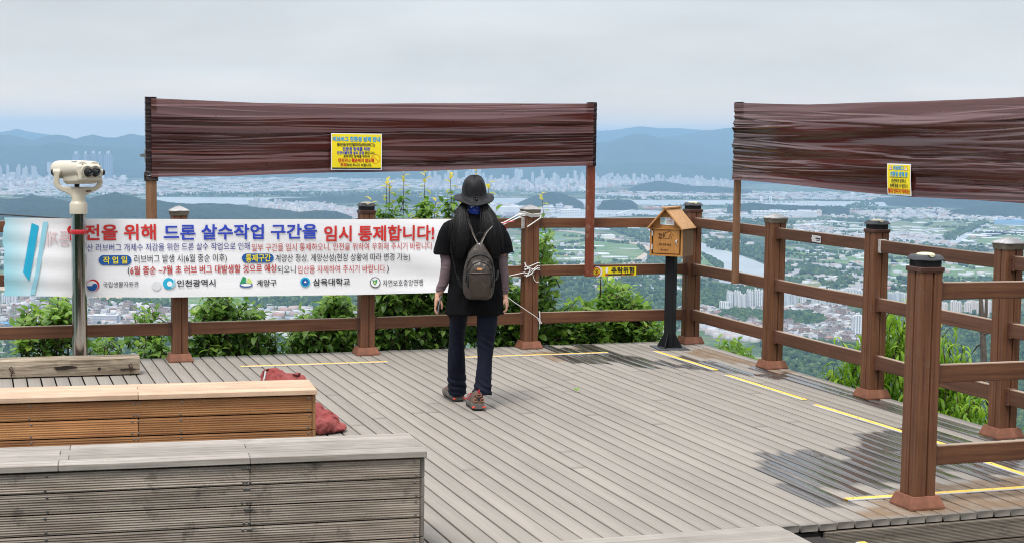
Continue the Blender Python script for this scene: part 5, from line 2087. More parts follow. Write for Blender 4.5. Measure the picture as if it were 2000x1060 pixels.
# yoke: collar, neck and two arms
hd = bpy.data.objects.new("yoke_turn", None)
YA = R(-30)                                           # the head is swung so that the eyepieces face right of the camera
Ry = rot_z(YA * .25)
m = MB(); m.lathe([(.070, 1.275), (.0705, 1.28), (.0705, 1.352), (.067, 1.360), (.055, 1.375), (.052, 1.41)], 32); m.build("collar", M_BEIGE, sc0, smooth=True, angle=30)
out_ = [(-.050, 1.40), (-.056, 1.42), (-.085, 1.440), (-.140, 1.462), (-.178, 1.488), (-.194, 1.525), (-.188, 1.57), (-.176, 1.615), (-.142, 1.615), (-.146, 1.57), (-.150, 1.53), (-.140, 1.505), (-.12, 1.494), (0, 1.492)]
poly = out_ + [(-x, z) for x, z in out_[::-1][1:]]
parts = [MB().prism(poly, -.028, .028, Ry)]
parts.append(MB().lathe([(.052, 1.40), (.046, 1.45), (.044, 1.484)], 24))
for s in (-1, 1):
    parts.append(MB().lathe([(.027, -.032), (.027, .032)], 18, axis='X', mat=Ry @ Matrix.Translation((s * .166, 0, 1.612))))
remesh(parts, "yoke", M_BEIGE, sc0, .005, 2)
for s in (-1, 1):
    m = MB(); m.lathe([(.0, .0), (.015, .002), (.022, .008), (.024, .014), (.024, .022)], 18, axis='X', mat=Ry @ Matrix.Translation((s * .214, 0, 1.612)) @ Matrix.Rotation(0 if s < 0 else math.pi, 4, 'Z'))
    m.build("knob", M_RUB, sc0, smooth=True, angle=40)
m = MB(); m.prism([(.062, 1.452), (.103, 1.456), (.103, 1.470), (.062, 1.467)], -.0305, -.026, Ry); m.build("name_plate", M_RUB, sc0)
m = MB(); m.prism([(.074, 1.459), (.098, 1.461), (.098, 1.464), (.074, 1.462)], -.0315, -.030, Ry); m.prism([(.066, 1.458), (.071, 1.458), (.071, 1.465), (.066, 1.465)], -.0315, -.030, Ry); m.build("plate_mark", plain("gold_mark", (.55, .33, .08), .5), sc0)
m = MB(); m.lathe([(.020, 1.486), (.020, 1.535)], 14, c=(-.01, 0, 0)); m.build("swivel", M_RUB, sc0)
HT = Matrix.Translation((.012, 0, 1.603)) @ rot_z(R(30)) @ Matrix.Rotation(R(-2), 4, 'X') @ Matrix.Scale(1.20, 4)   # local -Y = eyepiece side
parts = []
for s in (-1, 1):                                      # two barrels
    parts.append(MB().lathe([(.052, -.11), (.056, -.05), (.060, .04), (.062, .16), (.060, .19)], 24, axis='Y', mat=HT @ Matrix.Translation((s * .047, 0, .028))))
parts.append(MB().box((0, -.01, -.022), (.17, .20, .10), HT, bev=.02))
parts.append(MB().box((0, -.118, .0), (.185, .03, .115), HT, bev=.028))
def headd(co, n):
    return 0
remesh(parts, "housing", M_BEIGE2, sc0, .005, 4)
m = MB()
def fig8(k, y):
    pts = []
    for a in np.linspace(0, 2 * math.pi, 41)[:-1]:
        x = .078 * k * math.cos(a) * (1.0)
        z = (.046 * k) * math.sin(a) * (1 - .0) + .012
        if z > .012: z = .012 + (.046 * k) * abs(math.sin(a)) * (1 - .33 * math.exp(-(x / .022) ** 2))
        pts.append((x, y, z))
    return pts
m.loft([fig8(1.0, -.128), fig8(1.0, -.136), fig8(.93, -.139), fig8(.93, -.134), fig8(.3, -.134)], mat=HT)
m.build("face_plate", M_BEIGE, sc0, smooth=True, angle=30)
m = MB()
for s in (-1, 1):
    for z in (-.034, .052):
        m.lathe([(.005, 0), (.004, .003)], 8, axis='Y', mat=HT @ Matrix.Translation((s * .066, -.1395, z + .006)) @ Matrix.Rotation(math.pi, 4, 'X'))
m.build("screw", M_SCREW, sc0)
parts = []
for s in (-1, 1):
    parts.append(MB().lathe([(.027, -.150), (.029, -.145), (.032, -.134)], 22, axis='Y', mat=HT @ Matrix.Translation((s * .029 + .006, 0, .006))))
m = MB()
for p in parts: m.add(p.v, p.f)
m.build("eyepiece_mount", M_RUB, sc0, smooth=True, angle=35)
for s in (-1, 1):
    T_ = HT @ Matrix.Translation((s * .029 + .006, 0, .006))
    m = MB(); m.lathe([(.023, -.148), (.025, -.151), (.0245, -.160), (.021, -.163), (.018, -.158), (.013, -.154)], 22, axis='Y', mat=T_, cap=False)
    ey = m.build("eyepiece", M_RUB, sc0, smooth=True, angle=35)
    m = MB(); m.lathe([(.019, -.1545), (.0, -.157)], 22, axis='Y', mat=T_, cap=False); m.build("lens", M_LENS, ey, smooth=True)
m = MB()
for s in (-1, 1):
    m.lathe([(.050, .192), (.0, .19)], 24, axis='Y', mat=HT @ Matrix.Translation((s * .047, 0, .028)), cap=False)
m.build("objective_glass", M_LENS, sc0)
m = MB(); m.box((-.062, -.05, .079), (.035, .05, .002), HT @ Matrix.Translation((0, 0, 0)) ); m.build("blue_sticker", plain("blue_white_sticker", (.25, .42, .62), .4, .6, 60), sc0)

# ================================================================== stamp box on its stand
M_OAK = wood("varnished_stamp_box", ((.32, .135, .032), (.47, .225, .062)), 2, 30, .45, .1, .15, .4, along=1.2, blot=.2, blotcol=(.14, .055, .018))
M_OAKD = wood("shade_painted_box_boards", ((.15, .075, .030), (.235, .125, .055)), 2, 30, .6, .1, .2, .3, along=1.2)  # darker copy of the box wood for the walls, shade put into the colour
M_OAKR = wood("box_roof_boards", ((.36, .175, .062), (.50, .28, .115)), 0, 30, .5, .06, .15, .35, along=1.4)
M_BPOST = plain("black_painted_steel", (.009, .0095, .011), .6, .2, 10, spec=.2)
sb = empty("stamp_box_stand", (-.335, -.27, 0), R(-46), "varnished house shaped stamp box on a black steel post in the deck corner", "stamp box")
m = MB(); m.box((0, 0, .44), (.088, .088, .88), bev=.004); m.build("post", M_BPOST, sb)
m = MB(); m.box((0, 0, .006), (.30, .30, .010), rot_z(R(38)), bev=.002); m.build("base_plate", plain("worn_base_plate", (.10, .105, .12), .4, .4, 20, metal=.4), sb)
for a in range(4):
    m = MB(); m.prism([(.05, .01), (.125, .01), (.118, .03), (.05, .15)], -.004, .004, rot_z(R(90 * a))); m.build("gusset", M_BPOST, sb)
W2, D2, ZB, ZE, ZR = .160, .135, .868, 1.140, 1.300
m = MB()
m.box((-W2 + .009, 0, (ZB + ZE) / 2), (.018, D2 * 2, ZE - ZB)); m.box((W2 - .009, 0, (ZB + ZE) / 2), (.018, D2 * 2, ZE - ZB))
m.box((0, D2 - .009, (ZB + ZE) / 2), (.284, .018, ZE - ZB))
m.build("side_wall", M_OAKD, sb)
m = MB()
m.box((0, -.006, ZB + .009), (.284, D2 * 2 - .03, .018))
m.build("floor_board", M_OAK, sb)
m = MB()
m.prism([(-W2 - .004, ZE - .014), (W2 + .004, ZE - .014), (W2 + .004, ZE), (0, ZR - .012), (-W2 - .004, ZE)], -D2 + .006, -D2 + .024)
m.build("gable", M_OAK, sb)
m = MB()
m.prism([(-W2, ZE), (W2, ZE), (0, ZR - .012)], D2 - .02, D2)
m.build("gable", M_OAK, sb)
m = MB()
m.box((-W2 + .008, -D2 - .004, (ZB + ZE) / 2 - .006), (.018, .012, ZE - ZB - .012)); m.box((W2 - .008, -D2 - .004, (ZB + ZE) / 2 - .006), (.018, .012, ZE - ZB - .012))
m.box((0, -D2 - .004, ZB + .008), (.283, .012, .015)); m.box((0, -D2 - .004, ZE - .020), (.283, .012, .012))
m.build("door_frame", M_OAK, sb)
dr = MB().box((-.004, -D2 + .008, 1.004), (.262, .016, .226), bev=.003).build("door", M_OAK, sb)
m = MB()
for z in (.95, 1.075):
    m.box((-.138, -D2 - .012, z), (.010, .006, .05))
m.build("hinge", M_ALU, dr)
m = MB(); m.lathe([(.010, 0), (.011, .008), (.006, .014)], 10, axis='Y', mat=Matrix.Translation((.098, -D2 - .000, 1.006)) @ Matrix.Rotation(math.pi, 4, 'X'))
m.tube([(.098, -D2 - .016, 1.006), (.106, -D2 - .014, 1.02), (.112, -D2 - .012, 1.03)], .003, 6); m.tube([(.098, -D2 - .016, 1.006), (.106, -D2 - .014, .99), (.112, -D2 - .012, .975)], .003, 6)
m.box((.1, -D2 - .012, 1.006), (.016, .01, .014))
m.build("latch", plain("shiny_latch", (.75, .75, .73), .3, .2, 40, metal=.6), dr)
DZ = -D2 - .0015
M_BURN = ink("burnt_marks", (.055, .022, .010))
m = MB()
def stroke(pts, r=.0016):
    m.tube([(x, DZ, z) for x, z in pts], r, 5)
stroke([(-.035, 1.082), (-.02, 1.09), (-.005, 1.083), (.004, 1.086), (.02, 1.098), (.034, 1.094), (.05, 1.08), (.06, 1.068), (.07, 1.058)])
stroke([(-.02, 1.03), (.0, 1.028), (.032, 1.028)]); stroke([(.036, 1.074), (.030, 1.054), (.026, 1.03)]); stroke([(.036, 1.06), (.046, 1.05), (.050, 1.032)]); stroke([(.032, 1.064), (.044, 1.064)])
stroke([(-.012, 1.088), (-.016, 1.06), (-.022, 1.05)]); stroke([(-.04, 1.045), (-.025, 1.042), (-.038, 1.028), (-.02, 1.026)])
m.build("carved_mark", M_BURN, dr)
fd = lambda x, z: (x, DZ, z)
lettering([("첫누길", -.078, 1.046, .06, .032, .02), ("여행자", -.080, 1.024, .036, .018, .02), ("사랑, 정의나눔길", -.075, .966, .12, .018, .015)], M_BURN, dr, fd)
flat(dr, circ(-.046, .925, .008, 14), M_BURN, "burnt_seal", -DZ + .0003)
flat(dr, [(-.030, .928), (.016, .928), (.016, .931), (-.030, .931)], M_BURN, "burnt_line", -DZ + .0003); flat(dr, [(-.030, .919), (.016, .919), (.016, .922), (-.030, .922)], M_BURN, "burnt_line", -DZ + .0003)
# notice on the gable (its code square is left plain)
GY = -D2 + .0045
m = MB(); m.prism([(-.065, 1.157), (.070, 1.153), (.071, 1.222), (-.066, 1.225)], GY - .002, GY); cd = m.build("card", M_NOTW, sb)
cl = lambda pts, mt, nm, o_=.0005: flat(cd, pts, mt, nm, -(GY - .002) + o_)
cl([(-.061, 1.160), (-.016, 1.159), (-.016, 1.219), (-.061, 1.221)], INK_PALE, "blue_panel"); cl([(-.052, 1.212), (-.02, 1.211), (-.02, 1.218), (-.052, 1.219)], INK_CYAN, "blue_label", .0008)
cl([(-.052, 1.172), (-.024, 1.171), (-.024, 1.207), (-.052, 1.208)], ink("grey_panel", (.45, .55, .58)), "grey_panel", .0008)
cl([(.030, 1.212), (.064, 1.210), (.064, 1.218), (.030, 1.219)], ink("magenta_ink", (.5, .02, .16)), "red_label"); cl([(-.002, 1.206), (.006, 1.206), (.006, 1.216), (-.002, 1.216)], INK_CYAN, "blue_mark")
for k in range(5):
    cl([(-.006, 1.196 - k * .008), (.055 - (k % 3) * .008, 1.195 - k * .008), (.055 - (k % 3) * .008, 1.198 - k * .008), (-.006, 1.199 - k * .008)], INK_RED2 if k in (1,) else INK_BLACK, "printed_line")
# roof: two slopes and a ridge cap
for s in (-1, 1):
    m = MB()
    a = math.atan2(ZR - ZE + .016, W2 + .0)
    ln = .252
    T_ = Matrix.Translation((0, -.012, ZR)) @ Matrix.Rotation(s * a, 4, 'Y')
    m.box((s * ln / 2, 0, .006), (ln, D2 * 2 + .085, .014), T_, bev=.002)
    m.build("roof_slope", M_OAKR, sb)
m = MB(); m.box((0, -.012, ZR + .013), (.058, D2 * 2 + .10, .016), bev=.003); m.build("ridge_cap", M_OAKR, sb)

# ================================================================== cords, fallen leaf, overhead wire
M_CORD = plain("white_cord", (.74, .74, .73), .6, .08, 60)
M_CORDR = plain("red_cord", (.60, .06, .06), .6, .08, 60)


def wavy(a, b, n=10, amp=.004, seed=0, sag=0.0):
    a, b = Vector(a), Vector(b)
    r = random.Random(seed)
    return [tuple(a.lerp(b, i / n) + Vector((r.uniform(-amp, amp), r.uniform(-amp, amp), r.uniform(-amp, amp) - sag * math.sin(math.pi * i / n)))) for i in range(n + 1)]


PX_, PY_ = -1.612, .071
co_ = empty("cord", (PX_, PY_ - .08, 1.19), 0, "white cords wound round the hip capped post at the banner's right end", "cord")
m = MB()
O = Vector((-PX_, -PY_ + .08, -1.19))
tb = lambda pts, r: m.tube([Vector(p) + O for p in pts], r * .68, 6)
for k in range(5):
    z = 1.222 + k * .007
    q = .072 + .003 * k
    tb([(PX_ - q, PY_ - q, z + .012), (PX_ - .02, PY_ - q - .004, z - .008 + .003 * math.sin(k)), (PX_ + q, PY_ - q, z), (PX_ + q, PY_ + q, z), (PX_ - q, PY_ + q, z + .01), (PX_ - q, PY_ - q, z + .012)], .006)
tb([(PX_ + .076, PY_ - .078, 1.232), (PX_ + .066, PY_ - .084, 1.205), (PX_ - .058, PY_ - .08, 1.125)], .009)
tb([(PX_ - .075, PY_ - .08, 1.240), (PX_ - .14, PY_ - .10, 1.245), (-1.93, -.10, 1.17), (-2.36, -.135, 1.15)], .008); tb([(PX_ - .075, PY_ - .08, 1.232), (PX_ - .12, PY_ - .10, 1.225), (-1.93, -.11, 1.155), (-2.36, -.135, 1.12)], .008)
for k in range(6):
    a = k * 1.1
    tb([(PX_ - .135 + .02 * math.cos(a), PY_ - .10, 1.238 + .016 * math.sin(a)), (PX_ - .125, PY_ - .115, 1.24), (PX_ - .135 - .02 * math.cos(a + .6), PY_ - .10, 1.238 - .016 * math.sin(a + .6))], .006)
# lashings at the middle and lowest rail
for k, (dx0, z0, dx1, z1) in enumerate([(-.08, .755, .075, .79), (-.08, .735, .075, .73), (-.08, .70, .075, .765), (-.08, .68, .07, .745)]):
    tb([(PX_ + dx0, PY_ - .075, z0), (PX_ - .03, PY_ - .085, z0 + .008), (PX_ + .05, PY_ - .08, z1 + .004), (PX_ + dx1, PY_ - .072, z1)], .006)
tb([(PX_ - .078, PY_ - .08, .80), (PX_ - .07, PY_ - .09, .77), (PX_ - .03, PY_ - .095, .73), (PX_ - .05, PY_ - .095, .69), (PX_ - .066, PY_ - .09, .67)], .0075)
tb([(PX_ - .066, PY_ - .09, .67), (PX_ - .01, PY_ - .10, .70), (PX_ + .01, PY_ - .10, .735), (PX_ - .04, PY_ - .10, .75), (PX_ - .078, PY_ - .085, .73)], .006)
tb([(PX_ - .072, PY_ - .08, .71), (-2.0, -.08, .66), (-2.37, -.13, .62)], .006)
tb([(PX_ + .0, PY_ - .085, .69), (PX_ + .015, PY_ - .085, .64), (PX_ + .04, PY_ - .085, .615), (PX_ + .06, PY_ - .084, .622)], .0045)
tb([(-1.97, -.09, .56), (-1.80, -.06, .44), (-1.60, -.02, .315), (-1.535, -.01, .27), (-1.515, -.008, .235), (-1.530, -.008, .232), (-1.545, -.008, .262), (-1.56, -.008, .285)], .0055)
tb([(PX_ + .082, PY_ - .04, .345), (PX_ + .084, PY_ - .06, .30), (PX_ + .080, PY_ - .06, .23), (PX_ + .085, PY_ - .05, .18)], .005); tb([(PX_ + .09, PY_ - .04, .345), (PX_ + .092, PY_ - .05, .24)], .005)
m.build("white_strand", M_CORD, co_)
m = MB(); tb([(-2.0, -.115, 1.15), (-1.9, -.105, 1.175), (-1.83, -.10, 1.18)], .006); tb([(-1.93, -.11, 1.15), (-1.90, -.105, 1.11)], .006); m.build("red_strand", M_CORDR, co_)
m = MB()
pa = at(1126, 766)
for a, s in ((.4, 1), (2.0, .8)):
    T_ = Matrix.Translation((pa.x, pa.y, .012)) @ rot_z(a) @ Matrix.Rotation(-.6, 4, 'Y')
    m.add([tuple(T_ @ Vector(p)) for p in ((0, 0, 0), (.02 * s, .012, .004), (.045 * s, 0, .012), (.02 * s, -.012, .004))], [(0, 1, 2), (0, 2, 3)])
lf = m.build("fallen_leaf", plain("fresh_leaf_green", (.16, .30, .04), .5, .1, 20))
tag(lf, "small fresh green leaf lying alone in the middle of the deck", "leaf")
m = MB(); m.tube([(-12.5, 3.2, 1.68 + .02), (-9.5, 2.2, 1.40), (-7.4, 1.5, 1.27), (-6.2, 1.1, 1.20), (-4, .9, 1.05)], .006, 5)
wi = m.build("overhead_wire", plain("dark_wire", (.03, .03, .03), .6))
tag(wi, "thin dark wire slanting down behind the banner's top left corner", "wire")

# ================================================================== shrubs beyond the deck edge
nr5 = np.random.RandomState(11)


def leaf_mat(name, cols, tip=None, gloss=.38):
    t = NT(name)
    c = t.ramp(t.island(), [(0, cols[0]), (.5, cols[1]), (.85, cols[2]), (1, cols[3])])
    if tip:
        c = t.mix(t.attr("young"), c, tip)
    t.set(c, gloss, 0, .45)
    tl = t.n("BsdfTranslucent")
    sc = t.scale_col(c, 1.7)
    t.l(sc, tl.inputs["Color"])
    ms = t.n("MixShader"); ms.inputs[0].default_value = .38
    t.l(t.b.outputs[0], ms.inputs[1]); t.l(tl.outputs[0], ms.inputs[2])
    t.l(ms.outputs[0], t.t.nodes["Material Output"].inputs["Surface"])
    return t.m


M_LEAF_OAK = leaf_mat("oak_leaf", ((0.090, 0.192, 0.029), (0.156, 0.294, 0.041), (0.240, 0.396, 0.058), (0.360, 0.504, 0.084)), (.42, .46, .07))
M_LEAF_CH = leaf_mat("cherry_leaf", ((0.078, 0.174, 0.029), (0.132, 0.264, 0.041), (0.204, 0.354, 0.055), (0.312, 0.456, 0.084)), (.58, .50, .08))
M_LEAF_PE = leaf_mat("peach_leaf", ((0.135, 0.270, 0.019), (0.216, 0.392, 0.027), (0.338, 0.540, 0.043), (0.486, 0.675, 0.068)), (.34, .42, .05), .33)
M_TWIG = plain("brown_twig", (.085, .045, .035), .8, .3, 30)
M_BARK = plain("grey_bark", (.12, .10, .085), .9, .3, 25, bump=.4)


class Leaves:
    """gathers folded leaf blades"""
    def __init__(self):
        self.v, self.f, self.y = [], [], []

    def add(self, p, d, up, L, W, young=0.0, droop=.25, seg=3, fold=.35):
        d = d.normalized()
        s = d.cross(up)
        if s.length < 1e-4:
            s = d.cross(Vector((1, 0, 0)))
        s.normalize()
        n = s.cross(d).normalized()
        o = len(self.v)
        cur = p.copy()
        dirn = d.copy()
        prof = (0.0, .85, 1.0, .62, 0.0) if seg == 4 else ((0.0, .95, .8, 0.0) if seg == 3 else (0, .6, .95, 1.0, .8, .5, 0.0))
        for i in range(seg + 1):
            w = W * .5 * prof[i]
            self.v.append(cur + s * w + n * (w * fold)); self.v.append(cur.copy()); self.v.append(cur - s * w + n * (w * fold))
            self.y += [young] * 3
            if i:
                a, b = o + (i - 1) * 3, o + i * 3
                self.f += [(a, a + 1, b + 1, b), (a + 1, a + 2, b + 2, b + 1)]
            ax = Matrix.Rotation(-droop, 3, s)
            dirn = (ax @ dirn)
            n = (ax @ n)
            cur = cur + dirn * (L / seg)

    def build(self, name, mat, parent, loc):
        L = Vector(loc)
        v = np.array([tuple(q - L) for q in self.v])
        o = np_mesh(name, v, self.f, mat, smooth=True, parent=parent)
        a = o.data.attributes.new("young", 'FLOAT', 'POINT')
        a.data.foreach_set("value", np.array(self.y, dtype=np.float32))
        return o


def rv(a, b): return rnd.uniform(a, b)


def sprig(lv, tw, base, tip, n, L, W, style, young_from=1.1, twig_r=.006, spread=1.0):
    """a shoot with leaves along it"""
    base, tip = Vector(base), Vector(tip)
    mid = base.lerp(tip, .5) + Vector((rv(-.04, .04), rv(-.04, .04), rv(-.01, .03)))
    pts = [base.lerp(mid, i / 4) if i <= 4 else mid.lerp(tip, (i - 4) / 4) for i in range(9)]
    tw.tube(pts, [twig_r * (1 - .75 * i / 8) for i in range(9)], 5)
    ang = rv(0, 6.28)
    for k in range(n):
        s = .15 + .85 * k / max(1, n - 1)
        i = min(7, int(s * 8)); p = pts[i].lerp(pts[i + 1], s * 8 - i)
        ax = (pts[i + 1] - pts[i]).normalized()
        ang += 2.4 + rv(-.3, .3)
        side = Vector((math.cos(ang), math.sin(ang), 0))
        side = (side - ax * side.dot(ax)).normalized()
        up_ = .55 if style != 'peach' else .5
        d = (side * spread + ax * ((.28 if style != 'oak' else .5) + (.8 if s > .9 else 0)) + Vector((0, 0, -.22 if s < .85 else 0))).normalized()
        yg = 0.0 if s < young_from else min(1.0, (s - young_from) / .22 + .25)
        sz = (1.0 - .25 * abs(s - .5)) * rv(.75, 1.15) * (1 - .18 * yg)
        if style == 'oak':
            lv.add(p, d, Vector((0, 0, 1)) + ax, L * sz, W * sz, yg, rv(.02, .16), 3, .25)
        elif style == 'peach':
            lv.add(p, d, Vector((0, 0, 1)) + ax * .3, L * sz, W * sz, yg, rv(.28, .62), 6, .5)
        else:
            lv.add(p, d, Vector((0, 0, 1)) + ax * .5, L * sz, W * sz, yg, rv(.10, .35), 3, .4)


def shrub(cx, cy, zb, rx, ry, ztop, n, style, label, cat="shrub", L=.075, W=.038, mat=None, zlow=-.35, young=1.2, leaves=9, ylen=.30, group=None, name="shrub", top=None):
    """bushy crown made of leafy shoots; the foot is on the slope below the deck"""
    e = empty(name, (cx, cy, zb), 0, label, cat, group)
    lv, tw = Leaves(), MB()
    for k in range(4):
        a = rv(0, 6.28)
        tw.tube([(cx + rv(-.1, .1), cy + rv(-.1, .1), zb), (cx + math.cos(a) * rx * .25, cy + math.sin(a) * ry * .3, min(zb * .5, zlow - .3)), (cx + math.cos(a) * rx * .5, cy + math.sin(a) * ry * .5, zlow + (ztop - zlow) * .40)], [.020, .010, .003], 6)
    for k in range(int(n * 1.05)):
        while True:
            u, v, w = rv(-1, 1), rv(-1, 1), rv(0, 1)
            if u * u + v * v < 1: break
        zt = zlow + (ztop - zlow) * (w ** .8) * (1 - .42 * u * u) * (1.0 if rv(0, 1) < .9 else 1.12)
        if top:
            zt = zlow + (top(cx + u * rx) - zlow) * (w ** .75)
        lim = math.sqrt(max(0.0, 1 - max(0, (w - .55) / .5) ** 2)) if not top else 1.0
        tip = Vector((cx + u * rx * lim, cy + v * ry, zt))
        base = tip + Vector((-u * ylen * .6 + rv(-.18, .18), -v * ylen * .4 + rv(-.10, .16), -ylen * rv(.45, 1.0)))
        sprig(lv, tw, base, tip, leaves, L, W, style, young if w > .6 else 1.3)
    lv.build("foliage", mat, e, (cx, cy, zb))
    v0 = Vector((cx, cy, zb))
    tw.v = [tuple(Vector(p) - v0) for p in tw.v]
    tw.build("stem", M_TWIG, e)
    return e


def tall_shoot(x, y, z0, z1, n, label, style='cherry', L=.105, W=.056, young=.80, dense=0, mat=None):
    e = empty("sapling", (x, y, z0), 0, label, "sapling", None)
    lv, tw = Leaves(), MB()
    sprig(lv, tw, (x, y, z0), (x + rv(-.03, .03), y, z1), n, L, W, style, young, .008, .9)
    for k in range(dense):
        zz = z0 + (z1 - z0) * rv(.1, .72)
        a = rv(0, 6.28)
        rr = rv(.06, .17) * (1.15 - (zz - z0) / (z1 - z0))
        sprig(lv, tw, (x, y, zz - .05), (x + rr * math.cos(a), y + rr * math.sin(a), zz + .09), 7, L, W, style, 1.25, .004)
    v0 = Vector((x, y, z0))
    lv.build("foliage", mat or M_LEAF_CH, e, v0)
    tw.v = [tuple(Vector(p) - v0) for p in tw.v]
    tw.build("stem", M_TWIG, e)
    return e


def py_at(px, py, Y):
    d = ray(px, py)
    return Vector(CAM + d * ((Y - CAM[1]) / d[1]))


def px_at(px, py, X):
    d = ray(px, py)
    return Vector(CAM + d * ((X - CAM[0]) / d[0]))


rnd = random.Random(77)


def shrub_px(px0, px1, pytop, Y, n, style, label, mat, **kw):
    a, b = py_at(px0, pytop, Y), py_at(px1, pytop, Y)
    return shrub((a.x + b.x) / 2, Y, -2.3, (b.x - a.x) / 2 * 1.18, kw.pop("ry", .30), a.z, n, style, label, mat=mat, **kw)


OAK = dict(L=.105, W=.064, leaves=7, ylen=.22)
CH = dict(L=.105, W=.058, leaves=8, ylen=.26)
shrub_px(28, 118, 596, .75, 52, 'oak', "small rounded oak shrub at the left edge between beam and banner", M_LEAF_OAK, zlow=.05, **OAK)
shrub_px(90, 150, 578, .85, 60, 'oak', "taller oak shrub just left of the steel pole", M_LEAF_OAK, zlow=.12, **OAK)
shrub_px(176, 232, 652, .8, 14, 'oak', "low oak shoots just right of the steel pole behind the beam", M_LEAF_OAK, zlow=.0, **OAK)
shrub_px(250, 345, 596, .8, 22, 'cherry', "sparse arching cherry twigs left of the hip capped post", M_LEAF_CH, zlow=.0, **CH)
shrub_px(268, 352, 655, .65, 34, 'cherry', "drooping cherry leaves at the foot of the hip capped post", M_LEAF_CH, zlow=-.15, **CH)
shrub_px(364, 480, 560, .8, 150, 'cherry', "dense dark cherry bush right of the hip capped post under the banner", M_LEAF_CH, zlow=-.2, **CH)
shrub_px(440, 540, 588, .7, 95, 'cherry', "lower cherry bush with bright leaf edges below the banner's middle", M_LEAF_CH, zlow=-.2, **CH)
shrub_px(560, 640, 600, .75, 90, 'cherry', "cherry bush with gaps of grey town showing on its left", M_LEAF_CH, zlow=-.2, **CH)
shrub_px(608, 705, 560, .8, 165, 'cherry', "thick cherry bush left of the solar capped post in the middle", M_LEAF_CH, zlow=-.2, **CH)
shrub_px(725, 820, 430, .8, 300, 'cherry', "tall cherry bush behind the last words of the banner", M_LEAF_CH, zlow=-.2, **CH)
shrub_px(800, 905, 460, .9, 270, 'cherry', "tall cherry bush behind the hiker's left arm", M_LEAF_CH, zlow=-.2, **CH)
shrub_px(900, 1010, 470, .95, 230, 'cherry', "cherry bush seen between the hiker and the roped post", M_LEAF_CH, zlow=-.2, **CH)
shrub_px(985, 1095, 560, .8, 150, 'oak', "leafy oak bush around the roped post's foot", M_LEAF_OAK, zlow=-.25, **OAK)
shrub_px(1038, 1082, 446, .7, 46, 'oak', "narrow oak shoot climbing right of the roped post", M_LEAF_OAK, zlow=.3, **OAK)
shrub_px(1080, 1190, 590, .7, 170, 'oak', "broad oak bush under the red pole of the left screen", M_LEAF_OAK, zlow=-.25, **OAK)
shrub_px(1150, 1270, 552, .8, 230, 'oak', "tall oak bush below the fall warning plate", M_LEAF_OAK, zlow=-.25, **OAK)
shrub_px(1230, 1306, 610, .6, 90, 'oak', "oak bush whose tips reach the stamp box post", M_LEAF_OAK, zlow=-.25, **OAK)
tall_shoot(*py_at(1172, 600, .55)[:2], .4, py_at(1172, 508, .55).z, 9, "single oak shoot with a leaf tuft above the fall warning plate", 'oak', .08, .045, 1.2, mat=M_LEAF_OAK)
for px, top, dn, lab in ((731, 392, 6, "short sapling with yellow tip just right of the solar capped post"), (750, 354, 8, "sapling with pale yellow tip, second right of the solar capped post"), (763, 358, 10, "bushy sapling with creamy yellow tip, third right of the solar capped post"), (784, 338, 9, "slender sapling reaching the lower edge of the film screen"),
                         (829, 338, 34, "densest tall sapling with many dark leaves below the big yellow notice's right"), (846, 394, 6, "short yellow tipped sapling beside the densest sapling"), (879, 338, 20, "tall sapling just left of the black hat"), (895, 400, 6, "small yellowish sapling under the hat's left brim"), (955, 358, 9, "sapling with yellow tip right of the black hat"), (930, 336, 2, "yellow shoot tip peeping above the black hat"), (1057, 380, 2, "thin yellow tipped sapling rising beside the roped post's cap"), (800, 425, 10, "short leafy sapling in front of the tall ones above the banner")):
    p = py_at(px, top, .75)
    tall_shoot(p.x, .75, .55, p.z, int((p.z - .55) / .036), lab, dense=dn)

# plants beyond the right railing
def shrub_r(px0, px1, pytop, X, n, style, label, mat, **kw):
    a, b = px_at(px0, pytop, X), px_at(px1, pytop, X)
    return shrub(X, (a.y + b.y) / 2, -2.3, kw.pop("rx", .25), abs(b.y - a.y) / 2, a.z, n, style, label, mat=mat, **kw)


shrub_r(1388, 1440, 655, .55, 70, 'oak', "bright oak bush beside the corner post's foot", M_LEAF_OAK, zlow=-.5, **OAK)
shrub_r(1430, 1482, 672, .5, 70, 'oak', "lower bright oak bush left of the second hip capped post", M_LEAF_OAK, zlow=-.5, **OAK)
PE = dict(L=.185, W=.028, leaves=9, ylen=.30)
shrub_r(1655, 1690, 640, .45, 16, 'peach', "peach shoot with curling leaves left of the solar capped right post", M_LEAF_PE, zlow=.0, **PE)
shrub_r(1625, 1690, 715, .40, 26, 'peach', "dark low peach twigs left of the solar capped right post's foot", M_LEAF_PE, zlow=-.35, **PE)
shrub_r(1712, 1790, 590, .45, 120, 'peach', "dense peach bush between the solar capped right post and the nearest post", M_LEAF_PE, zlow=-.5, **PE)
shrub_r(1826, 1880, 640, .45, 44, 'peach', "yellow green peach bush right of the nearest post", M_LEAF_PE, zlow=-.1, **PE)
shrub_r(1840, 1930, 745, .40, 90, 'peach', "low peach bush left of the right edge's hip capped post", M_LEAF_PE, zlow=-.6, **PE)
shrub_r(1985, 2030, 800, .4, 20, 'peach', "small peach bush at the right edge of the photo", M_LEAF_PE, zlow=-.5, **PE)
e = empty("dead_sapling", (.55, -4.45, -1.6), 0, "bare grey brown dead stem left of the right edge's hip capped post", "dead sapling")
p0 = px_at(1925, 700, .55)
q = lambda px, py: tuple(px_at(px, py, .55) - Vector((.55, -4.45, -1.6)))
m = MB(); m.tube([(0, 0, 0), q(1922, 720), q(1919, 640), q(1914, 560)], [.03, .024, .021, .012], 8); m.tube([q(1919, 650), q(1926, 610), q(1927, 560)], [.018, .013, .008], 7); m.build("trunk", M_BARK, e)
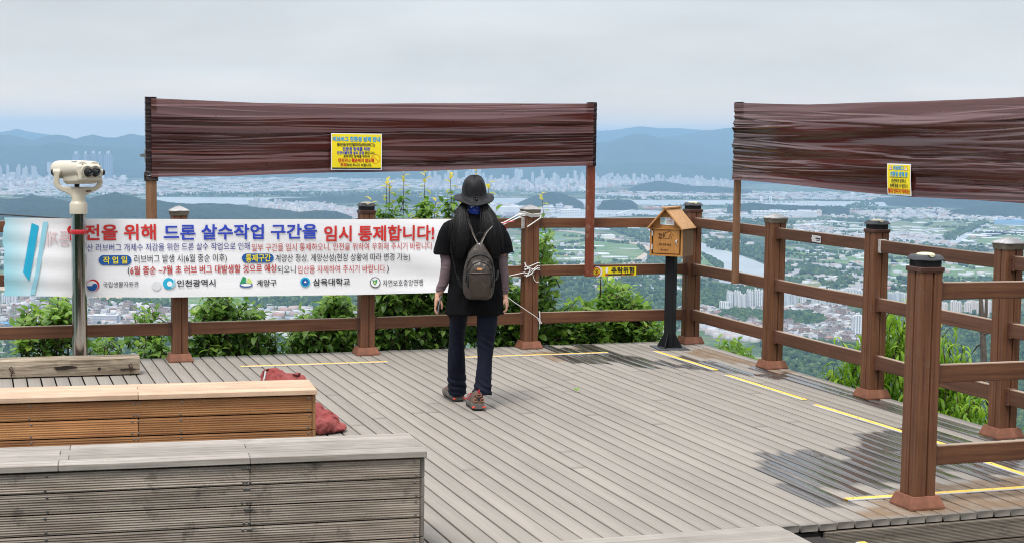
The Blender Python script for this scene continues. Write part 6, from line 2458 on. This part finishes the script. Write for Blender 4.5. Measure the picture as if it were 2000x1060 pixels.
m = MB(); m.tube([q(1920, 670), q(1908, 676), q(1898, 690)], [.008, .006, .003], 6); m.tube([q(1919, 652), q(1932, 650), q(1938, 646)], [.007, .005, .003], 6); m.build("branch", M_BARK, e)
e = empty("dead_stump", (.5, -3.9, -1.6), 0, "short dead grey stump just right of the nearest post", "stump")
q = lambda px, py: tuple(px_at(px, py, .5) - Vector((.5, -3.9, -1.6)))
m = MB(); m.tube([(0, 0, 0), q(1839, 800), q(1838, 740), q(1838, 697)], [.035, .03, .027, .024], 8); m.tube([q(1838, 790), q(1830, 765), q(1842, 750)], [.016, .014, .008], 7); m.build("trunk", M_BARK, e)

# ================================================================== the hiker, seen from behind, walking away
rnd = random.Random(31)
PLOC, PRZ = (-3.097, -2.856, 0.0), R(-17.44)
pe = empty("person", PLOC, PRZ, "hiker seen from behind in black bucket hat, black tee, navy trousers and mauve arm sleeves", "person")

t = NT("skin")
nf = t.noise(t.coord((30, 30, 30)), 1, 4)
t.set(t.mix(t.rng(nf, .3, .7), (.50, .27, .185), (.60, .345, .245)), .5, 0, .4)
t.b.inputs["Subsurface Weight"].default_value = .08
t.b.inputs["Subsurface Radius"].default_value = (.01, .004, .002)
M_SKIN = t.m


def cloth(name, col, var=.2, rough=.8, spec=.2, fine=420, sheen=.2):
    t = NT(name)
    a = t.noise(t.coord((fine, fine, fine)), 1, 2)
    b = t.noise(t.coord((7, 7, 4)), 1, 4, .6)
    c = t.scale_col(col, t.rng(b, .3, .7, 1 - var, 1 + var))
    t.bump(t.math('ADD', t.math('MULTIPLY', b, .8), t.math('MULTIPLY', a, .10)), .35, .02)
    t.set(c, rough, 0, spec)
    t.b.inputs["Sheen Weight"].default_value = sheen
    t.b.inputs["Sheen Roughness"].default_value = .5
    return t.m


M_TEE = cloth("black_tee", (.0045, .0045, .0052), .2, .9, .10, sheen=.0)
M_TROU = cloth("navy_trousers", (.0062, .0078, .0185), .2, .75, .15, sheen=.0)
M_SLV = cloth("mauve_sleeve", (.150, .108, .118), .12, .8, .15, sheen=.05)
M_HAT = cloth("black_nylon_hat", (.0095, .0095, .0115), .2, .55, .25, sheen=.0)
M_HAIR = NT("black_hair")
hn = M_HAIR.noise(M_HAIR.coord((160, 160, 6)), 1, 3)
M_HAIR.set(M_HAIR.mix(M_HAIR.rng(hn, .3, .7), (.004, .004, .0045), (.016, .0145, .015)), .46, 0, .3)
M_HAIR.bump(hn, .4, .004)
M_HAIR = M_HAIR.m


def finger(p, dirs, lens, r):
    """chain of knuckles"""
    pts = [Vector(p)]
    for d, l in zip(dirs, lens):
        pts.append(pts[-1] + Vector(d).normalized() * l)
    return limb([tuple(q) for q in pts], [r, r * .95, r * .88, r * .72][:len(pts)], 9)


bp = []
bp.append(ball((.014, .015, 1.525), (.074, .092, .108)))                   # skull
bp.append(ball((.014, .055, 1.47), (.055, .055, .06)))                     # jaw
bp.append(ball((.014, .115, 1.492), (.014, .016, .02)))                    # nose
for s in (-1, 1):
    bp.append(ball((.014 + s * .076, .015, 1.495), (.010, .022, .032)))    # ears
bp.append(limb([(.014, .01, 1.47), (.016, -.005, 1.40), (.018, -.01, 1.33)], [.050, .052, .075]))
bp.append(limb([(.018, 0, 1.29), (.02, 0, 1.15), (.024, 0, .95), (.026, .01, .84)], [(.13, .075), (.165, .10), (.15, .10), (.165, .115)]))
ARM = {-1: [(-.140, 0, 1.285), (-.190, 0, 1.20), (-.178, -.015, 1.04), (-.196, .0, .91), (-.232, .02, .812)],
       1: [(.172, 0, 1.285), (.222, 0, 1.20), (.216, -.02, 1.05), (.235, .0, .92), (.238, .02, .805)]}
for s in (-1, 1):
    bp.append(limb(ARM[s], [.042, .044, .038, .034, .024]))
LEG = {-1: [(-.080, .02, .88), (-.092, .10, .68), (-.100, .17, .48), (-.100, .24, .28), (-.097, .30, .09)],
       1: [(.112, .0, .88), (.112, .0, .68), (.106, .0, .48), (.098, -.04, .28), (.086, -.065, .10)]}
for s in (-1, 1):
    bp.append(limb(LEG[s], [.062, .050, .040, .038, .034]))
# left hand: palm hangs beside the thigh, fingers curl round a phone
hx, hy, hz_ = -.238, .022, .805
bp.append(limb([(hx, hy, hz_ + .01), (hx - .008, hy - .002, hz_ - .035), (hx - .012, hy - .004, hz_ - .075)], [(.022, .026), (.016, .040), (.013, .040)]))
for k, (yo, l) in enumerate(((.030, .9), (.010, 1.0), (-.011, .95), (-.030, .78))):
    bp.append(finger((hx - .014, hy + yo, hz_ - .072), [(-.10, 0, -1), (.45, 0, -1), (1.0, .05, -.55)], [.036 * l, .026 * l, .020 * l], .0088))
bp.append(finger((hx + .004, hy - .026, hz_ - .018), [(.75, -.3, -1), (.35, .1, -1), (-.15, .3, -1)], [.030, .032, .026], .0105))
# right hand: pinching the hem of the tee
hx, hy, hz_ = .240, .018, .800
bp.append(limb([(hx, hy, hz_ + .01), (hx + .012, hy - .004, hz_ - .035), (hx + .014, hy - .008, hz_ - .068)], [(.022, .025), (.017, .038), (.015, .038)]))
for k, (yo, l) in enumerate(((.026, .95), (.008, 1.0), (-.012, .92), (-.030, .78))):
    bp.append(finger((hx + .015, hy + yo - .006, hz_ - .066), [(-.15, -.05, -1), (-1.0, 0, -.75), (-1, .1, .25)], [.032 * l, .028 * l, .020 * l], .0088))
bp.append(finger((hx - .004, hy - .030, hz_ - .02), [(-.35, -.35, -1), (-.5, .05, -1), (-.4, .2, -1)], [.028, .028, .022], .0102))
remesh(bp, "body", M_SKIN, pe, .0055, 1)


# tee: torso and sleeves in one surface
def rings(spec, seg=30, ex=2.3):
    out_ = []
    for z, cx, cy, a, b in spec:
        rg = []
        for j in range(seg):
            q = 2 * math.pi * j / seg
            c, s = math.cos(q), math.sin(q)
            rg.append((cx + a * math.copysign(abs(c) ** (2 / ex), c), cy + b * math.copysign(abs(s) ** (2 / ex), s), z))
        out_.append(rg)
    return MB().loft(out_)


tee = [rings([(.675, .030, .01, .203, .135), (.70, .030, .01, .204, .138), (.78, .029, .008, .199, .136), (.88, .027, .004, .188, .126), (.98, .024, .0, .182, .118), (1.10, .021, 0, .188, .116), (1.22, .018, 0, .192, .112), (1.29, .017, -.004, .186, .102), (1.335, .017, -.006, .155, .088), (1.368, .017, -.008, .112, .072), (1.385, .017, -.008, .082, .062), (1.395, .017, -.008, .066, .058), (1.402, .017, -.008, .058, .052)])]
tee.append(limb([(-.085, -.004, 1.335), (-.150, 0, 1.278), (-.186, 0, 1.19), (-.198, 0, 1.098)], [(.040, .060), (.060, .076), (.066, .080), (.074, .088)], 20))
tee.append(limb([(.115, -.004, 1.337), (.182, 0, 1.283), (.220, 0, 1.20), (.236, 0, 1.108)], [(.040, .060), (.060, .076), (.066, .080), (.070, .088)], 20))


def teed(co, n):
    d = fbm(co.x * 5 + co.z * 2.5, co.y * 5, co.z * 2.2, 4) * .016
    d += math.sin((co.z * 1.0 + abs(co.x) * .9 + .3 * fbm(co.x * 3, co.y * 3, 1, 2)) * 38) * .0028 * min(1, max(0, (1.15 - co.z) * 4))
    d += fbm(co.x * 16, co.y * 16, co.z * 7 + 5, 3) * .004
    if co.z < .70:
        d += .004
    return d


remesh(tee, "tee", M_TEE, pe, .008, 3, teed)
m = MB()
m.lathe([(.060, 1.392), (.0635, 1.395), (.063, 1.408), (.058, 1.412), (.054, 1.404)], 28, c=(.017, -.008, 0), cap=False)
m.v = [(x, -.008 + (y + .008) * .92, z - (y + .008) * .10) for x, y, z in m.v]
m.build("collar", M_TEE, pe, smooth=True)

# trousers
tr_ = [rings([(.72, .028, .01, .185, .115), (.80, .028, .008, .180, .115), (.92, .026, .0, .165, .105)])]
tr_.append(limb([(-.072, .03, .80), (-.088, .09, .66), (-.099, .15, .50), (-.101, .20, .34), (-.100, .25, .20), (-.097, .285, .062)], [(.086, .088), (.074, .084), (.061, .072), (.060, .068), (.064, .072), (.067, .082)], 22))
tr_.append(limb([(.118, .0, .80), (.116, .0, .66), (.107, .0, .50), (.103, -.02, .34), (.094, -.042, .20), (.084, -.055, .100)], [(.086, .088), (.077, .084), (.060, .070), (.058, .066), (.064, .072), (.076, .086)], 22))


def trd(co, n):
    d = fbm(co.x * 6, co.y * 6, co.z * 2.6, 4) * .012
    k = math.exp(-((co.z - .14) / .07) ** 2) + .7 * math.exp(-((co.z - .50) / .08) ** 2) + .5 * math.exp(-((co.z - .70) / .05) ** 2)
    d += math.sin(co.z * 120 + co.x * 60 + 5 * fbm(co.x * 5, co.y * 5, co.z * 4, 2)) * .0060 * k
    return d


remesh(tr_, "trousers", M_TROU, pe, .0075, 2, trd)

for s in (-1, 1):
    a = ARM[s]
    sl = limb([(a[1][0] + (.002 if s < 0 else .002), 0, 1.14), a[2], a[3], (a[4][0] - s * .001, a[4][1], a[4][2] + .018)], [.046, .0415, .0375, .0295], 18)
    rmo = remesh([sl], "arm_sleeve", M_SLV, pe, .006, 2, lambda co, n: fbm(co.x * 14, co.y * 14, co.z * 14, 3) * .003 + .0016 * math.sin(co.z * 210 + 3 * fbm(co.x * 9, co.y * 9, co.z * 9, 2)) * (math.exp(-((co.z - .85) / .04) ** 2) + .6 * math.exp(-((co.z - 1.02) / .05) ** 2)))

# hat
TH = Matrix.Translation((.014, .008, 1.512)) @ Matrix.Rotation(R(14), 4, 'X')
m = MB()
seg = 44
prof = [(.143, -.016), (.147, -.013), (.140, -.006), (.118, .001), (.093, .008), (.0895, .012), (.0885, .03), (.0855, .066), (.080, .096), (.068, .123), (.047, .143), (.024, .152), (.0, .154)]
rg = []
for i, (r, z) in enumerate(prof):
    ring = []
    for j in range(seg):
        a = 2 * math.pi * j / seg
        k = 1 + .085 * fbm(math.cos(a) * 2.2, math.sin(a) * 2.2, z * 14, 3) * (1 if i > 5 else .5)
        if i <= 3:
            zz = z + .009 * math.sin(2 * a + 1.0) + .004 * math.sin(5 * a)
        else:
            zz = z + .011 * fbm(math.cos(a) * 3, math.sin(a) * 3, 5 + z * 6, 3)
        ring.append((r * k * math.cos(a) * .985, r * k * math.sin(a) * 1.05, zz))
    rg.append(ring)
m.loft(rg, cap=False, mat=TH)
inner = [[(x * .97, y * .97, z - .004) for x, y, z in rg[1]], [(x * .97, y * .97, z - .004) for x, y, z in rg[4]], [(x * .9, y * .9, z + .05) for x, y, z in rg[4]]]
m.loft(inner, cap=False, mat=TH)
hat = m.build("hat", M_HAT, pe, smooth=True)
md = hat.modifiers.new("sub", 'SUBSURF'); md.levels = 1; md.render_levels = 1
m = MB()
band = [[(.0925 * math.cos(a) * .985,   .0925 * math.sin(a) * 1.05, z + .003 * math.sin(3 * a)) for a in np.linspace(0, 2 * math.pi, 41)[:-1]] for z in (.008, .016)]
m.loft(band, cap=False, mat=TH)
m.tube([tuple(TH @ Vector(p)) for p in ((.018, -.102, .012), (.020, -.108, -.006), (.018, -.125, -.022), (.020, -.143, -.034), (.024, -.146, -.060))], .0032, 6)
m.tube([tuple(TH @ Vector(p)) for p in ((.018, -.104, .018), (.018, -.108, .004))], .008, 8)
m.tube([tuple(TH @ Vector(p)) for p in ((.014, -.102, .018), (.006, -.106, .026), (.018, -.106, .03), (.026, -.104, .018))], .0028, 6)
m.build("hat_cord", M_RUB, hat, smooth=True)

# neck scarf
t = NT("blue_bandana")
vo = t.n("TexVoronoi", feature='F1')
t.l(t.coord((50, 50, 85), rot=(.2, .3, .2)), vo.inputs["Vector"]); _val(vo, "Scale", 1.0)
sz = t.n("SeparateXYZ"); x = t.n("TexCoord"); t.l(x.outputs["Object"], sz.inputs[0])
k = t.math('MULTIPLY', t.math('LESS_THAN', vo.outputs["Distance"], .33), t.math('GREATER_THAN', sz.outputs[2], 1.412))
t.set(t.mix(k, (.018, .050, .34), (.62, .66, .78)), .75, 0, .2)
m = MB()
rgs = []
for z, r in ((1.386, .061), (1.395, .062), (1.41, .0605), (1.425, .060), (1.44, .0585), (1.455, .057)):
    rgs.append([(.017 + r * (1 + .03 * math.sin(4 * a + z * 60)) * math.cos(a), -.006 + r * 1.02 * math.sin(a), z + .004 * math.sin(2 * a)) for a in np.linspace(0, 2 * math.pi, 37)[:-1]])
m.loft(rgs, cap=False)
m.build("bandana", t.m, pe, smooth=True)

# hair: two loose bundles falling over the shoulder blades
m = MB()
for s, path in ((-1, [(-.050, -.035, 1.475), (-.080, -.080, 1.40), (-.078, -.120, 1.31), (-.074, -.134, 1.20), (-.082, -.132, 1.085)]),
                (1, [(.080, -.035, 1.475), (.116, -.080, 1.40), (.138, -.118, 1.31), (.154, -.132, 1.20), (.178, -.128, 1.085)])):
    P = [Vector(p) for p in path]
    core = limb(path, [(.010, .008), (.017, .009), (.024, .008), (.018, .006), (.004, .003)], 12)
    m.add(core.v, core.f)
    for k in range(620):
        a = rnd.gauss(0, .48)
        b = rnd.uniform(-.9, .6)
        ln = rnd.uniform(.72, 1.04) if abs(a) < .6 else rnd.uniform(.6, .95)
        ph, am = rnd.uniform(0, 6.28), rnd.uniform(.001, .009)
        pts = []
        for i in range(13):
            q = i / 12 * ln * 4
            j = min(3, int(q)); f_ = q - j
            p0, p1, p2, p3 = P[max(j - 1, 0)], P[j], P[j + 1], P[min(j + 2, 4)]
            c = 0.5 * ((2 * p1) + (p2 - p0) * f_ + (2 * p0 - 5 * p1 + 4 * p2 - p3) * f_ ** 2 + (3 * p1 - p0 - 3 * p2 + p3) * f_ ** 3)
            sp = (.010 + .042 * math.sin(min(1, q / 3.0) * 1.6)) * (1 if q < 3 else 1 - .2 * (q - 3))
            c = c + Vector((a * sp * 1.15 + am * math.sin(q * 2.2 + ph), b * .012 - .006, 0))
            pts.append(c)
        r0 = rnd.uniform(.0007, .0016)
        m.tube(pts, [(r0 * (1 - .8 * (i / 12) ** 2) * 1.5, r0 * .7 * (1 - .8 * (i / 12) ** 2)) for i in range(13)], 5)
cap = ball((.014, .004, 1.54), (.083, .098, .070))
m.add([(x, y, z) for x, y, z in cap.v], cap.f)
m.build("hair", M_HAIR, pe, smooth=True)


# hiking shoes
M_LEATHER = cloth("brown_shoe_leather", (.105, .068, .050), .35, .7, .25, 200, .05)
M_SOLE = plain("grey_rubber_sole", (.11, .10, .09), .8, .35, 40)
M_SOLE2 = plain("dark_rubber_tread", (.028, .028, .030), .8, .2, 40)
M_REDP = plain("red_shoe_insert", (.70, .07, .045), .5, .1, 40)
M_ORG = plain("orange_shoe_piping", (.50, .20, .10), .6, .1, 40)
M_LACE = plain("dark_red_lace", (.35, .012, .03), .6, .1, 40)


def shoe(loc, rz, pitch=0.0, lace=False):
    T_ = Matrix.Translation(loc) @ rot_z(rz) @ Matrix.Rotation(pitch, 4, 'X') @ Matrix.Scale(1.13, 4)
    # local: heel at y=0, toe at y=+.265
    foot = [(0.0, .030, .034), (.02, .037, .036), (.07, .038, .036), (.13, .041, .036), (.19, .046, .032), (.235, .040, .024), (.265, .018, .010)]
    up = []
    for y, w, _ in foot:
        h = float(np.interp(y, [0, .03, .08, .12, .17, .22, .265], [.112, .125, .122, .108, .080, .062, .042]))
        lean = .010 if y < .01 else 0
        rr = []
        for a in np.linspace(0, math.pi, 11):
            c, s_ = math.cos(a), math.sin(a)
            rr.append((w * math.copysign(abs(c) ** .75, c), y + lean * s_, .024 + (h - .024) * (abs(s_) ** .8)))
        up.append(rr)
    m = MB(); m.loft(up, cap=True, mat=T_)
    o = remesh([m], "shoe", M_LEATHER, pe, .006, 2)
    m = MB()
    outl = []
    for i, (y, w, _) in enumerate(foot): outl.append((w + .004, y - (.006 if i == 0 else 0)))
    pl = outl + [(-w, y) for w, y in outl[::-1]]
    m.loft([[(x * .97, y, .012) for x, y in pl], [(x * 1.02, y, .022) for x, y in pl], [(x, y + .001, .036) for x, y in pl], [(x * .93, y + .003, .042) for x, y in pl]], mat=T_)
    m.build("midsole", M_SOLE, o)
    m = MB()
    for i in range(9):
        y = .004 + i * .030
        w = float(np.interp(y, [f_[0] for f_ in foot], [f_[1] for f_ in foot]))
        m.box((0, y + .008, .007), (w * 2.02, .020, .014), T_, bev=.003)
    m.build("tread", M_SOLE2, o)
    m = MB()
    for s in (-1, 1):
        m.box((s * .027, -.005, .031), (.020, .008, .011), T_ @ Matrix.Rotation(s * .25, 4, 'Y'), bev=.002)
    m.build("red_insert", M_REDP, o)
    m = MB()
    hp = [(x, -.002 + abs(x) * .25, z) for x, z in ((-.030, .046), (.030, .046), (.028, .062), (.014, .078), (.026, .092), (.014, .104), (-.014, .104), (-.026, .092), (-.014, .078), (-.028, .062))]
    m.add(hp + [(x, y + .012, z) for x, y, z in hp], [tuple(range(10)), tuple(range(19, 9, -1))] + [(i, (i + 1) % 10, (i + 1) % 10 + 10, i + 10) for i in range(10)], T_)
    m.build("heel_counter", M_SOLE2, o)
    m = MB()
    el = lambda cx, cz, rx, rz_: m.tube([tuple(T_ @ Vector((cx + rx * math.cos(a), -.005 + abs(cx + rx * math.cos(a)) * .22, cz + rz_ * math.sin(a)))) for a in np.linspace(0, 2 * math.pi, 17)], .0017, 5)
    el(0, .097, .018, .009); el(-.022, .068, .011, .010); el(.022, .068, .011, .010)
    m.build("piping", M_ORG, o)
    m = MB(); m.box((0, .000, .122), (.013, .006, .024), T_, bev=.002); m.build("pull_tab", M_LACE, o)
    if lace:
        m = MB()
        m.tube([tuple(T_ @ Vector(p)) for p in ((-.03, .10, .10), (-.055, .09, .085), (-.066, .075, .066), (-.056, .07, .058), (-.044, .08, .072), (-.032, .10, .095))], .0025, 6)
        m.build("lace", M_LACE, o)
    return o


shoe((.062, -.150, .004), R(10), 0.0, True)
shoe((-.080, .235, .001), R(18), R(3))

# ------------------------------------------------------------------ backpack and phone (carried: things of their own)
t = NT("brown_nylon")
b_ = t.noise(t.coord((9, 9, 7)), 1, 5, .6, .5)
t.bump(b_, .5, .02)
M_PACK = t.set(t.scale_col((.038, .027, .0205), t.rng(b_, .3, .7, .85, 1.2)), .38, 0, .45)
M_ZIP = plain("dark_zip", (.020, .020, .021), .5, .1, 60)
M_WEB = plain("black_webbing", (.014, .014, .016), .7, .1, 60)
bk = empty("backpack", PLOC, PRZ, "small brown nylon backpack with a tan patch on the hiker's back", "backpack")
OX = .054
spec = [(.800, .070, .045), (.812, .092, .056), (.85, .109, .064), (.93, .114, .066), (1.0, .111, .062), (1.07, .098, .054), (1.13, .072, .042), (1.172, .042, .028), (1.196, .020, .016)]
pk = [rings([(z, OX, -.190, a, b) for z, a, b in spec], 28, 2.7)]
spec2 = [(.815, .070, .020), (.83, .084, .030), (.90, .088, .036), (.97, .087, .034), (1.02, .076, .028), (1.05, .054, .018), (1.064, .030, .008)]
pk.append(rings([(z, OX + .008, -.245, a, b) for z, a, b in spec2], 28, 2.7))


def pkd(co, n):
    d = fbm(co.x * 10, co.y * 10, co.z * 7, 4) * .005
    d += math.sin(math.atan2(co.x - OX, co.z - .98) * 9 + 4 * fbm(co.x * 4, 1, co.z * 4, 2)) * .0022 * min(1, max(0, abs(co.z - .97) * 8))
    return d


bo = remesh(pk, "pack_body", M_PACK, bk, .006, 2, pkd)


def backy(x, z):
    """outer face of the pack"""
    w = float(np.interp(z, [q[0] for q in spec], [q[1] for q in spec])); d = float(np.interp(z, [q[0] for q in spec], [q[2] for q in spec]))
    k = min(1, abs((x - OX) / max(w, 1e-3)))
    y = -.190 - d * (1 - k ** 2.7) ** (1 / 2.7)
    w2 = float(np.interp(z, [q[0] for q in spec2], [q[1] for q in spec2], left=0, right=0)); d2 = float(np.interp(z, [q[0] for q in spec2], [q[2] for q in spec2], left=0, right=0))
    if w2 > 0 and abs(x - OX - .008) < w2:
        y = min(y, -.245 - d2 * (1 - (abs(x - OX - .008) / w2) ** 2.7) ** (1 / 2.7))
    return y


m = MB()
def arch(cx, z0, hw, zt, r, off=.003):
    pts = []
    for a in np.linspace(math.pi, 0, 25):
        x = cx + hw * math.cos(a); z = z0 + (zt - z0) * math.sin(a) ** .8
        pts.append((x, backy(x, z) - off, z))
    pts = [(pts[0][0], backy(pts[0][0], z0 - .07) - off, z0 - .07)] + pts + [(pts[-1][0], backy(pts[-1][0], z0 - .07) - off, z0 - .07)]
    m.tube(pts, r, 6)
arch(OX + .006, 1.00, .094, 1.118, .0055)
arch(OX + .008, .96, .084, 1.068, .0065, .004)
m.build("zip", M_ZIP, bk, smooth=True)
m = MB()
m.tube([(OX + x, backy(OX + x, .992 + x * .03) - .004, .992 + x * .03) for x in np.linspace(-.074, .088, 12)], (.004, .006), 6)
m.build("pocket_zip", M_PACK, bk, smooth=True)
m = MB()
for x, z in ((-.075, .98), (-.094, .955)):
    m.tube([(OX + x, backy(OX + x, z) - .008, z), (OX + x - .002, backy(OX + x, z - .03) - .010, z - .03)], (.0035, .002), 6)
m.build("zip_puller", M_ZIP, bk)
m = MB()
pp = [(OX + x, backy(OX + x, 1.018) - .0035, 1.018 + z) for x, z in ((-.018, .004), (-.013, .010), (.013, .011), (.024, .004), (.017, -.006), (-.010, -.007))]
m.add(pp, [tuple(range(6))]); m.build("leather_patch", plain("tan_leather", (.56, .27, .11), .6, .1, 40), bk)
m = MB()
m.tube([(OX - .004, -.205, 1.185), (OX - .032, -.170, 1.235), (OX - .045, -.145, 1.262), (OX - .062, -.13, 1.31), (OX - .080, -.10, 1.355)], (.009, .003), 6)
m.tube([(OX + .004, -.205, 1.185), (OX + .028, -.175, 1.232), (OX + .045, -.148, 1.265), (OX + .085, -.13, 1.31), (OX + .11, -.10, 1.355)], (.011, .003), 6)
m.build("shoulder_strap", M_PACK, bk)
m = MB(); m.tube([(OX - .026, -.178, 1.225), (OX - .020, -.185, 1.255), (OX + .004, -.190, 1.272), (OX + .028, -.185, 1.262), (OX + .034, -.176, 1.235)], .0026, 6); m.build("grab_loop", M_WEB, bk, smooth=True)
m = MB(); m.lathe([(.006, 0), (.006, .006), (.003, .009)], 10, axis='Y', mat=Matrix.Translation((OX, -.212, 1.188)) @ Matrix.Rotation(math.pi, 4, 'X')); m.build("snap", M_ALU, bk)
m = MB(); m.tube([(-.150, -.08, 1.17), (-.128, -.118, 1.06), (-.112, -.134, .985), (-.098, -.140, .955)], (.012, .0025), 6); m.tube([(OX + .11, -.16, .93), (OX + .128, -.13, .95), (OX + .135, -.115, 1.0)], (.010, .0025), 6)
m.build("side_webbing", M_WEB, bk)
m = MB()
for k in range(4):
    z = .950 - k * .020
    m.tube([(-.095 + k * .008 + .008 * math.cos(a), -.148, z + .012 * math.sin(a)) for a in np.linspace(0, 2 * math.pi, 11)], .0024, 5)
m.build("clip_ring", M_ZIP, bk)
ph = empty("phone", PLOC, PRZ, "dark phone in a clear case held edge on in the hiker's left hand", "phone")
m = MB(); m.box((0, 0, 0), (.0095, .070, .118), Matrix.Translation((-.2385 + .014, .010, .742)) @ Matrix.Rotation(R(9), 4, 'Y') @ Matrix.Rotation(R(-8), 4, 'Z'), bev=.003); m.build("phone_body", plain("dark_phone_glass", (.035, .036, .042), .2, .2, 40, spec=.6), ph)
m = MB(); m.box((0, 0, 0), (.0045, .074, .122), Matrix.Translation((-.2385 + .0155, .010, .742)) @ Matrix.Rotation(R(9), 4, 'Y') @ Matrix.Rotation(R(-8), 4, 'Z'), bev=.002); m.build("case_edge", plain("grey_case_edge", (.30, .31, .34), .3, .1, 40), ph)

# ================================================================== the air of the valley
t = NT("hazy_air")
t.t.nodes.remove(t.b)
pv = t.n("VolumePrincipled")
_val(pv, "Color", (.42, .69, 1.0, 1))
_val(pv, "Density", HAZE)
_val(pv, "Anisotropy", 0.0)
t.l(pv.outputs[0], t.t.nodes["Material Output"].inputs["Volume"])
hz = MB()
hz.box((0, 0, (ZP - 6 + 240) / 2), (60000, 60000, 240 - ZP + 6))
ho = hz.build("haze", t.m)
tag(ho, kind="stuff")
